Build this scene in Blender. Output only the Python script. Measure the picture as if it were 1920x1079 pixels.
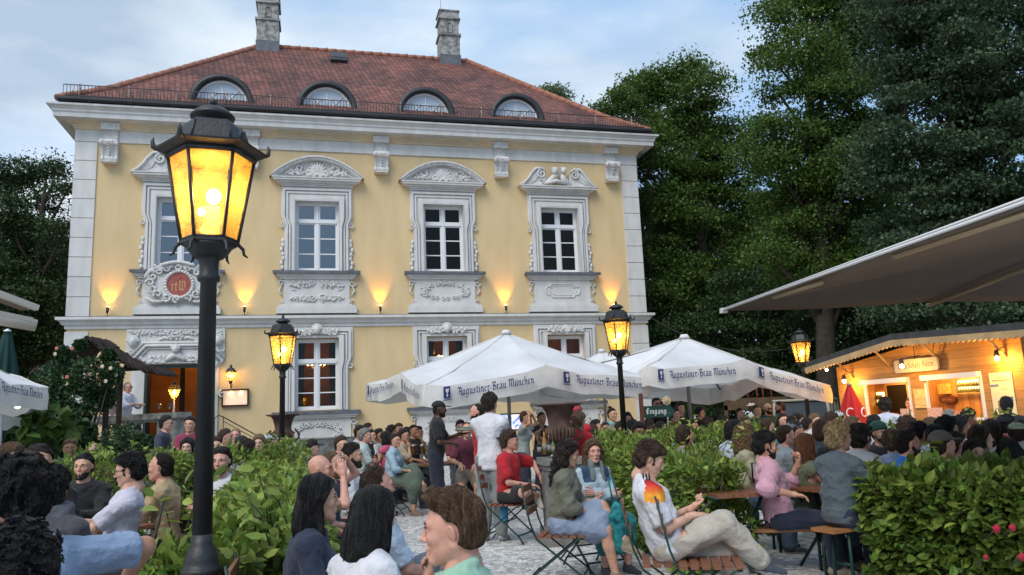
import bpy, math, random, numpy as np
from mathutils import Vector, Matrix
rad=math.radians; pi=math.pi
random.seed(7); rng=np.random.default_rng(7)
for o in list(bpy.data.objects): bpy.data.objects.remove(o)
SC=bpy.context.scene; COL=SC.collection
# ---------------------------------------------------------------- camera maths (1920x1079 reference frame)
FPX=1442.0; PIT=rad(9.607); ROL=rad(-2.3776)
_cp,_sp,_cr,_sr=math.cos(PIT),math.sin(PIT),math.cos(ROL),math.sin(ROL)
CW=np.array([0,_cp,_sp]); _uu=np.array([0,-_sp,_cp]); _xx=np.array([1.,0,0])
CX=_xx*_cr+_uu*_sr; CU=-_xx*_sr+_uu*_cr; CAM=np.array([0,0,1.5])
def ray(px,py): return CW+CX*(px-960)/FPX+CU*(539.5-py)/FPX
def at(px,py,Y): d=ray(px,py); return CAM+d*(Y/d[1])
def atz(px,py,z): d=ray(px,py); return CAM+d*((z-1.5)/d[2])
class Frame:
    """a vertical plane: origin, u direction, outward normal"""
    def __init__(s,o,ang):
        s.o=np.array(o,float); s.a=ang
        s.u=np.array([math.cos(ang),math.sin(ang),0]); s.n=np.array([math.sin(ang),-math.cos(ang),0])
    def fac(s,px,py,out=0.):
        d=ray(px,py); o=s.o+s.n*out; P=CAM+d*(((o-CAM)@s.n)/(d@s.n)); return ((P-s.o)@s.u, P[2])
    def w(s,u,out,z): return s.o+s.u*u+s.n*out+np.array([0,0,z])
VF=Frame((-13.48527508,23.,0),rad(14.4304))
# ---------------------------------------------------------------- materials
MATS={}
def _ramp(nt,fac,stops):
    r=nt.nodes.new('ShaderNodeValToRGB'); nt.links.new(fac,r.inputs[0]); e=r.color_ramp.elements
    while len(e)<len(stops): e.new(.5)
    for el,(p,c) in zip(e,stops): el.position=p; el.color=(*c,1) if len(c)==3 else c
    return r.outputs[0]
def mat(name,col=(.5,.5,.5),rough=.7,metal=0,var=0,vscale=5,bump=0,bscale=40,spec=.4,emit=None,estr=0,trans=0,island=0,sheen=0,col2=None,stretch=None,subs=0,alpha=1):
    if name in MATS: return MATS[name]
    m=bpy.data.materials.new(name); m.use_nodes=True; nt=m.node_tree; b=nt.nodes['Principled BSDF']; L=nt.links.new
    I=b.inputs; I['Base Color'].default_value=(*col,1); I['Roughness'].default_value=rough; I['Metallic'].default_value=metal
    I['Specular IOR Level'].default_value=spec
    if alpha<1: I['Alpha'].default_value=alpha
    if trans: I['Transmission Weight'].default_value=trans
    if sheen: I['Sheen Weight'].default_value=sheen
    if subs: I['Subsurface Weight'].default_value=subs; I['Subsurface Radius'].default_value=(.02,.008,.004); I['Subsurface Scale'].default_value=.6
    if emit: I['Emission Color'].default_value=(*emit,1); I['Emission Strength'].default_value=estr
    if var or bump or island:
        tc=nt.nodes.new('ShaderNodeTexCoord'); vec=tc.outputs['Object']
        if stretch:
            mp=nt.nodes.new('ShaderNodeMapping'); mp.inputs['Scale'].default_value=stretch; L(vec,mp.inputs[0]); vec=mp.outputs[0]
        c=None
        if var:
            n=nt.nodes.new('ShaderNodeTexNoise'); n.inputs['Scale'].default_value=vscale; n.inputs['Detail'].default_value=6; L(vec,n.inputs[0])
            c2=col2 or tuple(max(0,x*(1-var)) for x in col); c1=tuple(min(1,x*(1+var*.5)) for x in col)
            c=_ramp(nt,n.outputs[0],[(.32,c2),(.68,c1)])
        if island:
            g=nt.nodes.new('ShaderNodeNewGeometry')
            hs=nt.nodes.new('ShaderNodeHueSaturation'); mr=nt.nodes.new('ShaderNodeMapRange')
            mr.inputs[3].default_value=1-island; mr.inputs[4].default_value=1+island; L(g.outputs['Random Per Island'],mr.inputs[0]); L(mr.outputs[0],hs.inputs['Value'])
            mr2=nt.nodes.new('ShaderNodeMapRange'); mr2.inputs[3].default_value=.5-island*.05; mr2.inputs[4].default_value=.5+island*.05
            mu=nt.nodes.new('ShaderNodeMath'); mu.operation='FRACT'; mm=nt.nodes.new('ShaderNodeMath'); mm.operation='MULTIPLY'; mm.inputs[1].default_value=17.3
            L(g.outputs['Random Per Island'],mm.inputs[0]); L(mm.outputs[0],mu.inputs[0]); L(mu.outputs[0],mr2.inputs[0]); L(mr2.outputs[0],hs.inputs['Hue'])
            if c: L(c,hs.inputs['Color'])
            else: hs.inputs['Color'].default_value=(*col,1)
            c=hs.outputs[0]
        if c: L(c,I['Base Color'])
        if bump:
            n2=nt.nodes.new('ShaderNodeTexNoise'); n2.inputs['Scale'].default_value=bscale; n2.inputs['Detail'].default_value=4; L(vec,n2.inputs[0])
            bp=nt.nodes.new('ShaderNodeBump'); bp.inputs['Strength'].default_value=min(1,bump); bp.inputs['Distance'].default_value=.02; L(n2.outputs[0],bp.inputs['Height']); L(bp.outputs[0],I['Normal'])
    MATS[name]=m; return m
# ---------------------------------------------------------------- mesh builder
class MB:
    def __init__(s): s.V=[]; s.F=[]; s.M=[]; s.n=0; s.S=[]
    def add(s,V,F,mat=0,smooth=False,T=None):
        V=np.asarray(V,float).reshape(-1,3)
        if T is not None:
            T=np.array(T); V=V@T[:3,:3].T+T[:3,3]
        s.V.append(V); k=s.n
        for f in F: s.F.append(tuple(i+k for i in f))
        s.M+= [mat]*len(F); s.S+=[smooth]*len(F); s.n+=len(V); return s
    def box(s,c,d,mat=0,T=None,taper=1.):
        x,y,z=np.array(d,float)/2; t=taper
        V=np.array([(-x,-y,-z),(x,-y,-z),(x,y,-z),(-x,y,-z),(-x*t,-y*t,z),(x*t,-y*t,z),(x*t,y*t,z),(-x*t,y*t,z)])+np.array(c,float)
        return s.add(V,[(0,3,2,1),(4,5,6,7),(0,1,5,4),(1,2,6,5),(2,3,7,6),(3,0,4,7)],mat,False,T)
    def bb(s,x0,x1,y0,y1,z0,z1,mat=0,T=None): return s.box(((x0+x1)/2,(y0+y1)/2,(z0+z1)/2),(x1-x0,y1-y0,z1-z0),mat,T)
    def tube(s,P,R,n=8,mat=0,T=None,smooth=True,flat=None):
        P=[np.array(p,float) for p in P]; m=len(P)
        if not hasattr(R,'__len__'): R=[R]*m
        V=[];F=[]; pu=None
        for i in range(m):
            t=P[min(i+1,m-1)]-P[max(i-1,0)]; L=np.linalg.norm(t); t=t/(L if L>1e-9 else 1)
            if pu is None:
                a=np.array([0,0,1.]) if abs(t[2])<.9 else np.array([1.,0,0]); pu=np.cross(t,a)
            pu=pu-t*(pu@t); pu/=max(1e-9,np.linalg.norm(pu)); w=np.cross(t,pu)
            for k in range(n):
                a=2*pi*k/n; V.append(P[i]+R[i]*(pu*math.cos(a)+w*math.sin(a)*(flat or 1)))
        for i in range(m-1):
            for k in range(n):
                a=i*n+k; b=i*n+(k+1)%n; F.append((a,b,b+n,a+n))
        F.append(tuple(range(n-1,-1,-1))); F.append(tuple((m-1)*n+k for k in range(n)))
        return s.add(V,F,mat,smooth,T)
    def lathe(s,prof,n=24,mat=0,c=(0,0,0),T=None,smooth=True,ph=0.):
        V=[];F=[]; m=len(prof)
        for r,z in prof:
            for k in range(n):
                a=2*pi*k/n+ph; V.append((c[0]+r*math.cos(a),c[1]+r*math.sin(a),c[2]+z))
        for i in range(m-1):
            for k in range(n):
                a=i*n+k; b=i*n+(k+1)%n; F.append((a,b,b+n,a+n))
        F.append(tuple(range(n-1,-1,-1))); F.append(tuple((m-1)*n+k for k in range(n)))
        return s.add(V,F,mat,smooth,T)
    def ball(s,c,r,n=12,m=8,mat=0,T=None):
        r=np.ones(3)*r; V=[];F=[]
        for i in range(1,m):
            th=pi*i/m
            for k in range(n): a=2*pi*k/n; V.append((c[0]+r[0]*math.sin(th)*math.cos(a),c[1]+r[1]*math.sin(th)*math.sin(a),c[2]+r[2]*math.cos(th)))
        V+=[(c[0],c[1],c[2]+r[2]),(c[0],c[1],c[2]-r[2])]; tp=len(V)-2
        for i in range(m-2):
            for k in range(n): a=i*n+k; b=i*n+(k+1)%n; F.append((a,a+n,b+n,b))
        for k in range(n): F.append((tp,k,(k+1)%n)); F.append((tp+1,(m-2)*n+(k+1)%n,(m-2)*n+k))
        return s.add(V,F,mat,True,T)
    def prism(s,poly,y0,y1,mat=0,T=None):
        """poly in (x,z), extruded from y0 to y1"""
        n=len(poly); V=[(x,y0,z) for x,z in poly]+[(x,y1,z) for x,z in poly]
        F=[tuple(range(n)),tuple(range(2*n-1,n-1,-1))]+[(i,i+n,(i+1)%n+n,(i+1)%n) for i in range(n)]
        return s.add(V,F,mat,False,T)
    def strip(s,prof,pts,mat=0,T=None):
        """profile (out,z) swept along plan points [(x,y)] with outward offset dirs [(dx,dy)]"""
        m=len(prof);V=[];F=[]
        for (x,y,dx,dy) in pts:
            for o,z in prof: V.append((x+dx*o,y+dy*o,z))
        for i in range(len(pts)-1):
            for k in range(m-1): a=i*m+k; F.append((a,a+m,a+m+1,a+1))
        return s.add(V,F,mat,False,T)
    def build(s,name,mats,parent=None,label=None,smooth=None):
        V=np.concatenate(s.V) if s.V else np.zeros((0,3))
        return mesh_np(name,V,s.F,mats,parent,s.M,s.S if smooth is None else [smooth]*len(s.F),label)
def mesh_np(name,V,F,mats,parent=None,M=None,S=None,label=None):
    me=bpy.data.meshes.new(name)
    if isinstance(F,np.ndarray):
        k=F.shape[1]; me.vertices.add(len(V)); me.vertices.foreach_set('co',np.ascontiguousarray(V,dtype=np.float32).ravel())
        me.loops.add(F.size); me.loops.foreach_set('vertex_index',F.astype(np.int32).ravel())
        me.polygons.add(len(F)); me.polygons.foreach_set('loop_start',np.arange(0,F.size,k,dtype=np.int32)); me.polygons.foreach_set('loop_total',np.full(len(F),k,dtype=np.int32))
        me.update(calc_edges=True)
    else:
        me.from_pydata([tuple(map(float,v)) for v in V],[],F); me.update()
    for m in (mats if isinstance(mats,(list,tuple)) else [mats]): me.materials.append(m)
    n=len(me.polygons)
    if M is not None and len(M)==n: me.polygons.foreach_set('material_index',np.asarray(M,dtype=np.int32))
    if S is None: S=np.zeros(n)
    elif S is True: S=np.ones(n)
    me.polygons.foreach_set('use_smooth',np.asarray(S,dtype=bool))
    o=bpy.data.objects.new(name,me); COL.objects.link(o)
    if parent: o.parent=parent
    if label: o['label']=label
    return o
def thing(name,label,cat,loc=(0,0,0),rz=0,group=None):
    o=bpy.data.objects.new(name,None); COL.objects.link(o); o.location=loc; o.rotation_euler=(0,0,rz)
    o.empty_display_size=.1; o['label']=label; o['category']=cat
    if group: o['group']=group
    return o
def tag(o,label,cat,group=None): o['label']=label; o['category']=cat; 
def tagg(o,label,cat,group): tag(o,label,cat); o['group']=group; return o
def dup(o,parent=None):
    c=o.copy(); COL.objects.link(c); c.parent=parent
    for ch in list(o.children): dup(ch,c)
    return c
# ---------------------------------------------------------------- signed distance bodies -> surface nets
def surface_nets(D,xs,ys,zs):
    s=D<0; nx,ny,nz=D.shape
    c=np.zeros((nx-1,ny-1,nz-1),np.int8)
    for i in (0,1):
        for j in (0,1):
            for k in (0,1): c+=s[i:nx-1+i,j:ny-1+j,k:nz-1+k]
    act=(c>0)&(c<8); idx=-np.ones(act.shape,np.int64); I=np.argwhere(act); idx[act]=np.arange(len(I))
    if len(I)==0: return np.zeros((0,3)),np.zeros((0,4),int)
    acc=np.zeros((len(I),3)); cnt=np.zeros(len(I)); ii,jj,kk=I.T
    X=[xs,ys,zs]; cor=[(i,j,k) for i in (0,1) for j in (0,1) for k in (0,1)]
    for a in range(8):
        for b in range(a+1,8):
            ca,cb=cor[a],cor[b]
            if sum(abs(p-q) for p,q in zip(ca,cb))!=1: continue
            da=D[ii+ca[0],jj+ca[1],kk+ca[2]]; db=D[ii+cb[0],jj+cb[1],kk+cb[2]]
            m=(da<0)!=(db<0); t=np.where(m,da/np.where(m,da-db,1),0)
            for ax in range(3):
                pa=X[ax][I[:,ax]+ca[ax]]; pb=X[ax][I[:,ax]+cb[ax]]; acc[:,ax]+=np.where(m,pa+(pb-pa)*t,0)
            cnt+=m
    V=acc/cnt[:,None]; F=[]
    for ax in range(3):
        o1,o2=[(1,2),(2,0),(0,1)][ax]
        sl=[slice(None)]*3; sl2=[slice(None)]*3
        sl[ax]=slice(0,-1); sl2[ax]=slice(1,None)
        for o in (o1,o2): sl[o]=slice(1,-1); sl2[o]=slice(1,-1)
        A=s[tuple(sl)]; B=s[tuple(sl2)]; E=np.argwhere(A!=B)
        if len(E)==0: continue
        fl=A[tuple(E.T)]; base=E.copy(); base[:,o1]+=1; base[:,o2]+=1
        def cell(d1,d2): q=base.copy(); q[:,o1]-=d1; q[:,o2]-=d2; return idx[tuple(q.T)]
        q=np.stack([cell(1,1),cell(0,1),cell(0,0),cell(1,0)],1); q[~fl]=q[~fl][:,::-1]; F.append(q)
    F=np.concatenate(F); F=F[(F>=0).all(1)]
    return V,F
class SDF:
    """prims: ('c',a,b,ra,rb) tapered capsule; ('e',centre,R,radii) ellipsoid; k = blend radius"""
    def __init__(s): s.P=[]; s.cut=[]; s.fn=None
    def cone(s,a,b,ra,rb,k=.03): s.P.append(('c',np.array(a,float),np.array(b,float),ra,rb,k)); return s
    def ell(s,c,r,R=None,k=.03,neg=False): s.P.append(('n' if neg else 'e',np.array(c,float),np.eye(3) if R is None else np.array(R,float),np.ones(3)*np.array(r,float),0,k)); return s
    def bounds(s,pad=.03):
        lo=[];hi=[]
        for p in s.P:
            if p[0]=='c': lo.append(np.minimum(p[1]-p[3],p[2]-p[4])); hi.append(np.maximum(p[1]+p[3],p[2]+p[4]))
            elif p[0]=='e': r=np.sqrt(((p[2]*p[3])**2).sum(1)); lo.append(p[1]-r); hi.append(p[1]+r)
        return np.min(lo,0)-pad,np.max(hi,0)+pad
    def mesh(s,vox,inflate=0.,lo=None,hi=None):
        l,h=s.bounds(.02+inflate+vox*1.5)
        if lo is not None: l=np.maximum(l,lo)
        if hi is not None: h=np.minimum(h,hi)
        ax=[np.arange(l[i],h[i]+vox,vox) for i in range(3)]
        D=np.full([len(a) for a in ax],.08,np.float32)
        for p in s.P:
            k=p[5]
            if p[0]=='c': bl=np.minimum(p[1]-p[3],p[2]-p[4]); bh=np.maximum(p[1]+p[3],p[2]+p[4])
            else: r=np.sqrt(((p[2]*p[3])**2).sum(1)); bl=p[1]-r; bh=p[1]+r
            m=.06+k+inflate; sl=tuple(slice(max(0,int((bl[i]-m-l[i])/vox)),max(0,int((bh[i]+m-l[i])/vox)+2)) for i in range(3))
            X=ax[0][sl[0]][:,None,None]; Y=ax[1][sl[1]][None,:,None]; Z=ax[2][sl[2]][None,None,:]
            sub=D[sl]
            if sub.size==0: continue
            if p[0]=='c':
                a,b,ra,rb=p[1:5]; d=b-a; L2=max(d@d,1e-9)
                t=np.clip(((X-a[0])*d[0]+(Y-a[1])*d[1]+(Z-a[2])*d[2])/L2,0,1)
                q=np.sqrt((X-a[0]-t*d[0])**2+(Y-a[1]-t*d[1])**2+(Z-a[2]-t*d[2])**2)-(ra+(rb-ra)*t)
            else:
                c,R,r=p[1:4]; q0=0;q1=0
                for j in range(3):
                    w=(X-c[0])*R[0,j]+(Y-c[1])*R[1,j]+(Z-c[2])*R[2,j]; q0=q0+(w/r[j])**2; q1=q1+(w/r[j]**2)**2
                q0=np.sqrt(q0); q1=np.sqrt(q1)+1e-9; q=q0*(q0-1)/q1
            if p[0]=='n':
                q=-q; hh=np.maximum(k-np.abs(sub-q),0)/k if k>0 else 0; D[sl]=np.maximum(sub,q)+hh*hh*k*.25
            else:
                hh=np.maximum(k-np.abs(sub-q),0)/k if k>0 else 0; D[sl]=np.minimum(sub,q)-hh*hh*k*.25
        D-=inflate
        G=np.meshgrid(*ax,indexing='ij',sparse=True)
        if s.fn is not None: D=D+s.fn(*G)
        for c in s.cut: D=np.maximum(D,c(*G))
        return surface_nets(D,*ax)
_wr=[(rng.normal(size=3),rng.uniform(0,6.3)) for _ in range(24)]
def wobble(X,Y,Z,amp,freq,seed=0,n=5):
    o=0
    for i in range(n):
        v,p=_wr[(i+seed*3)%24]; v=v/np.linalg.norm(v)*freq*(1+.35*i); o=o+np.sin(X*v[0]+Y*v[1]+Z*v[2]+p+seed+o*1.2)/(1+.4*i)
    return o*amp/2
def folds(X,Y,Z,amp,freq,seed=0):
    w=wobble(X,Y,Z,1.1,freq,seed,3); r=np.clip(1-np.abs(w)*1.5,0,1); return -amp*r*r
def rot_to(zdir,xhint=(1,0,0)):
    z=np.array(zdir,float); z/=np.linalg.norm(z); x=np.array(xhint,float); x=x-z*(x@z)
    if np.linalg.norm(x)<1e-6: x=np.array([0,1.,0])-z*z[1]
    x/=np.linalg.norm(x); return np.stack([x,np.cross(z,x),z],1)
# ---------------------------------------------------------------- broad-nib lettering
GL={ # strokes on a grid: x 0..w, z 0 (base) .. 1 (x-height) .. 1.6 (ascender); nib drawn
'A':(1.25,[[(.1,1.35),(.35,1.6),(.6,1.35),(.5,.4),(.2,0)],[(.7,1.6),(1.0,1.4),(1.0,.2),(1.2,0)],[(.5,.75),(1.0,.75)]]),
'B':(1.2,[[(.3,1.6),(.3,.1),(.15,0)],[(.0,1.3),(.3,1.6),(.8,1.5),(.9,1.2),(.35,.95)],[(.35,.95),(1.0,.7),(1.0,.2),(.6,0),(.3,.1)]]),
'M':(1.7,[[(.0,1.3),(.3,1.55),(.35,.2),(.15,0)],[(.35,1.3),(.7,1.6),(.8,1.3),(.8,.1)],[(.8,1.3),(1.15,1.6),(1.35,1.3),(1.35,.15),(1.55,0)]]),
'W':(1.7,[[(.0,1.4),(.3,1.6),(.35,.3),(.6,0),(.85,.25),(.85,1.5)],[(.85,.25),(1.1,0),(1.4,.4),(1.35,1.2),(1.1,1.55)]]),
'S':(1.1,[[(.9,1.4),(.5,1.6),(.2,1.3),(.35,.95),(.8,.7),(.85,.25),(.5,0),(.1,.2)]]),
'H':(1.3,[[(.1,1.5),(.35,1.6),(.35,.15),(.2,0)],[(.35,.8),(.8,1.0),(.95,.7),(.95,.1),(.7,-.3)],[(.6,1.6),(.95,1.45)]]),
'E':(1.1,[[(.9,1.4),(.5,1.6),(.2,1.2),(.2,.4),(.5,0),(.95,.2)],[(.25,.85),(.75,.95)],[(.55,1.5),(.55,.3)]]),
'u':(.95,[[(.05,.85),(.2,1.),(.2,.2),(.4,0),(.65,.2)],[(.5,.85),(.65,1.),(.65,.15),(.8,0)]]),
'n':(.95,[[(.05,.85),(.2,1.),(.2,.1)],[(.2,.75),(.5,1.),(.65,.8),(.65,.15),(.8,0)]]),
'm':(1.4,[[(.05,.85),(.2,1.),(.2,.1)],[(.2,.75),(.5,1.),(.65,.8),(.65,.1)],[(.65,.75),(.95,1.),(1.1,.8),(1.1,.15),(1.25,0)]]),
'g':(.95,[[(.6,.9),(.35,1.),(.15,.8),(.15,.25),(.35,0),(.65,.2)],[(.5,1.),(.65,.9),(.65,-.2),(.4,-.5),(.1,-.35)]]),
's':(.8,[[(.6,.85),(.35,1.),(.15,.75),(.55,.4),(.5,.1),(.3,0),(.05,.15)]]),
't':(.7,[[(.3,1.35),(.25,.2),(.4,0),(.6,.15)],[(.05,.95),(.55,.95)]]),
'i':(.5,[[(.05,.85),(.2,1.),(.2,.15),(.35,0)],[(.14,1.3),(.26,1.3)]]),
'e':(.8,[[(.2,.55),(.55,.75),(.35,1.),(.15,.75),(.15,.2),(.35,0),(.6,.15)]]),
'r':(.7,[[(.05,.85),(.2,1.),(.2,.15),(.3,0)],[(.25,.8),(.45,1.),(.6,.85)]]),
'a':(.95,[[(.15,.85),(.4,1.),(.65,.85),(.65,.15),(.8,0)],[(.65,.6),(.25,.5),(.15,.2),(.3,0),(.6,.15)]]),
'c':(.75,[[(.55,.85),(.35,1.),(.15,.75),(.15,.2),(.35,0),(.6,.15)]]),
'h':(.95,[[(.1,1.5),(.2,1.6),(.2,.1)],[(.2,.8),(.5,1.),(.65,.75),(.65,.1),(.45,-.3)]]),
'l':(.5,[[(.1,1.5),(.2,1.6),(.2,.15),(.35,0)]]),
'z':(.8,[[(.1,.95),(.5,.95),(.2,.5),(.5,.35),(.4,-.1),(.1,-.2)]]),
'-':(.6,[[(.1,.65),(.35,.7)],[(.1,.35),(.35,.4)]]),' ':(.55,[]),'.':(.4,[[(.15,.05),(.2,.1)]]),'k':(.85,[[(.1,1.5),(.2,1.6),(.2,.1)],[(.2,.7),(.5,1.),(.55,.75),(.25,.5),(.6,.0)]]),
'o':(.9,[[(.4,1.),(.15,.75),(.15,.2),(.4,0),(.65,.25),(.65,.8),(.4,1.)]]),'R':(1.2,[[(.3,1.6),(.3,.1)],[(.0,1.3),(.4,1.6),(.9,1.45),(.85,1.1),(.4,.85),(1.0,0)]])}
GL['ä']=(GL['a'][0],GL['a'][1]+[[(.18,1.3),(.30,1.3)],[(.48,1.3),(.60,1.3)]]); GL['ü']=(GL['u'][0],GL['u'][1]+[[(.14,1.3),(.26,1.3)],[(.52,1.3),(.64,1.3)]])
def letters(txt,nib=.17):
    """returns quads in text space: x in 0..W (units of x-height), z; and W"""
    Q=[];x=0; nv=np.array([nib*.8,nib*.75])
    for ch in txt:
        w,S=GL.get(ch,GL[' '])
        for st in S:
            for a,b in zip(st[:-1],st[1:]):
                a=np.array(a)+(x,0); b=np.array(b)+(x,0)
                d=b-a
                if abs(d[0]*nv[1]-d[1]*nv[0])<.02*np.linalg.norm(d): nn=np.array([nv[1],-nv[0]])*.25; Q.append([a-nn,b-nn,b+nn,a+nn])
                else: Q.append([a-nv/2,b-nv/2,b+nv/2,a+nv/2])
        x+=w
    return Q,x
def text_mb(mb,txt,fn,mat=0,nib=.17,sub=1):
    """fn maps (s in 0..1 along, t x-height units, e lift in m) to 3D"""
    Q,W=letters(txt,nib)
    for i,q in enumerate(Q): mb.add([fn(p[0]/W,p[1],(i%7)*.0004) for p in q],[(0,1,2,3)],mat)
    return mb
# ================================================================ VILLA
M_yel=mat('yellow_render',(.64,.49,.275),.9,var=.1,vscale=2.2,bump=.25,bscale=60,col2=(.60,.45,.245),stretch=(1,1,.28))
M_wht=mat('white_stucco',(.62,.615,.60),.85,var=.1,vscale=3.5,bump=.2,bscale=50,col2=(.545,.54,.52),stretch=(1,1,.35))
M_wh2=mat('cream_soffit',(.62,.52,.36),.85,var=.1,vscale=3)
M_orn=mat('ornament_stucco',(.62,.61,.59),.8,var=.2,vscale=9,bump=.4,bscale=30)
M_lead=mat('grey_lead_sheet',(.12,.13,.15),.5,var=.3,vscale=4)
M_wfr=mat('white_window_paint',(.72,.73,.74),.4)
M_blk=mat('black_sheet_metal',(.03,.032,.036),.45,var=.3,vscale=3)
M_grn=mat('dark_green_paint',(.012,.035,.03),.35)
def tile_mat(nm):
    m=mat(nm,(.25,.1,.07),.8); nt=m.node_tree; b=nt.nodes['Principled BSDF']; L=nt.links.new
    tc=nt.nodes.new('ShaderNodeTexCoord'); sp=nt.nodes.new('ShaderNodeSeparateXYZ'); L(tc.outputs['Object'],sp.inputs[0])
    ad=nt.nodes.new('ShaderNodeMath'); L(sp.outputs[0],ad.inputs[0]); L(sp.outputs[1],ad.inputs[1])
    mu=nt.nodes.new('ShaderNodeMath'); mu.operation='MULTIPLY'; mu.inputs[1].default_value=1.55; L(sp.outputs[2],mu.inputs[0])
    cb=nt.nodes.new('ShaderNodeCombineXYZ'); L(ad.outputs[0],cb.inputs[0]); L(mu.outputs[0],cb.inputs[1])
    br=nt.nodes.new('ShaderNodeTexBrick'); L(cb.outputs[0],br.inputs[0]); br.inputs['Scale'].default_value=1
    br.inputs['Brick Width'].default_value=.2; br.inputs['Row Height'].default_value=.17; br.inputs['Mortar Size'].default_value=.014; br.inputs['Mortar Smooth'].default_value=.4
    br.inputs['Color1'].default_value=(.27,.115,.088,1); br.inputs['Color2'].default_value=(.12,.055,.046,1); br.inputs['Mortar'].default_value=(.02,.012,.01,1)
    n=nt.nodes.new('ShaderNodeTexNoise'); n.inputs['Scale'].default_value=.9; n.inputs['Detail'].default_value=5; L(tc.outputs['Object'],n.inputs[0])
    r=_ramp(nt,n.outputs[0],[(.35,(.62,.58,.6)),(.65,(1.25,1.1,1.02))])
    mx=nt.nodes.new('ShaderNodeMix'); mx.data_type='RGBA'; mx.blend_type='MULTIPLY'; mx.inputs[0].default_value=1; L(br.outputs[0],mx.inputs[6]); L(r,mx.inputs[7]); L(mx.outputs[2],b.inputs['Base Color'])
    # each course rises to its lower edge: saw-tooth height
    fr=nt.nodes.new('ShaderNodeMath'); fr.operation='DIVIDE'; fr.inputs[1].default_value=.17; L(mu.outputs[0],fr.inputs[0])
    f2=nt.nodes.new('ShaderNodeMath'); f2.operation='FRACT'; L(fr.outputs[0],f2.inputs[0])
    s2=nt.nodes.new('ShaderNodeMath'); s2.operation='SUBTRACT'; s2.inputs[0].default_value=1; L(f2.outputs[0],s2.inputs[1])
    s3=nt.nodes.new('ShaderNodeMath'); s3.operation='SUBTRACT'; L(s2.outputs[0],s3.inputs[0]); L(br.outputs['Fac'],s3.inputs[1])
    bp=nt.nodes.new('ShaderNodeBump'); bp.inputs['Strength'].default_value=1; bp.inputs['Distance'].default_value=.03; L(s3.outputs[0],bp.inputs['Height']); L(bp.outputs[0],b.inputs['Normal'])
    return m
M_tile=tile_mat('clay_roof_tiles')
def glass_mat(nm,ior,tint=(.9,.95,1)):
    if nm in MATS: return MATS[nm]
    m=bpy.data.materials.new(nm); m.use_nodes=True; nt=m.node_tree; nt.nodes.clear(); L=nt.links.new
    o=nt.nodes.new('ShaderNodeOutputMaterial'); mx=nt.nodes.new('ShaderNodeMixShader'); t=nt.nodes.new('ShaderNodeBsdfTransparent'); g=nt.nodes.new('ShaderNodeBsdfGlossy'); f=nt.nodes.new('ShaderNodeFresnel')
    f.inputs[0].default_value=ior; g.inputs['Roughness'].default_value=.02; t.inputs[0].default_value=(*tint,1)
    L(f.outputs[0],mx.inputs[0]); L(t.outputs[0],mx.inputs[1]); L(g.outputs[0],mx.inputs[2]); L(mx.outputs[0],o.inputs[0]); MATS[nm]=m; return m
M_gl=glass_mat('window_glass',3.0,(.75,.8,.82)); M_gl2=glass_mat('window_glass_screened',1.35,(.5,.5,.5))
villa=thing('villa','two storey yellow baroque villa with white stucco and red tiled hip roof','villa',tuple(VF.o),VF.a)
W=18.88; DEP=12.0
WC=[3.11,7.33,11.56,15.76]
def vb(mb,u0,u1,o0,o1,z0,z1,m=0): mb.bb(u0,u1,-o1,-o0,z0,z1,m)
# ---- walls with openings
def wall_with_holes(mb,u0,u1,z0,z1,holes,th=.45):
    holes=sorted(holes); x=u0
    for (a,b,c,d) in holes:
        vb(mb,x,a,-th,0,z0,z1); vb(mb,a,b,-th,0,z0,c); vb(mb,a,b,-th,0,d,z1); x=b
    vb(mb,x,u1,-th,0,z0,z1)
mb=MB()
upH=[(c-.72,c+.72,6.5,8.9) for c in WC]; loH=[(2.32,3.95,1.25,3.55)]+[(c-.7,c+.7,1.98,4.3) for c in WC[1:]]
wall_with_holes(mb,0,W,4.9,10.9,upH); wall_with_holes(mb,0,W,0,4.9,loH)
mb.bb(0,.45,.45,DEP,0,10.9); mb.bb(W-.45,W,.45,DEP,0,10.9); mb.bb(0,W,DEP-.3,DEP,0,10.9)
mb.build('wall',M_yel,villa)
# interior rooms
M_room=mat('dark_room',(.05,.042,.035),.9); M_warm=mat('orange_room_wall',(.5,.24,.08),.8,var=.2,vscale=2); M_floor=mat('room_floor',(.08,.05,.03),.6)
mb=MB(); mb.bb(.5,W-.5,3.2,3.25,5.0,10.6,0); mb.bb(.5,W-.5,.45,3.2,5.0,5.05,0); mb.bb(.5,W-.5,.45,3.2,10.3,10.35,0)
for u in (5.2,9.45,13.65): mb.bb(u,u+.1,.45,3.2,5.05,10.3,0)
mb.build('room_partition',M_room,villa)
mb=MB(); mb.bb(.5,W-.5,3.6,3.65,1.2,4.6,0); mb.bb(.5,W-.5,.45,3.6,4.55,4.6,0); mb.bb(.5,W-.5,.45,3.6,1.15,1.2,1); mb.bb(5.2,5.3,.45,3.6,1.2,4.55,0)
mb.bb(2.98,3.12,1.6,1.72,1.2,4.5,2); mb.bb(3.15,4.3,2.6,2.7,1.2,2.6,0)
mb.build('dining_room_wall',[M_warm,M_floor,M_room],villa)
def plight(name,loc,power,col=(1,.55,.2),r=.05,parent=None):
    l=bpy.data.lights.new(name,'POINT'); l.energy=power; l.color=col; l.shadow_soft_size=r; o=bpy.data.objects.new(name,l); COL.objects.link(o); o.location=loc
    if parent: o.parent=parent
    return o
M_bulb=mat('warm_bulb',(1,.8,.5),emit=(1,.62,.22),estr=22)
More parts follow.
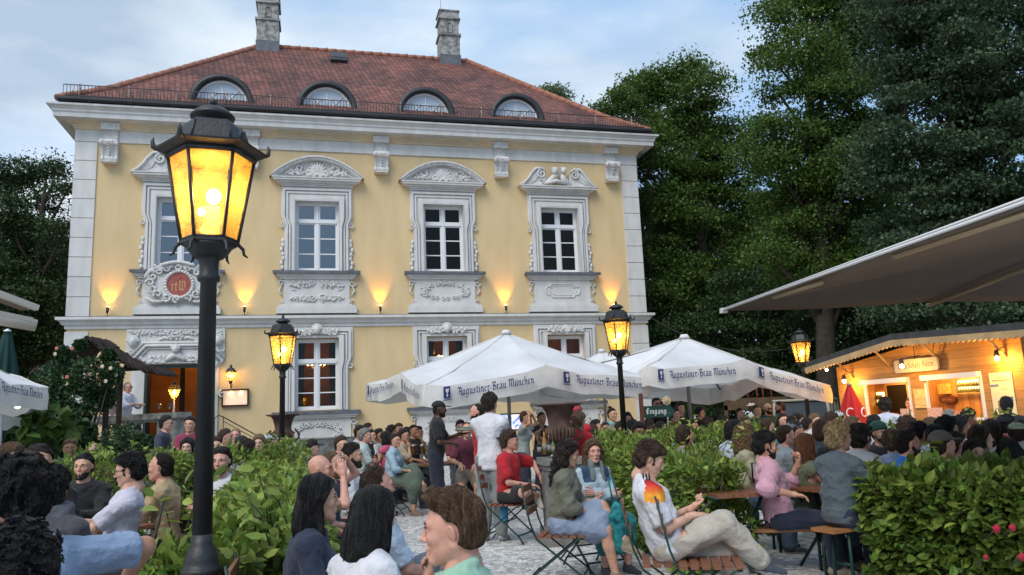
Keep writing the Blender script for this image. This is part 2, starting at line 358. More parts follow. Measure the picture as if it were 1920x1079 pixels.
for i,(u,y,z) in enumerate([(3.3,1.8,3.9),(7.3,2.2,3.6),(11.4,1.8,3.75),(15.9,2.4,3.7)]):
    plight('room_light',(u,y,z),(14,3.5,6,3)[i],(1,.5,.16),.12,villa)
    b=MB(); b.tube([(u,y,4.5),(u,y,z+.12)],.012,6,1)
    for k in range(6):
        a=k*pi/3; q=(u+.28*math.cos(a),y+.28*math.sin(a),z+.02); b.tube([(u,y,z-.05),((u+q[0])/2,(y+q[1])/2,z-.14),(q[0],q[1],z-.04)],.012,5,1); b.ball(q,.035,8,6,0)
    b.build('chandelier',[M_bulb,mat('brass',(.5,.3,.1),.35,1)],villa)
# ---- quoins
for nm,u0,u1 in (('left',0,.6),('right',W-.6,W)):
    mb=MB()
    for base,n,h in ((5.06,9,.6189),(0.,7,.66)):
        for i in range(n):
            z0=base+i*h; z1=z0+h-.022; a,b=(u0-.04,u1) if u0==0 else (u0,u1+.04)
            vb(mb,a,b,0.003,.045,z0,z1)
            if u0==0: mb.bb(-.045,-.002,.0,.6,z0,z1)
            else: mb.bb(W+.002,W+.045,.0,.6,z0,z1)
    mb.build('corner_quoin',M_wht,villa)
# ---- profiled bands all round the front and sides
def band(prof,nm,m,zoff=0,ext=4):
    mb=MB(); s=.7071
    pts=[(0,ext,-1,0),(0,0,-1,-1),(W,0,1,-1),(W,ext,1,0)]
    mb.strip(prof,pts); return mb.build(nm,m,villa)
band([(0,4.66),(.05,4.68),(.06,4.78),(.12,4.80),(.15,4.88),(.22,4.93),(.26,4.94),(.26,5.02),(.24,5.03)],'belt_course',M_wht)
band([(.245,5.032),(.262,5.036),(.0,5.075)],'belt_flashing',M_lead)
band([(0,10.62),(.05,10.63),(.05,11.0)],'frieze',M_wht)
band([(.05,11.0),(.1,11.02),(.1,11.08),(.17,11.14),(.26,11.17),(.26,11.2),(.3,11.22)],'bed_moulding',M_wh2)
band([(.3,11.22),(.55,11.235),(.56,11.36),(.6,11.4),(.6,11.46),(.66,11.53),(.72,11.56),(.72,11.62),(.6,11.66)],'cornice',M_wht)
mb=MB()
for i in range(int(W/.5)): pass
# gutter
mb=MB(); g=[(.5,11.66),(.55,11.68),(.74,11.67),(.8,11.72),(.8,11.8),(.74,11.82),(.5,11.84)]
mb.strip(g,[(.35,4,-1,0),(.35,.0,-1,-1),(W-.35,0,1,-1),(W-.35,4,1,0)]); 
for k in range(16):
    u=.5+k*1.19; vb(mb,u-.02,u+.02,.5,.81,11.65,11.67)
mb.build('gutter',M_blk,villa)
# ---- corbels
for c in (1.0,5.22,9.45,13.66,17.86):
    mb=MB(); 
    prof=[(.02,10.62),(.36,10.62),(.40,10.55),(.38,10.46),(.30,10.40),(.24,10.28),(.21,10.12),(.24,10.03),(.22,9.96),(.14,9.93),(.02,9.93)]
    for a,b,e in ((-.23,-.17,.03),(-.17,-.1,0),(-.1,.1,.025),(.1,.17,0),(.17,.23,.03)):
        n=len(prof); P=[(o+e if o>.1 else o,z) for o,z in prof]
        V=[(c+a,-o,z) for o,z in P]+[(c+b,-o,z) for o,z in P]
        mb.add(V,[tuple(range(n-1,-1,-1)),tuple(range(n,2*n))]+[(i,(i+1)%n,(i+1)%n+n,i+n) for i in range(n)],0)
    for s in (-1,1):
        mb.tube([(c+s*.2,-.33,10.5),(c+s*.27,-.33,10.5)],.1,12); mb.tube([(c+s*.2,-.2,10.02),(c+s*.25,-.2,10.02)],.06,10)
    for k in range(5): mb.ball((c,-.42+k*.036 if k<1 else -.40+.03*k,10.52-k*.09),.032,8,6)
    vb(mb,c-.2,c+.2,.052,.12,10.63,11.0); vb(mb,c-.27,c+.27,.1,.3,10.98,11.19); vb(mb,c-.22,c+.22,.02,.32,9.9,9.93)
    mb.build('corbel',M_orn,villa)
# ---- roof
R0=11.84; RZ=17.3; RD=6.0; RL=(5.05,13.8)
def hip(d): # depth from eave profile -> z  (slightly bell-cast)
    return np.interp(d,[-.5,.9,RD],[R0,12.85,RZ])
mb=MB(); lv=[(-.5,R0),(.2,12.33),(.9,12.85),(3.4,15.02),(RD,RZ)]
rings=[]
for d,z in lv:
    f=(d+.5)/(RD+.5); uL=-.5+f*(RL[0]+.5); uR=W+.5-f*(W+.5-RL[1]); rings.append([(uL,d,z),(uR,d,z),(uR,DEP-d,z),(uL,DEP-d,z)])
V=[p for r in rings for p in r]; F=[]
for i in range(len(rings)-1):
    for k in range(4): a=i*4+k;b=i*4+(k+1)%4; F.append((a,b,b+4,a+4))
mb.add(V,F); roof=mb.build('roof',M_tile,villa)
mb=MB() # ridge and hip tiles
M_ridge=mat('ridge_tile',(.34,.14,.09),.8,var=.3,vscale=8)
def tiles_along(A,B,r=.13,L=.38):
    A=np.array(A,float);B=np.array(B,float); n=int(np.linalg.norm(B-A)/L)
    for i in range(n):
        p=A+(B-A)*i/n; q=A+(B-A)*(i+1.08)/n; mb.tube([p,q],[r*.85,r],8)
        if i%3==0: mb.tube([q+(0,0,r*.6),q+(0,0,r*.6+.09)],.02,5)
for (a,b) in ((0,1),(1,2),(2,3),(3,4)):
    for k in (0,1,): tiles_along(rings[a][k],rings[b][k])
tiles_along(rings[4][0],rings[4][1]); mb.build('ridge_tiles',M_ridge,roof)
mb=MB(); mb.bb(7.9,8.48,-.03+4.85,5.25,16.25,16.5,0)
V=np.array([(7.85,4.72,16.2),(8.52,4.72,16.2),(8.52,5.5,16.92),(7.85,5.5,16.92)]); N=np.array([0,-.68,.73])*.12
mb.add(np.concatenate([V,V+N]),[(4,5,6,7),(0,1,5,4),(1,2,6,5),(2,3,7,6),(3,0,4,7)]); mb.build('roof_hatch',M_blk,roof)
# snow guard
mb=MB(); yg=-.42
for z in (11.98,12.33): mb.tube([(-.35,yg,z),(W+.35,yg,z)],.016,5)
for i in range(196):
    u=-.35+i*(W+.7)/195; mb.tube([(u,yg,11.95),(u,yg,12.33)],.009,4)
for i in range(14):
    u=.1+i*1.43; mb.tube([(u,yg+.02,11.86),(u,yg+.02,12.4)],.022,5,1); mb.tube([(u,yg+.02,12.3),(u,.1,12.2)],.014,5,1)
mb.build('snow_guard',[mat('iron_grating',(.06,.055,.055),.6),mat('pale_post',(.35,.25,.22),.6)],roof)
# ---- dormers
for c in (4.22,7.66,11.10,14.46):
    yd=.28; zb=12.24; R=1.03; mb=MB(); n=22; outer=[];inner=[]
    hz=1.06
    for i in range(n+1):
        a=pi*i/n; outer.append((c-R*math.cos(a),zb+hz*math.sin(a)**.92)); inner.append((c-(R-.17)*math.cos(a),zb+(hz-.16)*math.sin(a)))
    outer=[(c-R,zb-.22)]+outer+[(c+R,zb-.22)]; inner=[(c-R+.17,zb-.22)]+inner+[(c+R-.17,zb-.22)]
    m=len(outer); V=[(x,yd-.1,z) for x,z in outer]+[(x,yd-.1,z) for x,z in inner]+[(x,yd+.22,z) for x,z in inner]
    def back(x,z): # run the hood back until it meets the roof
        return (x, float(np.interp(z,[11.84,12.85,17.3],[-.5,.9,6.0]))+.55+.25*(z-12.2), z+.1)
    V+=[back(x,z) for x,z in outer]
    F=[]
    for i in range(m-1): F+=[(i,i+1,m+i+1,m+i),(m+i,m+i+1,2*m+i+1,2*m+i),(i,3*m+i,3*m+i+1,i+1)]
    mb.add(V,F,0,True); d=mb.build('dormer',M_blk,roof)
    mb=MB(); r=R-.17
    arc=lambda rr,hh,y:[(c-rr*math.cos(pi*i/20),y,zb+hh*math.sin(pi*i/20)) for i in range(21)]
    mb.tube(arc(r-.05,hz-.2,yd+.12),.055,6,0); mb.tube(arc((r-.05)*.55,(hz-.2)*.55,yd+.12),.018,5,0)
    mb.bb(c-r,c+r,yd+.06,yd+.18,zb-.22,zb+.03,0)
    for a in (45,90,135): mb.tube([(c,yd+.12,zb),(c-(r-.05)*math.cos(rad(a)),yd+.12,zb+(hz-.2)*math.sin(rad(a)))],.02,5)
    mb.build('dormer_window_frame',M_wfr,roof)
    mb=MB(); P=arc(r-.04,hz-.2,yd+.13); mb.add(P,[tuple(range(20,-1,-1))]); mb.build('dormer_pane',mat('pale_pane',(.42,.48,.55),.08,spec=1.),roof)
# ---- chimneys
M_chim=mat('weathered_chimney',(.33,.33,.31),.9,var=.45,vscale=5,bump=.5,bscale=25,col2=(.13,.13,.12))
for c in (5.32,13.0):
    y=6.0; hw=.44; mb=MB()
    mb.box((c,y,16.9),(hw*2+.06,hw*2+.06,.9),1); mb.box((c,y,17.75),(hw*2,hw*2,1.1)); mb.box((c,y,18.3),(hw*2+.12,hw*2+.12,.1)); mb.box((c,y,18.7),(hw*2-.06,hw*2-.06,.75))
    mb.box((c,y,19.08),(hw*2+.1,hw*2+.1,.08)); mb.box((c,y,19.27),(hw*2-.02,hw*2-.02,.3)); mb.box((c,y,19.45),(hw*2+.06,hw*2+.06,.06))
    ch=mb.build('chimney',[M_chim,M_lead],roof)
    mb=MB(); P=[(-.1,18.42),(.1,18.42),(.1,18.78)]+[(.1*math.cos(pi*i/8),18.78+.1*math.sin(pi*i/8)) for i in range(1,8)]+[(-.1,18.78)]
    mb.tube([(c+x,y-hw-.0,z) for x,z in P]+[(c-.1,y-hw,18.42)],.022,5); 
    mb.tube([(c-.35,y-.3,19.4),(c-.35,y-.3,20.1)],.012,5); mb.build('chimney_niche',M_chim,roof)
# ---- relief helpers (window-local x, out, z)
def scroll(mb,cx,cz,r,dirn=1,a0=0,turns=1.4,th=.035,out=.08,c=0):
    P=[];R=[]
    for i in range(22):
        t=i/21; a=a0+dirn*t*turns*2*pi; rr=r*(1-.82*t); P.append((c+cx+rr*math.cos(a),-out-.02*t,cz+rr*math.sin(a))); R.append(th*(1-.45*t))
    mb.tube(P,R,6)
def frond(mb,pts,th,out,c):
    P=[(c+x,-out,z) for x,z in pts]; n=len(P); P2=[];R=[]
    for i in range(n-1):
        for k in range(4): t=k/4; P2.append(tuple(np.array(P[i])*(1-t)+np.array(P[i+1])*t))
    P2.append(P[-1]); m=len(P2)
    for i in range(m): R.append(th*math.sin(pi*(.12+.83*i/m)))
    mb.tube(P2,R,6)
def leafy(mb,x0,z0,x1,z1,n,size,out,c,seed=0):
    r=random.Random(seed+int(x0*91+z0*37)); 
    for i in range(n):
        t=(i+.5)/n; x=x0+(x1-x0)*t; z=z0+(z1-z0)*t; a=r.uniform(0,2*pi)
        for k in range(3):
            b=a+k*2.1+r.uniform(-.4,.4); frond(mb,[(x,z),(x+size*.6*math.cos(b),z+size*.6*math.sin(b)),(x+size*math.cos(b+.5),z+size*math.sin(b+.5))],size*.3,out+r.uniform(0,.03),c)
        scroll(mb,x,z,size*.55,1 if i%2 else -1,a,1.1,size*.16,out+.02,c)
def shell(mb,cz,r,out,c,h=1.):
    for k in range(11):
        a=pi*(.04+.092*k); frond(mb,[(0,cz),(r*.5*math.cos(a),cz+r*.5*h*math.sin(a)),(r*math.cos(a),cz+r*h*math.sin(a))],.055,out+.03,c)
    scroll(mb,-r*.75,cz+.03,.12,1,0,1.3,.035,out+.05,c); scroll(mb,r*.75,cz+.03,.12,-1,pi,1.3,.035,out+.05,c)
    mb.tube([(c+x*r*.9,-out-.05,cz-.0+.05*math.cos(x*9)) for x in np.linspace(-1,1,15)],.045,6)
def face(mb,x,z,r,out,c):
    mb.ball((c+x,-out-r*.5,z),(r*.8,r*.75,r)); mb.ball((c+x,-out-r*1.1,z-.1*r),(r*.16,r*.25,r*.25),8,6)
    for k in range(9): a=pi*k/8; mb.ball((c+x+r*.85*math.cos(a),-out-r*.35,z+.25*r+r*.85*math.sin(a)),r*.3,8,6)
    for s in (-1,1): mb.ball((c+x+s*r*.33,-out-r*1.15,z+.12*r),(r*.14,r*.08,r*.07),6,5)
    mb.ball((c+x,-out-r*1.1,z-.48*r),(r*.25,r*.1,r*.08),6,5)
def bandring(mb,c,hwT,hwB,zs,ze,z0,ztop,wd,o0,o1):
    n=8; out=[(hwB,z0),(hwB,zs)]
    for i in range(1,n): t=i/n; out.append((hwB+(hwT-hwB)*(t*t*(3-2*t)),zs+(ze-zs)*t))
    out+= [(hwT,ze),(hwT,ztop)]
    for s in (-1,1):
        for (xa,za),(xb,zb) in zip(out[:-1],out[1:]):
            P=[(c+s*xa,za),(c+s*xb,zb),(c+s*(xb-wd),zb),(c+s*(xa-wd),za)]; mb.prism(P if s<0 else P[::-1],-o1,-o0)
    vb(mb,c-hwT+wd,c+hwT-wd,o0,o1,ztop-wd,ztop)
def ring(mb,c,hwT,hwB,zs,ze,z0,ztop,inner,o0,o1,top_in):
    """eared architrave: half width hwB up to zs, S-curve to hwT at ze, then up"""
    n=8; out=[(hwB,z0),(hwB,zs)]
    for i in range(1,n): t=i/n; out.append((hwB+(hwT-hwB)*(t*t*(3-2*t)),zs+(ze-zs)*t))
    out+= [(hwT,ze),(hwT,ztop)]
    for s in (-1,1):
        P=[(c+s*x,z) for x,z in out]+[(c+s*inner,ztop),(c+s*inner,z0)]
        if s>0: P=P[::-1]
        mb.prism(P,-o1,-o0)
    vb(mb,c-inner,c+inner,o0,o1,top_in,ztop)
def sash(parent,c,z0,z1,hw,zt,glz,rows=3):
    """timber frame with transom at zt, upper pair of panes and lower pair with rows"""
    o=-.22; mb=MB(); f=.07
    vb(mb,c-hw,c-hw+f,o,o+.09,z0,z1); vb(mb,c+hw-f,c+hw,o,o+.09,z0,z1); vb(mb,c-hw+f,c+hw-f,o,o+.09,z1-f,z1); vb(mb,c-hw+f,c+hw-f,o,o+.1,z0,z0+.08)
    vb(mb,c-hw+f,c+hw-f,o-.01,o+.12,zt-.05,zt+.05); vb(mb,c-.05,c+.05,o,o+.105,z0+.08,zt-.05); vb(mb,c-.045,c+.045,o,o+.1,zt+.05,z1-f)
    for s in (-1,1):
        a,b=(c-hw+f,c-.05) if s<0 else (c+.05,c+hw-f)
        for (p,q) in ((z0+.08,zt-.05),(zt+.05,z1-f)):
            e=.045; vb(mb,a,a+e,o+.01,o+.07,p,q); vb(mb,b-e,b,o+.01,o+.07,p,q); vb(mb,a+e,b-e,o+.01,o+.07,p,p+e); vb(mb,a+e,b-e,o+.01,o+.07,q-e,q)
        for k in range(1,rows): z=z0+.08+(zt-.05-z0-.08)*k/rows; vb(mb,a+.045,b-.045,o+.02,o+.06,z-.018,z+.018)
    mb.build('frame',M_wfr,parent)
    mb=MB(); r=random.Random(int(c*10+z0))
    for s in (-1,1):
        a,b=(c-hw+f,c-.05) if s<0 else (c+.05,c+hw-f)
        for p,q in ((z0+.08,zt-.05),(zt+.05,z1-f)):
            dx=r.uniform(-.006,.006); dz=r.uniform(-.006,.006)
            mb.add([(a,.19+dx,p),(b,.19-dx,p),(b,.19-dx+dz,q),(a,.19+dx+dz,q)],[(0,1,2,3)])
    mb.build('pane',glz,parent)
# ---- upper windows
for i,c in enumerate(WC):
    mb=MB()
    ring(mb,c,1.15,1.04,8.05,8.4,6.5,9.36,.74,.003,.055,8.95)
    bandring(mb,c,1.10,1.0,8.02,8.38,6.5,9.30,.07,.055,.14)
    bandring(mb,c,.99,.90,7.98,8.32,6.5,9.18,.055,.055,.12)
    ring(mb,c,.87,.80,7.95,8.3,6.5,9.05,.71,.003,.19,8.90)
    for s in (-1,1): vb(mb,c+s*.712-.012,c+s*.712+.012,-.2,.19,6.5,8.9)
    vb(mb,c-.70,c+.70,-.2,.185,8.86,8.898)
    # entablature over the window
    for (hw,a,b,o) in ((1.16,9.365,9.42,.12),(1.2,9.42,9.47,.16),(1.30,9.47,9.53,.24),(1.40,9.53,9.60,.32),(1.44,9.60,9.635,.35)): vb(mb,c-hw,c+hw,.003,o,a,b)
    for s in (-1,1):
        for k in range(7): z=6.62+k*.15; mb.ball((c+s*(1.1+.03*math.sin(k*2)),-.05,z),(.06,.05,.085),8,6)
        scroll(mb,s*1.13,8.05,.1,s,pi/2,1.2,.03,.06,c)
    win=mb.build('window',M_wht,villa)
    mb=MB(); vb(mb,c-1.37,c+1.37,.003,.27,6.42,6.485); vb(mb,c-1.39,c+1.39,.2,.285,6.40,6.49); mb.build('sill',M_lead,win)
    mb=MB() # apron
    for (hw,a,b,o) in ((1.3,6.36,6.40,.2),(1.25,6.30,6.36,.16),(1.18,6.24,6.30,.12)): vb(mb,c-hw,c+hw,.003,o,a,b)
    vb(mb,c-1.04,c+1.04,.003,.06,5.42,6.24); vb(mb,c-1.27,c+1.27,.003,.17,5.1,5.3); vb(mb,c-1.22,c+1.22,.003,.13,5.3,5.37); vb(mb,c-1.12,c+1.12,.003,.09,5.37,5.42)
    for s in (-1,1):
        scroll(mb,s*1.13,6.1,.11,-s,0,1.2,.035,.05,c); frond(mb,[(s*1.1,6.05),(s*1.2,5.85),(s*1.1,5.7)],.035,.05,c); scroll(mb,s*1.09,5.5,.07,s,0,1.2,.025,.05,c)
    if i==1:
        for s in (-1,1): leafy(mb,s*.1,6.08,s*.82,6.05,5,.13,.07,c,3); leafy(mb,s*.1,5.58,s*.82,5.62,5,.12,.07,c,5); frond(mb,[(s*.8,6.0),(s*.78,5.9),(s*.66,5.86)],.03,.07,c); scroll(mb,s*.16,5.62,.13,s,0,1.2,.035,.08,c)
    if i==2:
        for k in range(26):
            a=2*pi*k/26; scroll(mb,.78*math.cos(a),5.85+.24*math.sin(a),.07,1 if k%2 else -1,a,1.1,.028,.08,c)
        for s in (-1,1): leafy(mb,s*.55,6.0,s*.8,5.7,3,.1,.07,c,8)
        leafy(mb,-.3,6.12,.3,6.12,3,.1,.08,c,9)
    if i==3:
        for (hx,hz,th) in ((.62,.24,.03),(.5,.17,.015)):
            P=[]
            for (sx,sz) in ((1,1),(-1,1),(-1,-1),(1,-1)):
                q=[(hx,hz*.35),(hx*.88,hz*.62),(hx*.72,hz*.62),(hx*.62,hz)]; q=[(sx*x,5.86+sz*z) for x,z in q]; P+= q if sx*sz>0 else q[::-1]
            P.append(P[0]); mb.tube([(c+x,-.065,z) for x,z in P],th,6)
    mb.build('apron',M_wht,win)
    mb=MB() # pediment
    n=20
    if i in (1,2):
        arc=[(1.52*math.sin(-1+2*k/n) if 0 else 1.53*(-1+2*k/n),9.64+.74*(1-(abs(-1+2*k/n))**2.0)**.95) for k in range(n+1)]
        V=[];F=[]
        for (o,dz) in ((.36,0),(.36,-.05),(.31,-.06),(.30,-.12),(.22,-.14),(.13,-.15)):
            for x,z in arc: V.append((c+x*(1-(0.36-o)*.35),-o,max(z+dz,9.637)))
        m=n+1; top=[(c+x,-.003,z) for x,z in arc]
        for r_ in range(5):
            for k in range(n): a=r_*m+k; F.append((a,a+1,a+m+1,a+m))
        mb.add(V,F,0); mb.add(top+V[:m],[(k,k+1,m+k+1,m+k) for k in range(n)],1)
        mb.prism([(c+x*.97,max(z-.1,9.64)) for x,z in arc],-.12,-.003)
        shell(mb,9.74,.36,.14,c,1.35)
        for s in (-1,1):
            leafy(mb,s*.5,9.85,s*.95,9.85,4,.15,.15,c,i*5+s); leafy(mb,s*.45,10.08,s*.8,10.02,2,.12,.15,c,i*7+s)
            frond(mb,[(s*.9,9.95),(s*1.1,9.86),(s*1.28,9.72)],.05,.14,c); frond(mb,[(s*.8,9.74),(s*1.0,9.8),(s*1.2,9.7)],.04,.14,c)
    else:
        for s in (-1,1):
            P=[(s*1.5,9.637),(s*1.3,9.72),(s*1.12,9.9),(s*1.0,10.1),(s*.84,10.27),(s*.62,10.3),(s*.46,10.16),(s*.42,9.95),(s*.5,9.637)]
            Q=[(c+x,z) for x,z in P]; Q=Q if s<0 else Q[::-1]; mb.prism(Q,-.2,-.003)
            mb.tube([(c+x,-.25,z) for x,z in P[:7]],[.03,.05,.055,.055,.055,.05,.04],6)
            for k in range(4): q=k*.09; frond(mb,[(s*(1.36-q*1.0),9.7),(s*(1.1-q*.8),9.86-q*.1),(s*(.93-q*.6),10.1-q*.2),(s*(.74-q*.3),10.2-q*.3)],.045,.2,c)
            scroll(mb,s*.62,10.08,.17,-s,pi/2,1.5,.05,.24,c); leafy(mb,s*.2,9.78,s*.5,9.8,3,.13,.16,c,i+s)
        if i==3:
            mb.ball((c-.12,-.25,10.2),(.13,.13,.15)); mb.ball((c+.2,-.25,10.22),(.12,.12,.14)); frond(mb,[(-.5,9.7),(-.2,9.95),(.05,10.15)],.12,.2,c); frond(mb,[(.45,9.7),(.2,9.9),(.15,10.1)],.13,.2,c)
            leafy(mb,-.3,10.28,.35,10.3,4,.08,.26,c,4); mb.tube([(c-.55,-.26,9.72),(c-.1,-.3,9.82),(c+.3,-.26,9.74)],[.03,.08,.04],8)
            leafy(mb,-.75,10.0,-.45,9.75,4,.1,.22,c,14)
        else:
            face(mb,0,10.12,.16,.18,c); leafy(mb,-.35,9.85,.35,9.85,5,.14,.18,c,2)
    mb.build('pediment',[M_orn,M_lead],win)
    sash(win,c,6.52,8.88,.71,8.22,M_gl if i<2 else M_gl2)
    if i==0: # crest
        mb=MB(); cz=6.05
        P=[(.86*math.cos(t)*(1+.08*math.cos(4*t)),cz+.0+.56*math.sin(t)*(1+.1*math.cos(3*t))) for t in np.linspace(0,2*pi,33)[:-1]]
        mb.prism([(c+x,z) for x,z in P][::-1],-.22,-.06)
        for k in range(16):
            a=2*pi*k/16; 
            if -2.2<a-2*pi<-.9: pass
            scroll(mb,.78*math.cos(a),cz+.02+.5*math.sin(a),.13,1 if k%2 else -1,a,1.2,.045,.25,c)
        for k in range(28):
            a=2*pi*k/28; mb.ball((c+.4*math.cos(a)+.05,-.26,cz-.03+.42*math.sin(a)),(.06,.05,.06),8,6)
        for s in (-1,1): frond(mb,[(s*.35,5.5),(s*.7,5.48),(s*.95,5.62)],.07,.2,c); frond(mb,[(s*.5,6.4),(s*.8,6.45),(s*.95,6.2)],.08,.24,c); leafy(mb,s*.2,6.62,s*.7,6.5,4,.14,.24,c,6)
        mb.tube([(c+x,-.3,6.6+.12*math.cos(x*3)) for x in np.linspace(-.45,.5,12)],.06,6)
        cr=mb.build('crest',M_orn,win)
        mb=MB(); P=[(c+.05+.37*math.cos(t),cz-.03+.39*math.sin(t)) for t in np.linspace(0,2*pi,25)[:-1]]; mb.prism(P[::-1],-.255,-.2,0)
        mb.lathe([(.0,0),(.36,0)],4,0) if 0 else None
        for dx,ch in ((-.2,'T'),(0,'t'),(.12,'W')): pass
        text_mb(mb,'rtW',lambda s_,t_,e: (c-.18+.45*s_,-.259-e,cz-.22+.2*t_),1,.22); frond(mb,[(.0,cz+.05),(.06,cz+.18),(.1,cz+.22)],.03,.25,c)
        mb.build('crest_shield',[mat('crest_red',(.36,.09,.075),.7,var=.25,vscale=8),mat('crest_gold',(.5,.33,.13),.5)],win)
# ---- lower windows
for i,c in enumerate(WC[1:]):
    mb=MB()
    ring(mb,c,1.14,1.0,3.35,3.75,1.98,4.655,.72,.003,.055,4.35)
    bandring(mb,c,1.07,.96,3.3,3.7,1.98,4.58,.07,.055,.14)
    bandring(mb,c,.95,.87,3.25,3.65,1.98,4.46,.05,.055,.12)
    ring(mb,c,.84,.78,3.2,3.6,1.98,4.38,.69,.003,.18,4.30)
    for s in (-1,1): scroll(mb,s*1.05,3.4,.12,s,pi/2,1.4,.035,.07,c)
    for s in (-1,1): leafy(mb,s*.15,4.48,s*.6,4.48,5,.14,.20,c,i*3)
    if i<2: face(mb,0,4.54,.16,.16,c)
    else: shell(mb,4.4,.2,.12,c,1.2)
    win=mb.build('window',[M_wht],villa)
    mb=MB(); vb(mb,c-1.37,c+1.37,.003,.25,1.86,1.965); mb.build('sill',M_lead,win)
    mb=MB(); 
    for (hw,a,b,o) in ((1.3,1.80,1.86,.2),(1.22,1.74,1.80,.15)): vb(mb,c-hw,c+hw,.003,o,a,b)
    vb(mb,c-1.06,c+1.06,.003,.06,.82,1.74); vb(mb,c-1.25,c+1.25,.003,.16,.0,.8)
    for k in range(24):
        a=2*pi*k/24; scroll(mb,.68*math.cos(a),1.28+.27*math.sin(a),.09,1 if k%2 else -1,a,1.2,.03,.08,c)
    for s in (-1,1):
        leafy(mb,s*.2,1.58,s*.7,1.5,3,.1,.07,c,8); scroll(mb,s*1.15,1.6,.11,-s,0,1.2,.035,.05,c); frond(mb,[(s*1.12,1.5),(s*1.2,1.3),(s*1.1,1.1)],.04,.05,c)
    mb.build('apron',M_wht,win)
    sash(win,c,2.0,4.28,.7,3.55,M_gl2)
    if i<2:
        mb=MB(); 
        for s in (-1,1):
            P=[(c+s*x,.35+.03*math.sin(x*70)) for x in np.linspace(.42,.72,24)]
            V=[(x,y,2.02) for x,y in P]+[(x-s*0.04,y,4.2) for x,y in P]; n=len(P); mb.add(V,[(k,k+1,n+k+1,n+k) for k in range(n-1)],0,True)
        mb.build('curtain',mat('sage_curtain',(.12,.15,.1),.9),win)
# ---- portal
c=3.1; mb=MB()
ring(mb,c,1.42,1.25,3.35,3.75,1.2,4.65,.86,.003,.07,4.62)
ring(mb,c,1.28,1.12,3.3,3.7,1.2,3.6,.86,.07,.13,3.58)
P=[(-1.25,3.62),(-.85,4.1),(.85,4.1),(1.25,3.62)]
vb(mb,c-.85,c+.85,.003,.06,3.56,4.62)
for s in (-1,1): mb.prism([(c+s*x,z) for x,z in ((.85,3.57),(1.3,3.57),(1.3,4.64),(.85,4.64))][::s if s<0 else 1],-.069,-.003)
mb.tube([(c+x,-.13,z+.03) for x,z in P],.05,6); mb.tube([(c+x*1.1,-.1,z*1.0+.12) for x,z in P],.04,6); mb.tube([(c+x*.93,-.1,z-.05) for x,z in P],.025,6)
face(mb,0,4.0,.13,.13,c); frond(mb,[(-.3,3.66),(0,3.85),(.3,3.66)],.12,.1,c)
for s in (-1,1):
    leafy(mb,s*.3,3.7,s*1.0,3.68,6,.15,.09,c,2); face(mb,s*1.22,4.25,.16,.08,c); leafy(mb,s*1.15,3.98,s*1.4,3.9,2,.1,.09,c,2); scroll(mb,s*1.38,2.6,.12,s,pi/2,1.3,.035,.08,c)
    frond(mb,[(s*.15,4.33),(s*.35,4.38),(s*.5,4.3)],.05,.08,c)
leafy(mb,-1.35,4.53,1.35,4.53,16,.11,.07,c,3); leafy(mb,-.2,4.38,.2,4.38,3,.1,.09,c,5)
vb(mb,c-.88,c-.82,.0,.1,1.2,3.56); vb(mb,c+.82,c+.88,.0,.1,1.2,3.56)
door=mb.build('doorway',M_wht,villa)
mb=MB(); vb(mb,2.33,2.4,-.1,.55,1.25,3.5); vb(mb,3.86,3.93,-.1,.55,1.25,3.5); vb(mb,2.4,3.86,-.05,.02,3.44,3.53); mb.build('door_leaf',M_grn,door)
# plinth of the wall
for a_,b_ in ((.62,1.6),(4.6,6.05),(8.6,10.2),(12.9,14.4),(17.1,18.2)): mb=MB(); vb(mb,a_,b_,.003,.06,0,.8); mb.build('plinth',M_yel,villa)
# ---- wall uplights
M_glow=mat('uplight_lens',(1,.7,.3),emit=(1,.55,.12),estr=30)
UL=[(1.15,'between the left corner and the crest window'),(5.1,'between the crest window and the second window'),(9.36,'in the middle of the facade'),(13.63,'between the third and fourth windows'),(17.6,'beside the right corner of the facade')]
for u,d in UL:
    b=VF.w(u,0,5.06); t=thing('wall_uplight','small black uplight glowing amber '+d,'wall light',tuple(b),VF.a,'uplights on the villa facade')
    mb=MB(); mb.tube([(0,-.12,0),(0,-.2,.04),(0,-.22,.09)],.012,6); mb.bb(-.1,.1,-.16,-.06,-.03,.0); mb.build('bracket',M_blk,t)
    mb=MB(); mb.tube([(0,-.225,.09),(0,-.18,.26)],[.035,.05],10); mb.build('lamp_housing',M_blk,t)
    mb=MB(); mb.tube([(0,-.178,.262),(0,-.1755,.272)],[.042,.042],10); mb.build('lens',M_glow,t)
    l=bpy.data.lights.new('uplight_beam','SPOT'); l.energy=55; l.color=(1,.40,.02); l.spot_size=rad(70); l.spot_blend=.75; l.shadow_soft_size=.03
    o=bpy.data.objects.new('uplight_beam',l); COL.objects.link(o); o.parent=t; o.location=(0,-.17,.29)
    o.rotation_euler=Matrix(rot_to(np.array([0,-.38,-1.])).tolist()).to_euler()
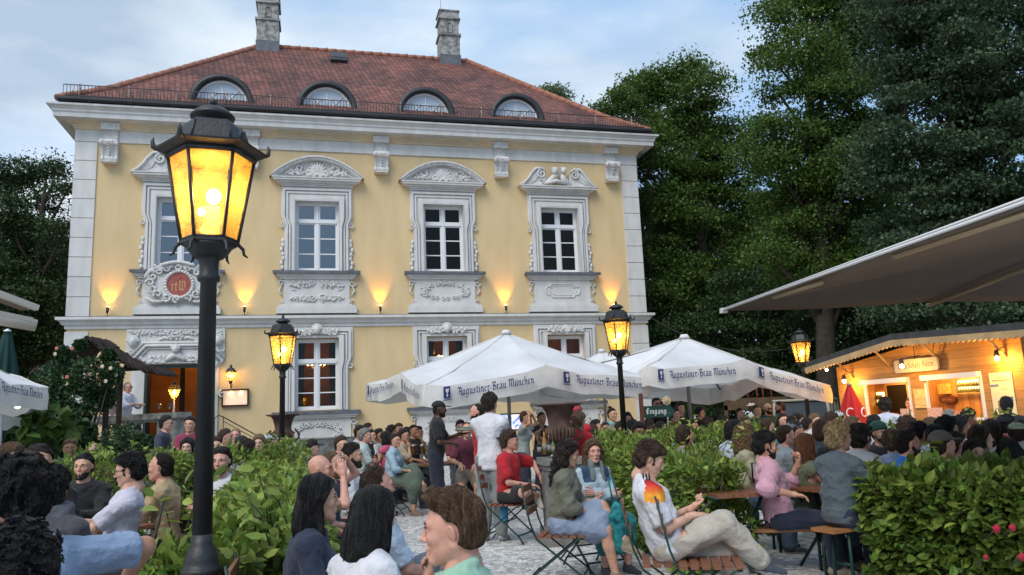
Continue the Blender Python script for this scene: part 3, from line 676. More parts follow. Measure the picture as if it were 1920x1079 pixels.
# ---- protective netting at both ends of the facade
def net_mat():
    m=mat('bird_net',(.015,.015,.014),1.,spec=0); nt=m.node_tree; b=nt.nodes['Principled BSDF']; L=nt.links.new
    tc=nt.nodes.new('ShaderNodeTexCoord'); br=nt.nodes.new('ShaderNodeTexBrick'); mp=nt.nodes.new('ShaderNodeMapping'); mp.inputs['Rotation'].default_value=(pi/2,0,.0)
    L(tc.outputs['UV'],br.inputs[0]) if 0 else None
    sp=nt.nodes.new('ShaderNodeSeparateXYZ'); cb=nt.nodes.new('ShaderNodeCombineXYZ'); L(tc.outputs['Object'],sp.inputs[0]); ad=nt.nodes.new('ShaderNodeMath'); L(sp.outputs[0],ad.inputs[0]); L(sp.outputs[1],ad.inputs[1]); L(ad.outputs[0],cb.inputs[0]); L(sp.outputs[2],cb.inputs[1]); L(cb.outputs[0],br.inputs[0])
    br.offset=0; br.inputs['Scale'].default_value=1; br.inputs['Brick Width'].default_value=.06; br.inputs['Row Height'].default_value=.06; br.inputs['Mortar Size'].default_value=.004; br.inputs['Mortar Smooth'].default_value=0
    L(br.outputs['Fac'],b.inputs['Alpha']); return m
mb=MB(); mb.add([(-.12,-.25,5.1),(-.42,-.45,8.9),(-.42,4,8.9),(-.4,4,5.1)],[(0,1,2,3)]); mb.build('bird_net',net_mat(),villa); mb=MB()
mb.add([(W+.12,-.25,5.1),(W+.6,-.6,11.4),(W+.45,4,11.4),(W+.4,4,5.1)],[(3,2,1,0)])
mb.build('bird_net',net_mat(),villa)
# ---- lantern and menu case by the door
# ================================================================ GROUND
def ground_mat():
    m=mat('gravel',(.3,.3,.3),.95); nt=m.node_tree; b=nt.nodes['Principled BSDF']; L=nt.links.new
    tc=nt.nodes.new('ShaderNodeTexCoord'); v=nt.nodes.new('ShaderNodeTexVoronoi'); v.inputs['Scale'].default_value=42; L(tc.outputs['Object'],v.inputs[0])
    v2=nt.nodes.new('ShaderNodeTexVoronoi'); v2.inputs['Scale'].default_value=15; L(tc.outputs['Object'],v2.inputs[0])
    bw=nt.nodes.new('ShaderNodeSeparateColor'); L(v.outputs['Color'],bw.inputs[0]); bw2=nt.nodes.new('ShaderNodeSeparateColor'); L(v2.outputs['Color'],bw2.inputs[0])
    av=nt.nodes.new('ShaderNodeMath'); L(bw.outputs[0],av.inputs[0]); L(bw2.outputs[1],av.inputs[1])
    n=nt.nodes.new('ShaderNodeTexNoise'); n.inputs['Scale'].default_value=.7; n.inputs['Detail'].default_value=6; L(tc.outputs['Object'],n.inputs[0])
    a2=nt.nodes.new('ShaderNodeMath'); a2.operation='MULTIPLY_ADD'; a2.inputs[1].default_value=.8; L(n.outputs[0],a2.inputs[0]); L(av.outputs[0],a2.inputs[2])
    d=nt.nodes.new('ShaderNodeMath'); d.operation='DIVIDE'; d.inputs[1].default_value=2.6; L(a2.outputs[0],d.inputs[0])
    L(_ramp(nt,d.outputs[0],[(.15,(.16,.16,.16)),(.5,(.42,.415,.405)),(.85,(.75,.74,.72))]),b.inputs['Base Color'])
    bp=nt.nodes.new('ShaderNodeBump'); bp.inputs['Strength'].default_value=1; bp.inputs['Distance'].default_value=.012; L(v.outputs['Distance'],bp.inputs['Height']); bp.invert=True; L(bp.outputs[0],b.inputs['Normal']); return m
M_grav=ground_mat()
n=90; xs=np.linspace(-1,1,n); xs=np.sign(xs)*np.abs(xs)**2.2*170; ys=np.linspace(-1,1,n); ys=np.sign(ys)*np.abs(ys)**2.2*170
G=np.array([(x,y+6,.012*math.sin(x*1.3)*math.sin(y*.9)*(abs(x)<20)) for x in xs for y in ys]); GF=np.array([(i*n+j,(i+1)*n+j,(i+1)*n+j+1,i*n+j+1) for i in range(n-1) for j in range(n-1)])
g=mesh_np('ground',G,GF,M_grav,S=True); g['kind']='structure'
mb=MB(); mb.add([(-60,34,.03),(70,30,.03),(80,150,.03),(-70,150,.03)],[(0,1,2,3)]); mb.add([(13,5,.03),(60,5,.03),(60,30,.03),(13,30,.03)],[(0,1,2,3)]); mb.add([(-60,5,.03),(-14.5,5,.03),(-14.5,34,.03),(-60,34,.03)],[(0,1,2,3)])
o=mb.build('lawn',mat('park_soil_grass',(.03,.045,.018),.95,var=.5,vscale=3)); o['kind']='structure'
# loose larger pebbles near the path
rp=np.random.default_rng(3); mb=MB()
ico=[(0,0,1),(.9,0,.2),(.28,.85,.2),(-.73,.53,.2),(-.73,-.53,.2),(.28,-.85,.2)]; icf=[(0,1,2),(0,2,3),(0,3,4),(0,4,5),(0,5,1)]
for i in range(6500):
    y=4.2+13*rp.random()**1.5; x=rp.uniform(-.35,.42)*y; s=rp.uniform(.004,.011); a=rp.uniform(0,6.3); ca,sa=math.cos(a)*s,math.sin(a)*s
    mb.add([(x+p[0]*ca-p[1]*sa,y+p[0]*sa+p[1]*ca,p[2]*s*.8) for p in ico],icf)
o=mb.build('pebbles',mat('pebble',(.42,.42,.42),.9,island=.5)); o['kind']='stuff'; o['label']='loose pale grey pebbles lying on the gravel path'; o['category']='pebbles'
# ================================================================ STREET LAMPS
M_iron=mat('dark_cast_iron',(.018,.019,.02),.48,var=.4,vscale=6,bump=.15,bscale=60,spec=.5)
def lampglass():
    m=mat('amber_lamp_glass',(.9,.6,.2),.25); nt=m.node_tree; nt.nodes.clear(); L=nt.links.new
    o=nt.nodes.new('ShaderNodeOutputMaterial'); mx=nt.nodes.new('ShaderNodeMixShader'); t=nt.nodes.new('ShaderNodeBsdfTransparent'); e=nt.nodes.new('ShaderNodeBsdfTranslucent'); g=nt.nodes.new('ShaderNodeBsdfGlossy'); m2=nt.nodes.new('ShaderNodeMixShader')
    tc=nt.nodes.new('ShaderNodeTexCoord'); n=nt.nodes.new('ShaderNodeTexNoise'); n.inputs['Scale'].default_value=14; n.inputs['Detail'].default_value=8; L(tc.outputs['Object'],n.inputs[0])
    mr=nt.nodes.new('ShaderNodeMapRange'); mr.inputs[1].default_value=.3; mr.inputs[2].default_value=.75; mr.inputs[3].default_value=.22; mr.inputs[4].default_value=.45; L(n.outputs[0],mr.inputs[0])
    t.inputs[0].default_value=(1,.80,.42,1); e.inputs[0].default_value=(.88,.58,.2,1); g.inputs['Roughness'].default_value=.15
    L(mr.outputs[0],mx.inputs[0]); L(t.outputs[0],mx.inputs[1]); L(e.outputs[0],mx.inputs[2]); m2.inputs[0].default_value=.04; L(mx.outputs[0],m2.inputs[1]); L(g.outputs[0],m2.inputs[2]); L(m2.outputs[0],o.inputs[0]); return m
M_lg=lampglass(); M_lb=mat('lamp_flame_bulb',(1,.8,.4),emit=(1,.68,.25),estr=60); M_refl=mat('lamp_reflector',(.6,.42,.2),.45)
M_mantle=mat('glowing_mantle',(1,.7,.3),.6,emit=(1,.5,.12),estr=3)
def lamp(loc,rz,label,power,hi=True):
    t=thing('street_lamp',label,'street lamp',loc,rz,'gas style lanterns on black posts')
    H=3.3; ph=rad(0)
    def hexr(prof,m=0,mbx=None): mbx.lathe(prof,6,m,smooth=False,ph=ph)
    mb=MB(); mb.lathe([(.10,0),(.10,.55),(.085,.62),(.080,.79),(.098,.80),(.098,.825),(.084,.84),(.082,.86),(.076,.89),(.062,.925),(.050,.945),(.048,.99)],28)
    mb.lathe([(.12,.02),(.135,.03),(.135,.12),(.12,.15)],28); base=mb.build('base',M_iron,t)
    mb=MB(); mb.lathe([(.048,.98),(.041,2.27),(.056,2.28),(.058,2.30),(.048,2.32),(.048,2.36),(.05,2.38),(.058,2.40),(.075,2.42)],24); mb.build('post',M_iron,t)
    mb=MB(); mb.lathe([(.07,2.40),(.10,2.43),(.115,2.455),(.135,2.47)],24); hexr([(.13,2.462),(.152,2.475),(.152,2.49),(.14,2.495)],0,mb)
    for k in range(6):
        a=ph+k*pi/3; c,s=math.cos(a),math.sin(a)
        mb.tube([(.145*c,.145*s,2.48),(.17*c,.17*s,2.455),(.175*c,.175*s,2.425),(.195*c,.195*s,2.41)],[.01,.01,.008,.004],6)
    mb.build('dish',M_iron,t)
    mb=MB()
    for k in range(6):
        a=ph+k*pi/3; b=a+pi/3; A=np.array([math.cos(a),math.sin(a),0]);B=np.array([math.cos(b),math.sin(b),0])
        mb.tube([A*.142+(0,0,2.49),A*.222+(0,0,2.965)],.0095,5)
        mb.tube([A*.142+(0,0,2.497),B*.142+(0,0,2.497)],.009,5); mb.tube([A*.222+(0,0,2.955),B*.222+(0,0,2.955)],.016,5)
    mb.build('frame',M_iron,t)
    mb=MB()
    for k in range(6):
        a=ph+k*pi/3; b=a+pi/3; A=np.array([math.cos(a),math.sin(a),0]);B=np.array([math.cos(b),math.sin(b),0]); e=.06
        p=[(A+(B-A)*e)*.139+(0,0,2.50),(B+(A-B)*e)*.139+(0,0,2.50),(B+(A-B)*e)*.217+(0,0,2.95),(A+(B-A)*e)*.217+(0,0,2.95)]; mb.add(p,[(0,1,2,3)])
    mb.build('glass',M_lg,t)
    mb=MB(); hexr([(.225,2.962),(.288,2.985),(.292,2.995),(.21,3.02),(.15,3.025),(.14,3.02)],0,mb)
    hexr([(.195,3.018),(.165,3.12),(.15,3.14),(.135,3.145)],0,mb); mb.lathe([(.075,3.12),(.075,3.175),(.115,3.185),(.118,3.195),(.1,3.215),(.075,3.235),(.045,3.245),(.028,3.25),(.02,3.262)],24)
    for k in range(6):
        a=ph+k*pi/3; c,s=math.cos(a),math.sin(a); mb.tube([(.275*c,.275*s,2.99),(.292*c,.292*s,3.0),(.296*c,.296*s,3.03),(.29*c,.29*s,3.05)],[.014,.014,.011,.003],6)
        b=a+pi/3; mb.tube([(.195*c,.195*s,3.02),(.165*c,.165*s,3.125)],.007,5)
    mb.ball((0,0,3.28),.022,12,8); hd=mb.build('hood',M_iron,t)
    mb=MB(); mb.lathe([(.20,2.957),(.20,2.962)],24); mb.build('reflector',M_refl,t)
    mb=MB(); mb.ball((.015,-.01,2.74),(.038,.038,.042),14,10,0); mb.ball((-.045,.02,2.66),(.02,.02,.022),12,8,0)
    for k in range(7): mb.tube([(.0+.012*k-.03,.0,2.52),(.0+.012*k-.03,0,2.69)],.004,5,1)
    mb.lathe([(.035,2.49),(.035,2.54),(.02,2.55)],12,1); mb.build('burner',[M_lb,M_mantle],t)
    plight('lamp_light',(.0,-.0,2.78),power,(1,.56,.16),.05,t)
    return t
def lp(px,py,Y): p=at(px,py,Y); return (p[0],p[1],0)
lamp(lp(384,811,4.0),rad(20),'large black lamp post with glowing amber lantern nearest in front of the villa',3.6)
for (px,py,Y,r,lb) in ((529,795,12.4,35,'black lamp post with lit lantern standing beside the urn left of the parasols'),(1168,775,12.4,10,'black lamp post with lit lantern between the two large white parasols'),(1513,759,18.0,40,'black lamp post with lit lantern beside the wooden hut')):
    lamp(lp(px,py,Y),rad(r),lb,4)
# ================================================================ PARASOLS
def canvas(nm,col,tr,**k):
    m=mat(nm,col,.85,**k); nt=m.node_tree; b=nt.nodes['Principled BSDF']; out=nt.nodes['Material Output']; t=nt.nodes.new('ShaderNodeBsdfTranslucent'); mx=nt.nodes.new('ShaderNodeMixShader'); mx.inputs[0].default_value=tr; t.inputs[0].default_value=(*[x*.95 for x in col],1)
    nt.links.new(b.outputs[0],mx.inputs[1]); nt.links.new(t.outputs[0],mx.inputs[2]); nt.links.new(mx.outputs[0],out.inputs[0]); return m
M_canv=canvas('white_canvas',(.82,.83,.85),.3,var=.16,vscale=1.2,bump=.6,bscale=5)
M_val=canvas('white_valance',(.78,.77,.74),.25,var=.2,vscale=2.5,bump=.6,bscale=7)
M_navy=mat('navy_print',(.02,.03,.14),.7); M_pole=mat('grey_pole',(.22,.21,.19),.5)
M_woodrib=mat('dark_rib',(.10,.09,.08),.6)
def valance_text(mb,A,B,h,off,txt='Augustiner-Bräu München',x0=.2,x1=.93,badge=True):
    A=np.array(A);B=np.array(B); d=B-A; n=np.cross(d,(0,0,1.)); n/=np.linalg.norm(n); n=n*off
    def fn(s,t,e=0): q=x0+(x1-x0)*s; w=.02*math.sin(q*9)*math.sin(pi*q); return A+d*q+n*(1+e*40)+n/abs(off)*w*.0+np.array([0,0,-h*.68+t*h*.235])
    text_mb(mb,txt,fn,0,.27)
    if badge:
        q0,q1=x0-.11,x0-.055
        def P(q,z): return A+d*q+n*1.0+np.array([0,0,-h*z])
        mb.add([P(q0,.18),P(q1,.18),P(q1,.72),P(q0,.72)],[(0,1,2,3)],0)
        n2=n*1.3; Q=lambda q,z:P(q,z)+(n2-n)
        m=(q0+q1)/2; w=(q1-q0)
        mb.add([Q(m-w*.25,.28),Q(m+w*.25,.28),Q(m+w*.2,.42),Q(m,.5),Q(m-w*.2,.42)],[(0,1,2,3,4)],1); mb.add([Q(m-w*.08,.5),Q(m+w*.08,.5),Q(m+w*.12,.64),Q(m-w*.12,.64)],[(0,1,2,3)],1)
        mb.add([P(q0-.005,.76),P(q1+.005,.76),P(q1+.005,.80),P(q0-.005,.80)],[(0,1,2,3)],0)
def parasol(label,apex,ring,poles,vh=.36,texts=(),sag=.06,base=True,grp='white parasols of the beer garden'):
    """apex and ring: world points; even ring index = corner, odd = middle of a side"""
    c=np.array([apex[0],apex[1],0]); t=thing('parasol',label,'parasol',tuple(c),0,grp)
    A=np.array(apex)-c; R=[np.array(r)-c for r in ring]; n=len(R); K=7; S=6
    mb=MB(); V=[];F=[]
    # canopy: fan with sag between ribs
    cols=[]
    for i in range(n):
        for s in range(S):
            f=s/S; e=R[i]*(1-f)+R[(i+1)%n]*f; col=[]
            for k in range(1,K+1):
                r=k/K; p=A+(e-A)*r; sg=sag*math.sin(pi*f)*r*1.0+.05*math.sin(pi*r); p=p-np.array([0,0,sg])+np.array([0,0,(.022*math.sin(i*5+k*2.1+s*1.7)+.016*math.sin(s*4.1+i*2))*r]); col.append(p)
            cols.append(col)
    m=len(cols); V=[A]+[p for c_ in cols for p in c_]
    for j in range(m):
        a=1+j*K; b=1+((j+1)%m)*K; F.append((0,a,b))
        for k in range(K-1): F.append((a+k,a+k+1,b+k+1,b+k))
    # double sided shell: thin thickness
    Vn=np.array(V); mb.add(Vn,F,0,True); V0=V[0]; can=mb.build('canopy',M_canv,t)
    mb=MB(); edge=[c_[-1] for c_ in cols]; V=[];F=[]
    for j in range(m+0):
        e=edge[j]; o=e-A; o[2]=0; o/=np.linalg.norm(o); f=(j%S)/S
        hh=vh*(1+.04*math.sin(j*1.3)); V+= [e,e+o*.03+(0,0,-hh*.5),e+o*(.012+.05*math.sin(j*2.3)*(f>0))+(0,0,-hh)]
    for j in range(m):
        a=j*3;b=((j+1)%m)*3; F+=[(a,a+1,b+1,b),(a+1,a+2,b+2,b+1)]
    mb.add(V,F,0,True); va=mb.build('valance',M_val,t)
    mb=MB()
    for (i,x0,x1) in texts:
        P=R[i]; Q=R[(i+1)%n]; L=Q-P
        # keep in front of the cloth
        valance_text(mb,P,Q,vh,.075,x0=x0,x1=x1)
    if mb.n: mb.build('lettering',[M_navy,M_val],va)
    mb=MB(); mb.tube([A+(0,0,-.02),A+(0,0,.06)],[.12,.07],10); mb.build('cap',M_canv,can)
    mb=MB()
    for i in range(n): mb.tube([V0+np.array((0,0,.004))]+[np.array(p)+(0,0,.003) for p in cols[i*S]],.011,5)
    mb.build('seam',M_val,can)
    hub=A+np.array([0,0,-.75])
    for i in range(n): mb=MB(); mb.tube([A+(0,0,-.08),R[i]+(0,0,-.05)],.018,5); rb=mb.build('rib',M_woodrib,t); mb=MB(); mb.tube([hub,A*.5+R[i]*.5+(0,0,-.09)],.014,5); mb.build('strut',M_woodrib,rb)
    mb=MB(); mb.tube([(0,0,0),(0,0,A[2])],.038,10); mb.lathe([(.35,0),(.35,.06),(.08,.09),(.05,.3)],16); mb.build('pole',M_pole,t)
    for (x,y,z) in poles: pass
    return t
def rp_(px,py,Y): return at(px,py,Y)
C1=rp_(799,724,12.7);C2=rp_(1024,688,13.3);C3=rp_(1219,706,14.5);C5=rp_(687,721,16.4);C4=rp_(752,700,14.5)
ap=rp_(949,625,15.5)
def opp(p,z): q=2*ap-p; q[2]=z; return q
parasol('large white parasol with navy lettering in the middle of the garden',ap,[C1,C2,C3,opp(C4,2.33),opp(C1,2.15),opp(C2,2.33),C5,C4],[],texts=((0,.24,.88),(1,.24,.88),(3,.2,.9),(4,.2,.9),(6,.25,.9),(7,.3,.9),(5,.2,.9)))
ap=rp_(1283,633,16.); D1=rp_(1213,688,14.2);D2=rp_(1396,676,14.6);D3=rp_(1557,722,16.3); D0=rp_(1150,712,15.5)
parasol('large white parasol with navy lettering right of the lamp post, near the entrance sign',ap,[D1,D2,D3,opp(D0,2.3),opp(D1,2.0),opp(D2,2.2),opp(D3,2.3),D0],[],texts=((0,.2,.88),(1,.22,.86),(3,.2,.9),(4,.2,.9)))
ap=rp_(1128,659,21.); E=[ap+np.array([x,y,-.75 if abs(x)+abs(y)>2.5 else -.7]) for x,y in ((-1.6,-1.6),(0,-1.6),(1.6,-1.6),(1.6,0),(1.6,1.6),(0,1.6),(-1.6,1.6),(-1.6,0))]
parasol('small white parasol showing only its top behind the two large parasols',ap,E,[],vh=.25)
ap=rp_(-75,655,10.5); E1=rp_(98,728,10.2)
E=[rp_(-190,735,8.2),rp_(-20,700,8.6),rp_(90,724,9.6),opp(rp_(-150,735,9.4),E1[2]+.05),opp(rp_(-190,735,8.2),E1[2]),ap+np.array([0,2.,-.85]),opp(rp_(90,724,9.6),E1[2]),rp_(-260,735,10)]
parasol('white parasol with navy lettering cut off at the left edge',ap,E,[],vh=.27,texts=((1,.1,.8),(2,.2,.9)))
# closed parasols
def closed(label,name,px,ytop,ybot,Y,m,wtop=.05,wbot=.22,mm=None,txt=False,grp=None):
    T=at(px,ytop,Y); zb=at(px,ybot,Y)[2]; t=thing(name,label,'parasol',(T[0],T[1],0),0,grp)
    mb=MB(); n=40; V=[];F=[]; lv=12
    for k in range(lv+1):
        f=k/lv; z=T[2]+(zb-T[2])*f; r=wtop+(wbot-wtop)*f**.8
        for j in range(n): a=2*pi*j/n; rr=r*(1+.22*math.cos(8*a+f*1.3)*min(1,f*2)); V.append((rr*math.cos(a),rr*math.sin(a),z))
    for k in range(lv):
        for j in range(n): a=k*n+j;b=k*n+(j+1)%n; F.append((a,b,b+n,a+n))
    F.append(tuple(range(n))); mb.add(V,F,0,True); can=mb.build('canopy',m,t)
    if txt:
        mb=MB()
        for sx in (-.13,.13): scroll_w(mb,sx,zb+(T[2]-zb)*.33,wbot*.95)
        mb.build('lettering',mat('white_print',(.8,.8,.8),.6),can)
    mb=MB(); mb.tube([(0,0,0),(0,0,T[2]+.04)],.025,8); mb.lathe([(.05,T[2]-.02),(.05,T[2]+.02)],10); mb.lathe([(.25,0),(.25,.08),(.05,.1)],12); mb.build('pole',mm or M_pole,t)
    return t
def scroll_w(mb,x,z,r):
    P=[(x+.06*math.cos(a),-math.sqrt(max(.0004,r*r-(x+.06*math.cos(a))**2))*.98-.02,z+.085*math.sin(a)) for a in np.linspace(.8,5.4,14)]; mb.tube(P,.012,5)
closed('closed dark green parasol behind the white one at the left edge','closed_parasol',14,622,735,12,mat('green_canvas',(.004,.035,.03),.8,bump=.2,bscale=10),.05,.2,M_wfr)
closed('closed red parasol with white print standing against the wooden hut','closed_parasol',1592,722,800,15.4,mat('red_canvas',(.42,.012,.015),.75,bump=.2,bscale=10),.03,.27,None,True)
# big grey square parasol top right (underside seen)
M_taupe=mat('taupe_canvas',(.21,.155,.12),.85,var=.12,vscale=3,bump=.12,bscale=30,stretch=(1,1,1)); M_alu=mat('white_aluminium',(.62,.62,.62),.4)
t=thing('large_square_parasol','large taupe square parasol seen from below at the right edge','parasol',(4.3,6.1,0))
o0=np.array([4.3,6.1,0]); A=at(1357,583,8.0); z=A[2]; B=at(1990,362,3.75); Cc=np.array([7.2,3.9,z]); Dd=at(1920,562,8.1)+np.array([1.2,0.1,-.0]); Dd[2]=z
ctr=at(2060,437,6.0); Q=[A,B,Cc,Dd]; mids=[(Q[i]+Q[(i+1)%4])/2+np.array([0,0,.02]) for i in range(4)]
ringp=[]; 
for i in range(4): ringp+= [Q[i],mids[i]]
mb=MB(); V=[];F=[]; K=8
for th in (0,.02):
    base=len(V)
    V.append(ctr-o0+(0,0,th))
    for i in range(8):
        for s in range(4):
            f=s/4; e=ringp[i]*(1-f)+ringp[(i+1)%8]*f
            for k in range(1,K+1): p=ctr+(e-ctr)*k/K; p=p+np.array([0,0,-.025*math.sin(pi*f)*(k/K)+th]); V.append(p-o0)
    for j in range(32):
        a=base+1+j*K; b=base+1+((j+1)%32)*K; F.append((base,a,b))
        for k in range(K-1): F.append((a+k,a+k+1,b+k+1,b+k))
h=len(V)//2
for j in range(32): a=1+j*K+K-1; b=1+((j+1)%32)*K+K-1; F.append((a,a+h,b+h,b))
mb.add(V,F,0,True); can=mb.build('canopy',M_taupe,t)
mb=MB()
for i in (5,7): mb.tube([ringp[i]+(0,0,-.035)+(ringp[i]-ctr)*.012-o0,ctr-(0,0,.06)-o0],.022,6,1)
for f0,f1 in ((.24,.42),(.66,1.)): mb.tube([A+(B-A)*f0+(.05,0,-.02)-o0,A+(B-A)*f1+(.09,0,-.02)-o0],.022,6,1)
mb.tube([A-o0+(-.02,0,.0),B-o0+(-.03,0,.01)],.011,6); mb.tube([A-o0+(-.0,0,.02),B-o0+(-.02,0,.035)],.008,6)
for i in range(4): mb.box(Q[i]-o0,(.07,.07,.05))
mb.build('rib_frame',[M_alu,mat('tan_rib',(.42,.32,.2),.5)],t)
mb=MB(); mb.tube([(0.1,0,0),(0.1,0,z+.1)],.04,10); mb.lathe([(.4,0),(.4,.06),(.1,.1)],16); mb.build('pole',M_alu,t)
# awning ends at the left edge
t=thing('retracted_awning','beige retracted awning arm reaching in from the left edge','awning',tuple(at(-60,580,5.5)*[1,1,0]))
o0=np.array(t.location); mb=MB()
def bar(mb,p,q,Y0,Y1,w,hh,m): 
    a=at(*p,Y0)-o0;b=at(*q,Y1)-o0; d=b-a; L=np.linalg.norm(d); x=d/L; zz=np.array([0,0,1.])-x*x[2]; zz/=np.linalg.norm(zz); yy=np.cross(zz,x)
    T=np.eye(4); T[:3,0]=x;T[:3,1]=yy;T[:3,2]=zz;T[:3,3]=(a+b)/2; mb.box((0,0,0),(L,w,hh),m,T)
bar(mb,(-80,528),(55,578),5.2,5.8,.14,.03,0); mb.build('canvas',M_taupe,t)
mb=MB(); bar(mb,(-80,522),(70,578),5.0,5.5,.04,.04,0); bar(mb,(-40,580),(60,600),5.2,5.5,.03,.03,0); mb.build('arm',mat('cream_metal',(.55,.5,.42),.4),t)
mb=MB(); a=at(-80,585,5.4)-o0; b=at(68,611,5.7)-o0; mb.tube([a,b],.045,16); mb.build('roller',mat('cream_metal'),t)
mb=MB(); mb.tube([(-.2,0,0),(-.2,0,at(-60,580,5.5)[2])],.05,8); mb.build('mast',M_alu,t)
# ================================================================ URNS
M_rust=mat('rusty_iron',(.10,.055,.04),.75,var=.45,vscale=9,bump=.4,bscale=50); M_stone=mat('grey_stone',(.22,.215,.20),.92,var=.35,vscale=7,bump=.5,bscale=40)
def urn(px,ytop,Y,label,pedH):
    T=at(px,ytop,Y); zt=T[2]; t=thing('urn',label,'urn',(T[0],T[1],0),rad(10),'iron urns on stone pedestals')
    k=.68
    def pr(l): return [(r*k,zt-d*k) for r,d in l][::-1]
    mb=MB(); mb.lathe(pr([(.36,.0),(.42,.0),(.42,.03),(.30,.06),(.25,.14),(.215,.26),(.20,.38),(.24,.42),(.255,.5),(.235,.6),(.16,.7),(.07,.76),(.06,.82),(.11,.88),(.14,.92),(.14,.95)]),32)
    for i in range(24):
        a=2*pi*i/24; mb.tube([(.25*k*math.cos(a),.25*k*math.sin(a),zt-.44*k),(.262*k*math.cos(a),.262*k*math.sin(a),zt-.52*k),(.235*k*math.cos(a),.235*k*math.sin(a),zt-.62*k),(.16*k*math.cos(a),.16*k*math.sin(a),zt-.7*k)],.018,5)
    for s in (-1,1): mb.tube([(s*.2,0,zt-.4*k),(s*.27,0,zt-.5*k),(s*.26,0,zt-.62*k),(s*.2,0,zt-.66*k)],.02,6)
    mb.build('bowl',M_rust,t); zb=zt-.95*k
    mb=MB(); mb.box((0,0,zb-.04),(.52,.52,.08)); mb.box((0,0,zb-.11),(.46,.46,.06)); mb.box((0,0,(zb-.14+.18)/2),(.42,.42,zb-.14-.18)); mb.box((0,0,.13),(.5,.5,.10)); mb.box((0,0,.04),(.58,.58,.08)); 
    mb.box((0,-.212,(zb+.1)/2),(.28,.01,zb*.5)); mb.build('pedestal',M_stone,t)
urn(1047,757,9.6,'rusty iron urn on the pedestal right of the seated man in a red shirt',.9); urn(531,777,13.5,'rusty iron urn behind the lamp post on the left',.9)
# ================================================================ TERRACE
M_bal=mat('weathered_limestone',(.30,.30,.27),.92,var=.5,vscale=6,bump=.6,bscale=30,col2=(.13,.13,.11))
TZ=1.1
Tp0=at(170,775,18.5); Tp1=at(340,773,17.2)
t=thing('terrace','raised stone terrace with balustrade in front of the villa door','terrace',(Tp0[0],Tp0[1],0)); o0=np.array([Tp0[0],Tp0[1],0]); zr=Tp1[2]
p0=np.array([0,0.]); p1=(Tp1-Tp0)[:2]; d=p1/np.linalg.norm(p1); L=np.linalg.norm(p1); ang=math.atan2(d[1],d[0]); Tm=np.eye(4); Tm[:3,:3]=np.array(Matrix.Rotation(ang,3,'Z'))
mb=MB(); mb.bb(-1.2,L+.1,-.2,.2,zr-.13,zr,0,Tm); mb.bb(-1.2,L+.05,-.14,.14,zr-.19,zr-.13,0,Tm); mb.build('rail',M_bal,t)
mb=MB(); mb.bb(L-.55,L+.02,-.17,.17,0,zr-.19,0,Tm); mb.bb(-1.2,-.9,-.17,.17,0,zr-.19,0,Tm); mb.build('pier',M_bal,t)
for x in (-.6,-.22,.16,.54,.92,1.3,1.68):
    if x>L-.6: continue
    mb=MB(); s=(zr-.19-.6); mb.lathe([(.09,.55),(.09,.6),(.05,.64),(.13,.6+s*.45),(.13,.6+s*.55),(.05,.6+s*.95),(.09,.6+s)],10,0,(0,0,0),Tm@np.array([[1,0,0,x],[0,1,0,0],[0,0,1,0],[0,0,0,1]]),smooth=False); mb.build('baluster',M_bal,t)
mb=MB(); mb.bb(-1.2,L,-.15,.15,0,.56,0,Tm); mb.bb(-1.2,L,.15,6.6,0,1.1,0,Tm); mb.build('base',M_bal,t)
mb=MB(); mb.bb(-1.15,L-.1,.2,6.5,1.105,1.15,0,Tm); mb.build('paving',M_stone,t)
# steps + handrail
t=thing('stair_handrail','thin black iron handrail rising to the villa door','handrail',tuple(VF.w(4.4,1.2,0)),VF.a)
mb=MB(); mb.tube([(0,0,0),(0,0,1.85),(.12,0,1.93),(.25,0,1.87),(1.6,0,1.05)],.018,6); mb.tube([(.25,0,1.0),(.25,0,1.87)],.014,6); mb.tube([(.25,0,1.75),(1.6,0,.93)],.012,6); mb.tube([(1.6,0,0),(1.6,0,1.05)],.018,6); mb.build('rail',M_iron,t)
t=thing('entrance_steps','grey stone steps under the iron handrail at the villa door','steps',tuple(VF.w(3.1,0,0)),VF.a)
mb=MB(); 
for k in range(6): mb.bb(-1.2,1.15,-.3*(7-k)-.3,-.3*(6-k)-.29,0,.2*(k+1))
mb.bb(-1.2,1.15,-.6-.3,-.1,0,1.22); mb.build('tread',M_stone,t)
# lantern on a slim pole at the terrace
P=at(327,735,17.6); t=thing('terrace_lantern','round glowing lantern on a slim pole in front of the villa door','lantern',(P[0],P[1],0))
mb=MB(); mb.tube([(0,0,0),(0,0,P[2]-.14)],.02,8); mb.lathe([(.12,0),(.12,.05),(.02,.08)],10); mb.build('pole',M_alu,t)
mb=MB(); z=P[2]; mb.lathe([(.05,z-.16),(.11,z-.02),(.15,z+.05),(.11,z+.13),(.04,z+.17)],8,0,smooth=False); mb.build('glass',M_lg,t)
mb=MB(); mb.ball((0,0,z-.02),.05,10,8); mb.build('bulb',mat('lantern_bulb',(1,.8,.4),emit=(1,.7,.25),estr=45),t)
mb=MB()
for k in range(8): a=k*pi/4; mb.tube([(.05*math.cos(a),.05*math.sin(a),z-.16),(.152*math.cos(a),.152*math.sin(a),z+.05),(.03*math.cos(a),.03*math.sin(a),z+.18)],.007,4)
mb.lathe([(.16,z+.045),(.16,z+.06)],8); mb.lathe([(.03,z+.17),(.03,z+.22),(.0,z+.26)],8); mb.build('frame',M_iron,t); plight('lantern_light',(0,0,z+.02),8,(1,.6,.2),.06,t)
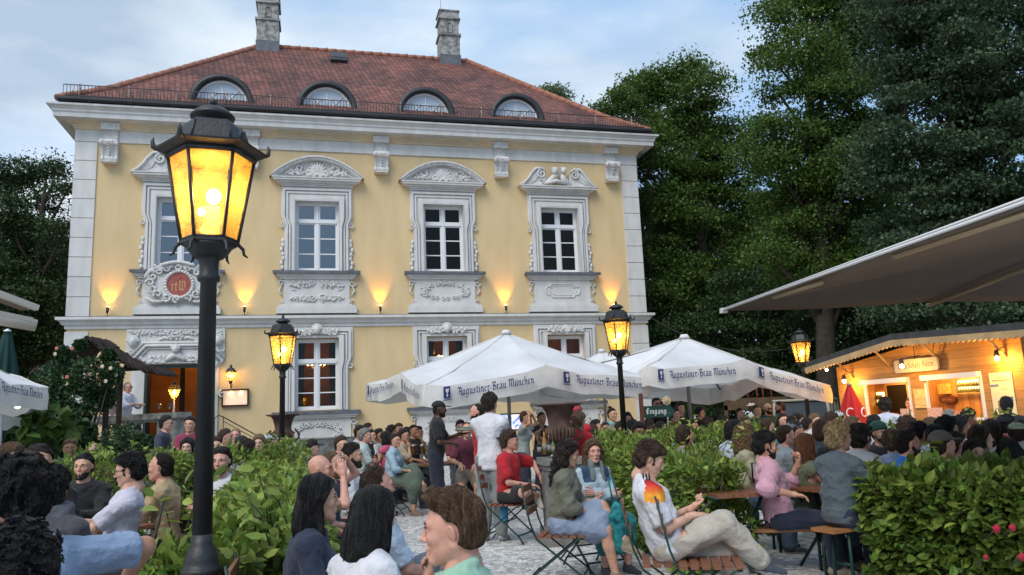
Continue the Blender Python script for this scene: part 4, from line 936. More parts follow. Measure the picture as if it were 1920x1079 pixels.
# wall lantern + menu case
P=VF.w(4.74,.28,3.2); t=thing('wall_lantern','small glowing lantern mounted on the yellow wall above the menu case','lantern',tuple(VF.w(4.74,0,2.75)),VF.a)
mb=MB(); z=.42; mb.lathe([(.07,z-.18),(.14,z+.08)],6,0,(0,-.28,0),smooth=False); mb.build('glass',M_lg,t)
mb=MB(); mb.lathe([(.17,z+.085),(.17,z+.1),(.09,z+.2),(.03,z+.23),(.04,z+.27),(.0,z+.34)],6,0,(0,-.28,0),smooth=False); mb.lathe([(.04,z-.28),(.07,z-.18)],8,0,(0,-.28,0)); mb.tube([(0,-.28,z-.26),(0,-.27,z-.38),(0,-.1,z-.42),(0,-.02,z-.3)],.014,6)
for k in range(6): a=k*pi/3; mb.tube([(.07*math.cos(a),-.28+.07*math.sin(a),z-.18),(.14*math.cos(a),-.28+.14*math.sin(a),z+.08)],.007,4)
mb.build('frame',M_iron,t); mb=MB(); mb.ball((0,-.28,z-.03),.05,10,8); mb.build('bulb',mat('lantern_bulb'),t); plight('lantern_light',(0,-.28,z),14,(1,.55,.16),.05,t)
t=thing('menu_case','lit menu showcase with dark frame on the wall beside the door','showcase',tuple(VF.w(4.86,0,2.2)),VF.a)
mb=MB(); 
for a in ((-.4,.4,.49,.54),(-.4,.4,-.0,.05),(-.4,-.355,.05,.49),(.355,.4,.05,.49)): mb.bb(a[0],a[1],-.11,-.003,a[2],a[3])
mb.build('frame',mat('dark_brown_wood',(.035,.018,.012),.5),t)
mb=MB(); mb.add([(-.355,-.02,.05),(.355,-.02,.05),(.355,-.02,.49),(-.355,-.02,.49)],[(0,1,2,3)])
mb.build('menu_sheet',mat('lit_menu_paper',(.75,.6,.5),.8,var=.25,vscale=14,emit=(1,.6,.35),estr=.35),t)
mb=MB(); 
for x in (-.13,.16): mb.ball((x,-.06,.42),(.05,.02,.02),8,6)
mb.build('case_light',mat('case_glow',(1,.8,.4),emit=(1,.7,.3),estr=14),t)
# ================================================================ WOODEN HUT
def plank_mat(nm,col,axis,w=.16,dark=.55):
    m=mat(nm,col,.6); nt=m.node_tree; b=nt.nodes['Principled BSDF']; L=nt.links.new
    tc=nt.nodes.new('ShaderNodeTexCoord'); sp=nt.nodes.new('ShaderNodeSeparateXYZ'); L(tc.outputs['Object'],sp.inputs[0])
    d=nt.nodes.new('ShaderNodeMath'); d.operation='DIVIDE'; d.inputs[1].default_value=w; L(sp.outputs[axis],d.inputs[0])
    f=nt.nodes.new('ShaderNodeMath'); f.operation='FRACT'; L(d.outputs[0],f.inputs[0])
    fl=nt.nodes.new('ShaderNodeMath'); fl.operation='FLOOR'; L(d.outputs[0],fl.inputs[0])
    wn=nt.nodes.new('ShaderNodeTexWhiteNoise'); wn.noise_dimensions='1D'; L(fl.outputs[0],wn.inputs['W'])
    mp=nt.nodes.new('ShaderNodeMapping'); sc=[14,14,14]; 
    for k in range(3):
        if k!=axis: sc[k]=1.6
    mp.inputs['Scale'].default_value=sc; L(tc.outputs['Object'],mp.inputs[0]); n=nt.nodes.new('ShaderNodeTexNoise'); n.inputs['Scale'].default_value=2.2; n.inputs['Detail'].default_value=6; L(mp.outputs[0],n.inputs[0])
    a=nt.nodes.new('ShaderNodeMath'); a.operation='MULTIPLY_ADD'; a.inputs[1].default_value=.35; L(wn.outputs[0],a.inputs[0]); L(n.outputs[0],a.inputs[2])
    cr=_ramp(nt,a.outputs[0],[(.35,tuple(x*dark for x in col)),(.85,col)])
    g=_ramp(nt,f.outputs[0],[(.0,(.15,.15,.15)),(.06,(1,1,1))]); mx=nt.nodes.new('ShaderNodeMix'); mx.data_type='RGBA'; mx.blend_type='MULTIPLY'; mx.inputs[0].default_value=1; L(cr,mx.inputs[6]); L(g,mx.inputs[7]); L(mx.outputs[2],b.inputs['Base Color']); return m
M_pl=plank_mat('larch_planks',(.46,.25,.09),2); M_pv=plank_mat('inside_planks',(.55,.30,.11),0,.12); M_raw=mat('raw_timber',(.50,.36,.2),.6,var=.3,vscale=6,stretch=(1,8,8)); M_slate=mat('dark_roofing_felt',(.05,.052,.055),.8,var=.3,vscale=8)
HF=Frame((7.25,17,0),rad(-72.2))
hut=thing('wooden_hut','lit wooden wine hut with scalloped fascia and two serving windows on the right','hut',tuple(HF.o),HF.a)
def hb(mb,u0,u1,o0,o1,z0,z1,m=0): mb.bb(u0,u1,-o1,-o0,z0,z1,m)
mb=MB()
def hz_(s): return np.interp(s,[-.62,1.86,5.2],[2.36,2.70,2.54])
for (a,b,c,d) in ((-.3,.53,0,9),(1.70,2.13,0,9),(3.33,4.2,0,9),(.53,1.70,0,1.17),(2.13,3.33,0,1.17),(.53,1.70,1.95,9),(2.13,3.33,1.95,9)):
    n=4
    for k in range(n):
        x0=a+(b-a)*k/n; x1=a+(b-a)*(k+1)/n; za=min(d,hz_(x0)-.1); zb=min(d,hz_(x1)-.1)
        P=[(x0,c),(x1,c),(x1,zb),(x0,za)]; mb.prism(P,0,.06)
mb.bb(-.3,-.24,.06,3.2,0,2.2); mb.build('wall',M_pl,hut)
mb=MB(); mb.bb(4.14,4.2,.06,3.2,0,2.5); mb.bb(4.2,5.0,.9,.95,0,2.4); mb.build('side_wall',M_pl,hut)
mb=MB(); mb.bb(-.24,4.14,.95,1.0,0,2.4); mb.bb(-.24,4.14,.06,.95,2.3,2.35); mb.build('inner_wall',M_pv,hut)
for (a,b) in ((.5,1.73),(2.10,3.36)):
    mb=MB(); mb.bb(a,b,-.12,-.002,1.88,1.975)
    mb.bb(a,a+.045,-.03,.02,1.12,1.88); mb.bb(b-.045,b,-.03,.02,1.12,1.88); mb.bb(a,b,-.03,.02,1.12,1.165)
    mb.build('shutter_box',mat('white_metal',(.7,.72,.75),.35),hut)
for (a,b) in ((.5,1.73),(2.10,3.36)): mb=MB(); mb.bb(a,b,-.2,.5,1.07,1.11); mb.build('counter',M_raw,hut)
mb=MB(); mb.bb(.15,.72,.9,.94,.3,1.86); mb.build('inner_door',mat('dark_doorway',(.012,.012,.012),.9),hut)
mb=MB(); mb.bb(.72,.78,.88,.94,.3,1.9); mb.bb(.09,.15,.88,.94,.3,1.9); mb.bb(.09,.78,.88,.94,1.86,1.92); mb.build('door_frame',M_raw,hut)
M_lit=mat('lit_bottle_shelf',(1,.85,.6),emit=(1,.75,.35),estr=2.6); M_bott=mat('green_bottle',(.12,.14,.03),.15,spec=.8)
def shelf(s0,s1,z0,z1,n,rows):
    mb=MB(); mb.bb(s0,s1,.91,.94,z0,z1,0); sh=mb.build('light_panel',M_lit,hut)
    mb=MB()
    for r in range(rows):
        zz=z0+(z1-z0)*r/rows
        mb.bb(s0-.02,s1+.02,.82,.91,zz-.012,zz,1)
        for k in range(n): x=s0+(s1-s0)*(k+.5)/n; h=(z1-z0)/rows*.86; mb.lathe([(.028,zz),(.028,zz+h*.6),(.011,zz+h*.75),(.011,zz+h)],8,0,(x,.86,0))
    mb.build('bottle_rack',[M_bott,M_raw],sh)
shelf(-.18,.04,1.42,1.72,4,2); shelf(2.0,2.62,1.62,1.86,10,2); 
mb=MB(); mb.bb(1.55,1.8,.86,.94,1.62,1.82); mb.build('wall_poster',mat('yellow_poster',(.7,.5,.15),.6,var=.5,vscale=20),hut)
mb=MB(); P=[(1.55,1.47),(1.61,1.43),(1.87,1.43),(1.93,1.47),(1.93,1.54),(1.87,1.58),(1.61,1.58),(1.55,1.54)]; mb.prism([(x,z) for x,z in P],0.86,.92); sg=mb.build('wooden_board',mat('carved_brown',(.09,.03,.015),.5),hut)
mb=MB()
text_mb(mb,'Wein',lambda s,t,e:(1.62+.24*s,.855-e,1.48+.035*t),0,.2); mb.build('lettering',mat('pale_carving',(.5,.3,.15),.6),sg)
mb=MB(); r=random.Random(4)
for k in range(22):
    x=r.choice([r.uniform(.7,1.6),r.uniform(2.2,3.25)]); mb.box((x,r.uniform(.1,.4),1.11+.08),(r.uniform(.06,.12),.1,r.uniform(.08,.2)),k%3)
mb.build('bar_clutter',[mat('pink_card',(.6,.3,.25),.7),mat('cream_card',(.6,.5,.35),.7),mat('amber_ware',(.4,.2,.05),.3)],hut)
for (a,b) in ((1.5,1.7),(2.17,2.5)):
    mb=MB(); mb.bb(a,b,-.1,-.08,1.12,1.36,0)
    mb.build('price_card',mat('pink_price_card',(.65,.42,.36),.7,var=.4,vscale=30),hut)
mb=MB(); mb.bb(2.0,2.3,.4,.5,1.9,1.92); mb.build('strip_light',mat('cool_tube',(1,1,1),emit=(1,.9,.7),estr=10),hut)
plight('hut_light',(2.3,.5,2.05),34,(1,.48,.1),.1,hut); plight('hut_light',(.8,.5,2.05),20,(1,.48,.1),.1,hut)
# roof: low gable facing the garden
mb=MB(); O=.45
V=[];SS=[-.75,1.86,5.3]; ZZ=[hz_(s)+.0 for s in SS]; ZZ[0]=2.345
for y in (-O,3.6):
    for s,z in zip(SS,ZZ): V+= [(s,y,z),(s,y,z+.12)]
F=[]
for i in range(2): a=i*2; F+=[(a,a+1,a+3,a+2),(a+6,a+8,a+9,a+7),(a+1,a+7,a+9,a+3),(a,a+2,a+8,a+6)]
F+=[(0,6,7,1),(4,5,11,10)]; mb.add(V,F); roof=mb.build('roof',M_slate,hut)
mb=MB() # scalloped fascia
def fas(z): return z
n=110; top=[];bot=[]
for k in range(n+1):
    s=-.75+(5.3+.75)*k/n; z=np.interp(s,SS,ZZ); top.append((s,z-.004)); bot.append((s,z-(.145 if k%2 else .105)))
V=[(s,-O-.03,z) for s,z in top]+[(s,-O-.03,z) for s,z in bot]+[(s,-O+.0,z) for s,z in top]+[(s,-O+.0,z) for s,z in bot]; m=n+1
F=[]
for k in range(n): F+=[(k,k+1,m+k+1,m+k),(2*m+k,3*m+k,3*m+k+1,2*m+k+1),(m+k,m+k+1,3*m+k+1,3*m+k),(k,2*m+k,2*m+k+1,k+1)]
mb.add(V,F); mb.build('fascia',mat('pale_fascia',(.50,.34,.17),.6,var=.2,vscale=5),roof)
mb=MB(); mb.add([(SS[0],-O+.02,ZZ[0]-.015),(SS[1],-O+.02,ZZ[1]-.015),(SS[2],-O+.02,ZZ[2]-.015),(SS[2],0,ZZ[2]-.015),(SS[1],0,ZZ[1]-.015),(SS[0],0,ZZ[0]-.015)],[(0,1,4,5),(1,2,3,4)]); mb.build('soffit',M_raw,roof)
mb=MB()
for s in (0.2,1.3,2.5,3.9): mb.tube([(s,-O+.05,hz_(s)-.06),(s,-.01,hz_(s)-.42)],.025,5)
mb.build('bracket',M_raw,hut)
# sign
sg=thing('hut_sign','white painted sign with black gothic lettering hung on the wooden hut','sign',tuple(HF.w(2.03,.1,2.06)),HF.a)
mb=MB(); P=[(-.5,0),(.5,0),(.53,.03),(.53,.22),(.5,.25),(-.5,.25),(-.53,.22),(-.53,.03)]; mb.prism(P,-.02,.02); mb.build('board',mat('sign_white',(.42,.40,.34),.6,var=.15,vscale=6),sg)
mb=MB(); text_mb(mb,'Wein Schatz Hüttn',lambda s,t,e:(-.44+.88*s,-.022-e,.08+.07*t),0,.2); mb.build('lettering',mat('black_paint',(.01,.01,.01),.6),sg)
mb=MB(); mb.tube([(-.0,.0,.25),(-.0,.0,.55)],.008,5); mb.tube([(.4,.0,.25),(.5,.0,.5)],.008,5); mb.build('chain',M_iron,sg)
# hut lamps
for (u,z,o,lb,pw) in ((2.09,2.17,.5,'bare glowing lamp hanging in front of the hut sign',20),(.2,1.98,.25,'wall lamp glowing above the closed red parasol on the hut',20),(3.9,2.16,.22,'wall lamp glowing above the tall poster on the hut',26)):
    t=thing('hut_lamp',lb,'lamp',tuple(HF.w(u,o,z)),HF.a,'lamps on the wooden hut')
    mb=MB(); mb.ball((0,0,0),.036,12,8); mb.build('bulb',mat('hut_bulb',(1,.9,.6),emit=(1,.75,.3),estr=70 if o>.3 else 20),t)
    mb=MB(); mb.tube([(0,0,.04),(0,0,.14)],[.05,.03],8); mb.tube([(0,0,.14),(0,o*.9,.2)],.01,5); mb.build('socket',M_iron,t)
    plight('hut_lamp_light',(0,-.02,-.07),pw,(1,.46,.06),.05,t)
t=thing('price_list','yellow paper price list on the post between the hut windows','notice',tuple(HF.w(1.95,.01,1.36)),HF.a)
mb=MB(); mb.bb(-.14,.14,-.012,-.002,0,.36); mb.build('sheet',mat('price_sheet',(.7,.55,.25),.7,var=.5,vscale=45,stretch=(.2,1,4),col2=(.4,.25,.08)),t)
t=thing('tall_poster','tall cream poster on the right part of the hut wall','poster',tuple(HF.w(3.73,.01,1.15)),HF.a)
mb=MB(); mb.bb(-.21,.23,-.012,-.002,0,.78,0); mb.build('sheet',mat('poster_cream',(.72,.66,.42),.7),t)
mb=MB()
text_mb(mb,'Riesling',lambda s,t_,e:(-.1+.22*s,-.014-e,.67+.025*t_),0,.12) if 0 else None
for (z,x0,x1,h) in ((.68,-.1,.1,.022),(.63,-.16,.18,.03),(.49,.0,.14,.008)):
    k=0; x=x0
    while x<x1: w_=random.uniform(.008,.02); mb.bb(x,x+w_*.7,-.016,-.013,z,z+h*random.uniform(.6,1),0); x+=w_
mb.bb(-.2,-.04,-.016,-.013,.54,.58,1); mb.bb(-.1,-.06,-.016,-.013,.1,.3,0); mb.bb(.1,.2,-.016,-.013,.28,.36,1)
mb.build('print',[mat('poster_ink',(.2,.2,.15),.7),mat('poster_blue',(.12,.2,.35),.7)],t)
# ================================================================ ENTRANCE SIGN, SCREEN, VEHICLE, STAND
P=at(1206,782,13.5); t=thing('entrance_sign','dark green arrow sign reading Eingang on a brown wooden post','sign',(P[0],P[1],0),rad(8)); z0=P[2]-.02
mb=MB(); mb.bb(-.05,.01,-.03,.03,0,z0+.42); mb.build('post',mat('red_brown_post',(.16,.05,.03),.7,var=.3,vscale=8),t)
mb=MB(); mb.prism([(.01,z0),(.48,z0+.0),(.56,z0+.10),(.48,z0+.2),(.01,z0+.2)],-.055,-.03); bd=mb.build('arrow_board',mat('sign_green',(.012,.05,.035),.5),t)
mb=MB(); text_mb(mb,'Eingang...',lambda s,t_,e:(.04+.44*s,-.057-e,z0+.065+.06*t_),0,.24); mb.build('lettering',mat('sign_letter_white',(.75,.75,.7),.6),bd)
P=at(1228,742,14.5); t=thing('white_notice_board','long white board hanging above the entrance sign','board',(P[0],P[1],0),rad(6)); mb=MB(); mb.bb(-.28,.3,-.02,.02,P[2]-.04,P[2]+.07); mb.build('panel',M_canv,t)
mb=MB(); mb.tube([(-.26,0,0),(-.26,0,P[2]+.05)],.015,5); mb.build('post',M_pole,t)
P=at(1250,752,14.); t=thing('rosette_plaque','pale carved wooden rosette plaque above the entrance sign','plaque',(P[0],P[1],0)); mb=MB()
for k in range(8): a=k*pi/4; mb.ball((.055*math.cos(a),0,P[2]+.055*math.sin(a)),(.03,.015,.03),8,6)
mb.ball((0,-.01,P[2]),(.05,.02,.05),10,6); mb.build('rosette',mat('pale_wood',(.55,.42,.24),.6,var=.3,vscale=20),t); mb=MB(); mb.tube([(0,.02,0),(0,.02,P[2])],.015,5); mb.build('post',M_pole,t)
P=at(968,792,18.); t=thing('outdoor_screen','bright blue and white outdoor television screen under the middle parasol','screen',(P[0],P[1],0))
mb=MB(); mb.bb(-.36,.36,.0,.06,P[2]-.19,P[2]+.21); mb.build('casing',M_blk,t)
m=mat('screen_picture',(.1,.1,.1),.3); nt=m.node_tree; b=nt.nodes['Principled BSDF']; tc=nt.nodes.new('ShaderNodeTexCoord'); v=nt.nodes.new('ShaderNodeTexVoronoi'); v.inputs['Scale'].default_value=16; nt.links.new(tc.outputs['Object'],v.inputs[0]); sp=nt.nodes.new('ShaderNodeSeparateColor'); nt.links.new(v.outputs['Color'],sp.inputs[0]); nt.links.new(_ramp(nt,sp.outputs[0],[(.0,(.1,.2,.9)),(.4,(.55,.65,1)),(.7,(1,1,1)),(.9,(.9,.3,.3))]),b.inputs['Emission Color']); b.inputs['Emission Strength'].default_value=.75
mb=MB(); mb.add([(-.33,-.004,P[2]-.16),(.33,-.004,P[2]-.16),(.33,-.004,P[2]+.18),(-.33,-.004,P[2]+.18)],[(0,1,2,3)]); mb.build('display',m,t); mb=MB(); mb.tube([(0,.03,0),(0,.03,P[2]-.3)],.04,8); mb.lathe([(.3,0),(.3,.05),(.04,.08)],12); mb.build('stand',M_blk,t)
# off-road vehicle
M_oliv=mat('olive_paint',(.16,.17,.12),.45,var=.2,vscale=3); M_dkg=mat('dark_vehicle_glass',(.02,.025,.03),.06,spec=.9); M_tyre=mat('tyre_rubber',(.015,.015,.015),.9)
P=at(1508,760,22.); t=thing('off_road_vehicle','boxy olive off-road vehicle parked under the dark trees','vehicle',(P[0],P[1],0),rad(-118))
def carp(x0,x1,y0,y1,z0,z1,nm,m,tp=1.): mb=MB(); mb.box(((x0+x1)/2,(y0+y1)/2,(z0+z1)/2),(x1-x0,y1-y0,z1-z0),0,None,tp); o=mb.build(nm,m,t); bv=o.modifiers.new('b','BEVEL'); bv.width=.03; bv.segments=2; return o
carp(-1.7,1.1,-.78,.78,.45,1.0,'body',M_oliv); carp(1.0,1.75,-.7,.7,.5,1.05,'bonnet',M_oliv); carp(-1.6,.72,-.74,.74,1.0,1.62,'cab_glazing',M_dkg,.93); carp(-1.65,.75,-.74,.74,1.62,1.69,'roof',mat('pale_olive_roof',(.3,.31,.24),.5))
mb=MB()
for x in (-1.6,-.75,.1,.72):
    for y in (-.74,.74): mb.tube([(x,y,1.0),(x*.96,y*.95,1.63)],.03,6)
for y in (-.25,.25): mb.tube([(.74,y*2.9,1.0),(.71,y*2.7,1.63)],.03,6)
mb.tube([(.74,-.7,1.02),(.74,.7,1.02)],.03,6); mb.build('window_frame',mat('pale_olive_roof'),t)
for x in (-1.05,1.15):
    for y in (-.72,.72):
        mb=MB(); mb.tube([(x,y-.1,.36),(x,y+.1,.36)],.36,22,smooth=False); w_=mb.build('wheel',M_tyre,t); mb=MB(); mb.tube([(x,y-.105,.36),(x,y+.105,.36)],.2,16); mb.build('rim',M_oliv,w_)
for y in (-.5,.5): mb=MB(); mb.ball((1.76,y,.82),(.03,.09,.09)); mb.build('headlight',mat('headlamp',(.7,.7,.7),.15),t)
mb=MB(); mb.ball((.1,0,1.74),(.06,.06,.07)); mb.build('beacon',M_wfr,t)
# wooden stand with red poles behind
P=at(1425,758,24.); t=thing('timber_stand','brown timber board stand with thin red poles beneath the trees','stand',(P[0],P[1],0))
mb=MB(); mb.bb(-1.1,.9,0,.05,P[2]-.15,P[2]+.2); mb.bb(-1.1,-1.0,0,.1,0,P[2]); mb.bb(.8,.9,0,.1,0,P[2]); mb.build('board',mat('brown_board',(.10,.065,.035),.8,var=.3,vscale=5),t)
for x in (-.3,-.02,.17,.43): mb=MB(); mb.tube([(x,.1,P[2]-.3),(x-.03,.1,P[2]+.95)],.018,6); mb.build('red_pole',mat('red_pole_paint',(.25,.03,.015),.5),t)
# overhead cable with small bulbs
t=thing('overhead_cable','thin black cable strung from the villa corner towards the trees','cable',tuple(at(1218,595,27.)))
a=at(1218,595,27.); b=at(1480,655,24.); mb=MB(); mb.tube([tuple(np.array((0,0,0))+(b-a)*k/12-np.array([0,0,.5*math.sin(pi*k/12)])) for k in range(13)],.012,5); mb.build('wire',M_iron,t)
for (px,py,Y,g) in ((1550,694,17,''),(33,762,9.7,'')):
    P=at(px,py,Y); t=thing('festoon_bulb','small warm bulb hanging '+('under the hut eave' if px>1000 else 'below the white parasol at the left edge'),'light bulb',tuple(P)); mb=MB(); mb.ball((0,0,0),.03,10,8); mb.build('bulb',mat('festoon',(1,.9,.7),emit=(1,.8,.45),estr=12),t); mb=MB(); mb.tube([(0,0,.02),(0,0,.3)],.006,5); mb.build('flex',M_iron,t)
# ================================================================ ROSE ARBOUR
M_thatch=mat('dark_shingle',(.035,.022,.017),.9,island=.4,var=.4,vscale=12,bump=.6,bscale=30)
ax=at(162,632,16.4); er=at(290,690,16.4); el=at(60,690,16.4)
t=thing('rose_arbour','dark shingled garden arbour roof overgrown by roses at the left','arbour',(ax[0],ax[1],0)); o0=np.array([ax[0],ax[1],0])
mb=MB(); rr=random.Random(9)
for (p,q) in ((ax,er),(ax,el)):
    d=q-p; nrow=15
    for k in range(nrow):
        f=k/nrow; y0=0
        while y0<.9:
            wd=rr.uniform(.1,.22); c_=p+d*(f+.06)+np.array([0,0,-.16*math.sin(pi*f)+.05*math.sin(k*2.1)*.3]); mb.add([c_-o0+(-d[0]*.05,y0,.05+rr.uniform(0,.03)),c_-o0+(d[0]*.05,y0,d[2]*.09+rr.uniform(-.03,.03)),c_-o0+(d[0]*.05,y0+wd*.95,d[2]*.09+rr.uniform(-.03,.03)),c_-o0+(-d[0]*.05,y0+wd*.95,.05+rr.uniform(0,.03))]+[c_-o0+(-d[0]*.05,y0,.0),c_-o0+(d[0]*.05,y0,d[2]*.09-.05),c_-o0+(d[0]*.05,y0+wd*.95,d[2]*.09-.05),c_-o0+(-d[0]*.05,y0+wd*.95,0)],[(0,1,2,3),(4,7,6,5),(0,4,5,1),(1,5,6,2),(2,6,7,3),(3,7,4,0)]); y0+=wd
mb.build('roof',M_thatch,t)
mb=MB(); M_post=mat('dark_timber',(.03,.02,.015),.8)
for q in (er,el):
    x=(q-o0)[0]*(.26 if q is er else .72); 
    for y in (.2,.75): mb.tube([(x,y,0),(x,y,ax[2]-.62)],.06,6)
mb.tube([((er-o0)[0]*.9,.3,er[2]+.02),((el-o0)[0]*.9,.3,er[2]+.02)],.05,6); mb.tube([((er-o0)[0]*.26,.3,er[2]-.7),((er-o0)[0]*.5,.3,er[2]+.15)],.04,5)
mb.build('post',M_post,t)
# ================================================================ FOLIAGE
def leaf_mat(nm,col,isl=.35,trl=.3,rough=.55):
    m=mat(nm,col,rough,island=isl,spec=.35); nt=m.node_tree; b=nt.nodes['Principled BSDF']; L=nt.links.new
    out=nt.nodes['Material Output']; tr=nt.nodes.new('ShaderNodeBsdfTranslucent'); mx=nt.nodes.new('ShaderNodeMixShader'); mx.inputs[0].default_value=trl
    src=b.inputs['Base Color'].links[0].from_socket; L(src,tr.inputs[0]); L(b.outputs[0],mx.inputs[1]); L(tr.outputs[0],mx.inputs[2]); L(mx.outputs[0],out.inputs[0]); return m
T4=(np.array([(0,0,0),(.5,.36,.06),(1,0,-.03),(.5,-.36,.06)]),np.array([(0,1,2,3)]))
T8=(np.array([(0,0,0),(.28,.27,.05),(.28,0,-.02),(.28,-.27,.05),(.68,.23,.02),(.66,0,-.05),(.68,-.23,.02),(1,0,-.12)]),np.array([(0,2,1,1),(0,3,2,2),(1,2,5,4),(2,3,6,5),(4,5,7,7),(5,6,7,7)]))
T6=(np.array([(0,0,0),(.35,.26,.05),(.35,-.26,.05),(1,0,-.08),(.45,0,-.03)]),np.array([(0,4,1),(0,2,4),(1,4,3),(4,2,3)]))
def leaves(P,S,tmpl,up=.6,seed=0,dirs=None):
    r=np.random.default_rng(seed); N=len(P); T,F=tmpl; k=len(T)
    d=r.normal(size=(N,3)); d[:,2]-=.25
    if dirs is not None: d=d*.6+dirs*1.2
    d/=np.linalg.norm(d,axis=1)[:,None]; n=r.normal(size=(N,3))*.75; n[:,2]+=up*2
    n-=d*(n*d).sum(1)[:,None]; n/=np.linalg.norm(n,axis=1)[:,None]+1e-9; s=np.cross(n,d)
    V=P[:,None,:]+S[:,None,None]*(T[None,:,0,None]*d[:,None]+T[None,:,1,None]*s[:,None]+T[None,:,2,None]*n[:,None])
    FF=F[None]+(np.arange(N)*k)[:,None,None]
    return V.reshape(-1,3),FF.reshape(-1,F.shape[1])
def clean(F):
    if F.shape[1]==4 and (F[:,2]==F[:,3]).any():
        return [tuple(f[:3]) if f[2]==f[3] else tuple(f) for f in F.tolist()]
    return F
M_bark=mat('bark',(.05,.04,.03),.9,var=.4,vscale=6,bump=.6,bscale=20)
def tree(name,label,blobs,Y,base,leaf,n_per,cl_r,m,seed=0,squash=.7,group='trees around the beer garden',dens=1.,trunk_r=.3,grey=0):
    """blobs: (px,py,rpx[,dY]) -> ellipsoidal leaf masses; base: (px,Y) of the trunk"""
    r=np.random.default_rng(seed); b=at(base[0],790,base[1]) ; t=thing(name,label,'tree',(b[0],b[1],0),0,group); o0=np.array([b[0],b[1],0.])
    B=[]
    for q in blobs:
        yy=Y+(q[3] if len(q)>3 else r.uniform(-1.2,1.2)); B.append((at(q[0],q[1],yy)-o0,q[2]/FPX*yy))
    PP=[];SS=[]
    mb=MB(); zs=sorted([c[2] for c,_ in B]); topz=zs[-1]; trunk=[]
    mx=np.mean([c for c,_ in B],0)
    for k in range(9): f=k/8; trunk.append((mx[0]*f*.8+.12*math.sin(k*1.7+seed),mx[1]*f*.8+.1*math.sin(k*2.3),topz*.93*f))
    mb.tube(trunk,[trunk_r*(1-.85*k/8) for k in range(9)],10)
    for c,R in B:
        # limb from trunk
        zt=max(1.5,c[2]-R-1.2-.15*np.linalg.norm(c[:2]-mx[:2])); f=min(.95,zt/(topz*.93)); s=np.array([np.interp(f*8,range(9),[p[i] for p in trunk]) for i in range(3)])
        mid=(s+c)/2+np.array([0,0,-.2*R])+r.normal(size=3)*.15*R; rr=trunk_r*.32*(1-.6*f)+.02
        mb.tube([s,mid,c-np.array([0,0,R*.2]),c+np.array([0,0,R*.3])],[rr,rr*.7,rr*.4,.012],6)
        ncl=max(6,int(26*dens*(R/1.6)**2))
        v=r.normal(size=(ncl,3)); v/=np.linalg.norm(v,axis=1)[:,None]; v[:,2]=v[:,2]*.9+.08; rad_=R*(.35+.68*r.random(ncl)**.55)
        cc=c+v*rad_[:,None]*np.array([1,1,.85])
        for j in range(ncl):
            if j%2==0: mb.tube([c+(cc[j]-c)*.1,c+(cc[j]-c)*.5+r.normal(size=3)*.1,cc[j]],[rr*.35+.008,.012,.006],4)
        k=int(2.6*n_per*min(1.3,max(.5,R/1.6))); sig=cl_r*np.array([1.15,1.15,squash*.55])*(.7+.6*r.random((ncl,1,1)))
        g=np.clip(r.normal(size=(ncl,k,3)),-1.9,1.9)*sig*(.55+.6*r.random((ncl,1,1)))
        # droop outwards
        g[:,:,2]-=.35*np.abs(g[:,:,:2]).sum(2)*.5
        p=(cc[:,None]+g).reshape(-1,3); PP.append(p); SS.append((.70)*leaf*(.55+.9*r.random(len(p))))
    mb.build('trunk',M_bark,t)
    P=np.concatenate(PP); S=np.concatenate(SS); V,F=leaves(P,S,T4,seed=seed+1)
    mesh_np('crown',V,F,m,t); return t
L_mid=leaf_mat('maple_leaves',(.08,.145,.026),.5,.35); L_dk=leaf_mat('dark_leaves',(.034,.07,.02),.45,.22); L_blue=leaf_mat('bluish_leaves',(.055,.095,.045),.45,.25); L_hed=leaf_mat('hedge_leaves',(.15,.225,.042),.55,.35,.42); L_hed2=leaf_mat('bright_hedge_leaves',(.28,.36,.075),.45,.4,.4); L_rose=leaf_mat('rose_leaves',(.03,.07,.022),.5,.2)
tree('maple_tree','tall maple with sky showing through, directly right of the villa',[(1282,128,38),(1240,165,48),(1315,160,42),(1195,172,40),(1160,195,36),(1135,205,18),(1265,235,60),(1345,245,42),(1395,270,32),(1220,290,60),(1310,330,64),(1380,350,36),(1255,400,62),(1330,430,52),(1235,480,50),(1300,520,60),(1250,560,50),(1380,490,34),(1210,380,40),(1340,200,30),(1425,235,20),(1150,240,30),(1190,240,40),(1410,320,34),(1400,400,40),(1420,450,40),(1330,300,46)],31,(1345,31),.16,150,.42,L_mid,1,trunk_r=.42,dens=1.9)
tree('broadleaf_tree','very tall open crowned tree rising past the top of the picture',[(1465,25,52),(1530,-15,70),(1440,100,30),(1500,100,60),(1590,60,70),(1460,170,34),(1540,180,64),(1620,140,60),(1490,255,56),(1580,270,64),(1640,230,50),(1450,300,30),(1530,350,66),(1610,360,60),(1480,405,48),(1570,440,66),(1640,440,56),(1500,500,60),(1590,520,64),(1440,470,36),(1415,280,16),(1640,20,60),(1440,380,26),(1660,0,60),(1600,0,60),(1560,130,60),(1460,300,40),(1650,310,60),(1590,310,60),(1440,230,26)],25,(1560,25),.14,170,.36,L_mid,2,trunk_r=.38,dens=1.75)
tree('spreading_tree','dense blue-green tree filling the top right corner',[(1700,0,90),(1790,20,100),(1880,10,100),(1690,120,80),(1780,130,90),(1870,140,100),(1930,80,80),(1700,230,84),(1790,250,96),(1880,270,96),(1940,200,80),(1690,330,74),(1770,370,90),(1860,390,90),(1940,380,90),(1680,430,64),(1750,480,84),(1840,510,90),(1930,500,90),(1700,560,70),(1800,600,80),(1900,600,90)],19,(1850,20),.13,230,.34,L_blue,3,squash=.5,trunk_r=.4,dens=1.35)
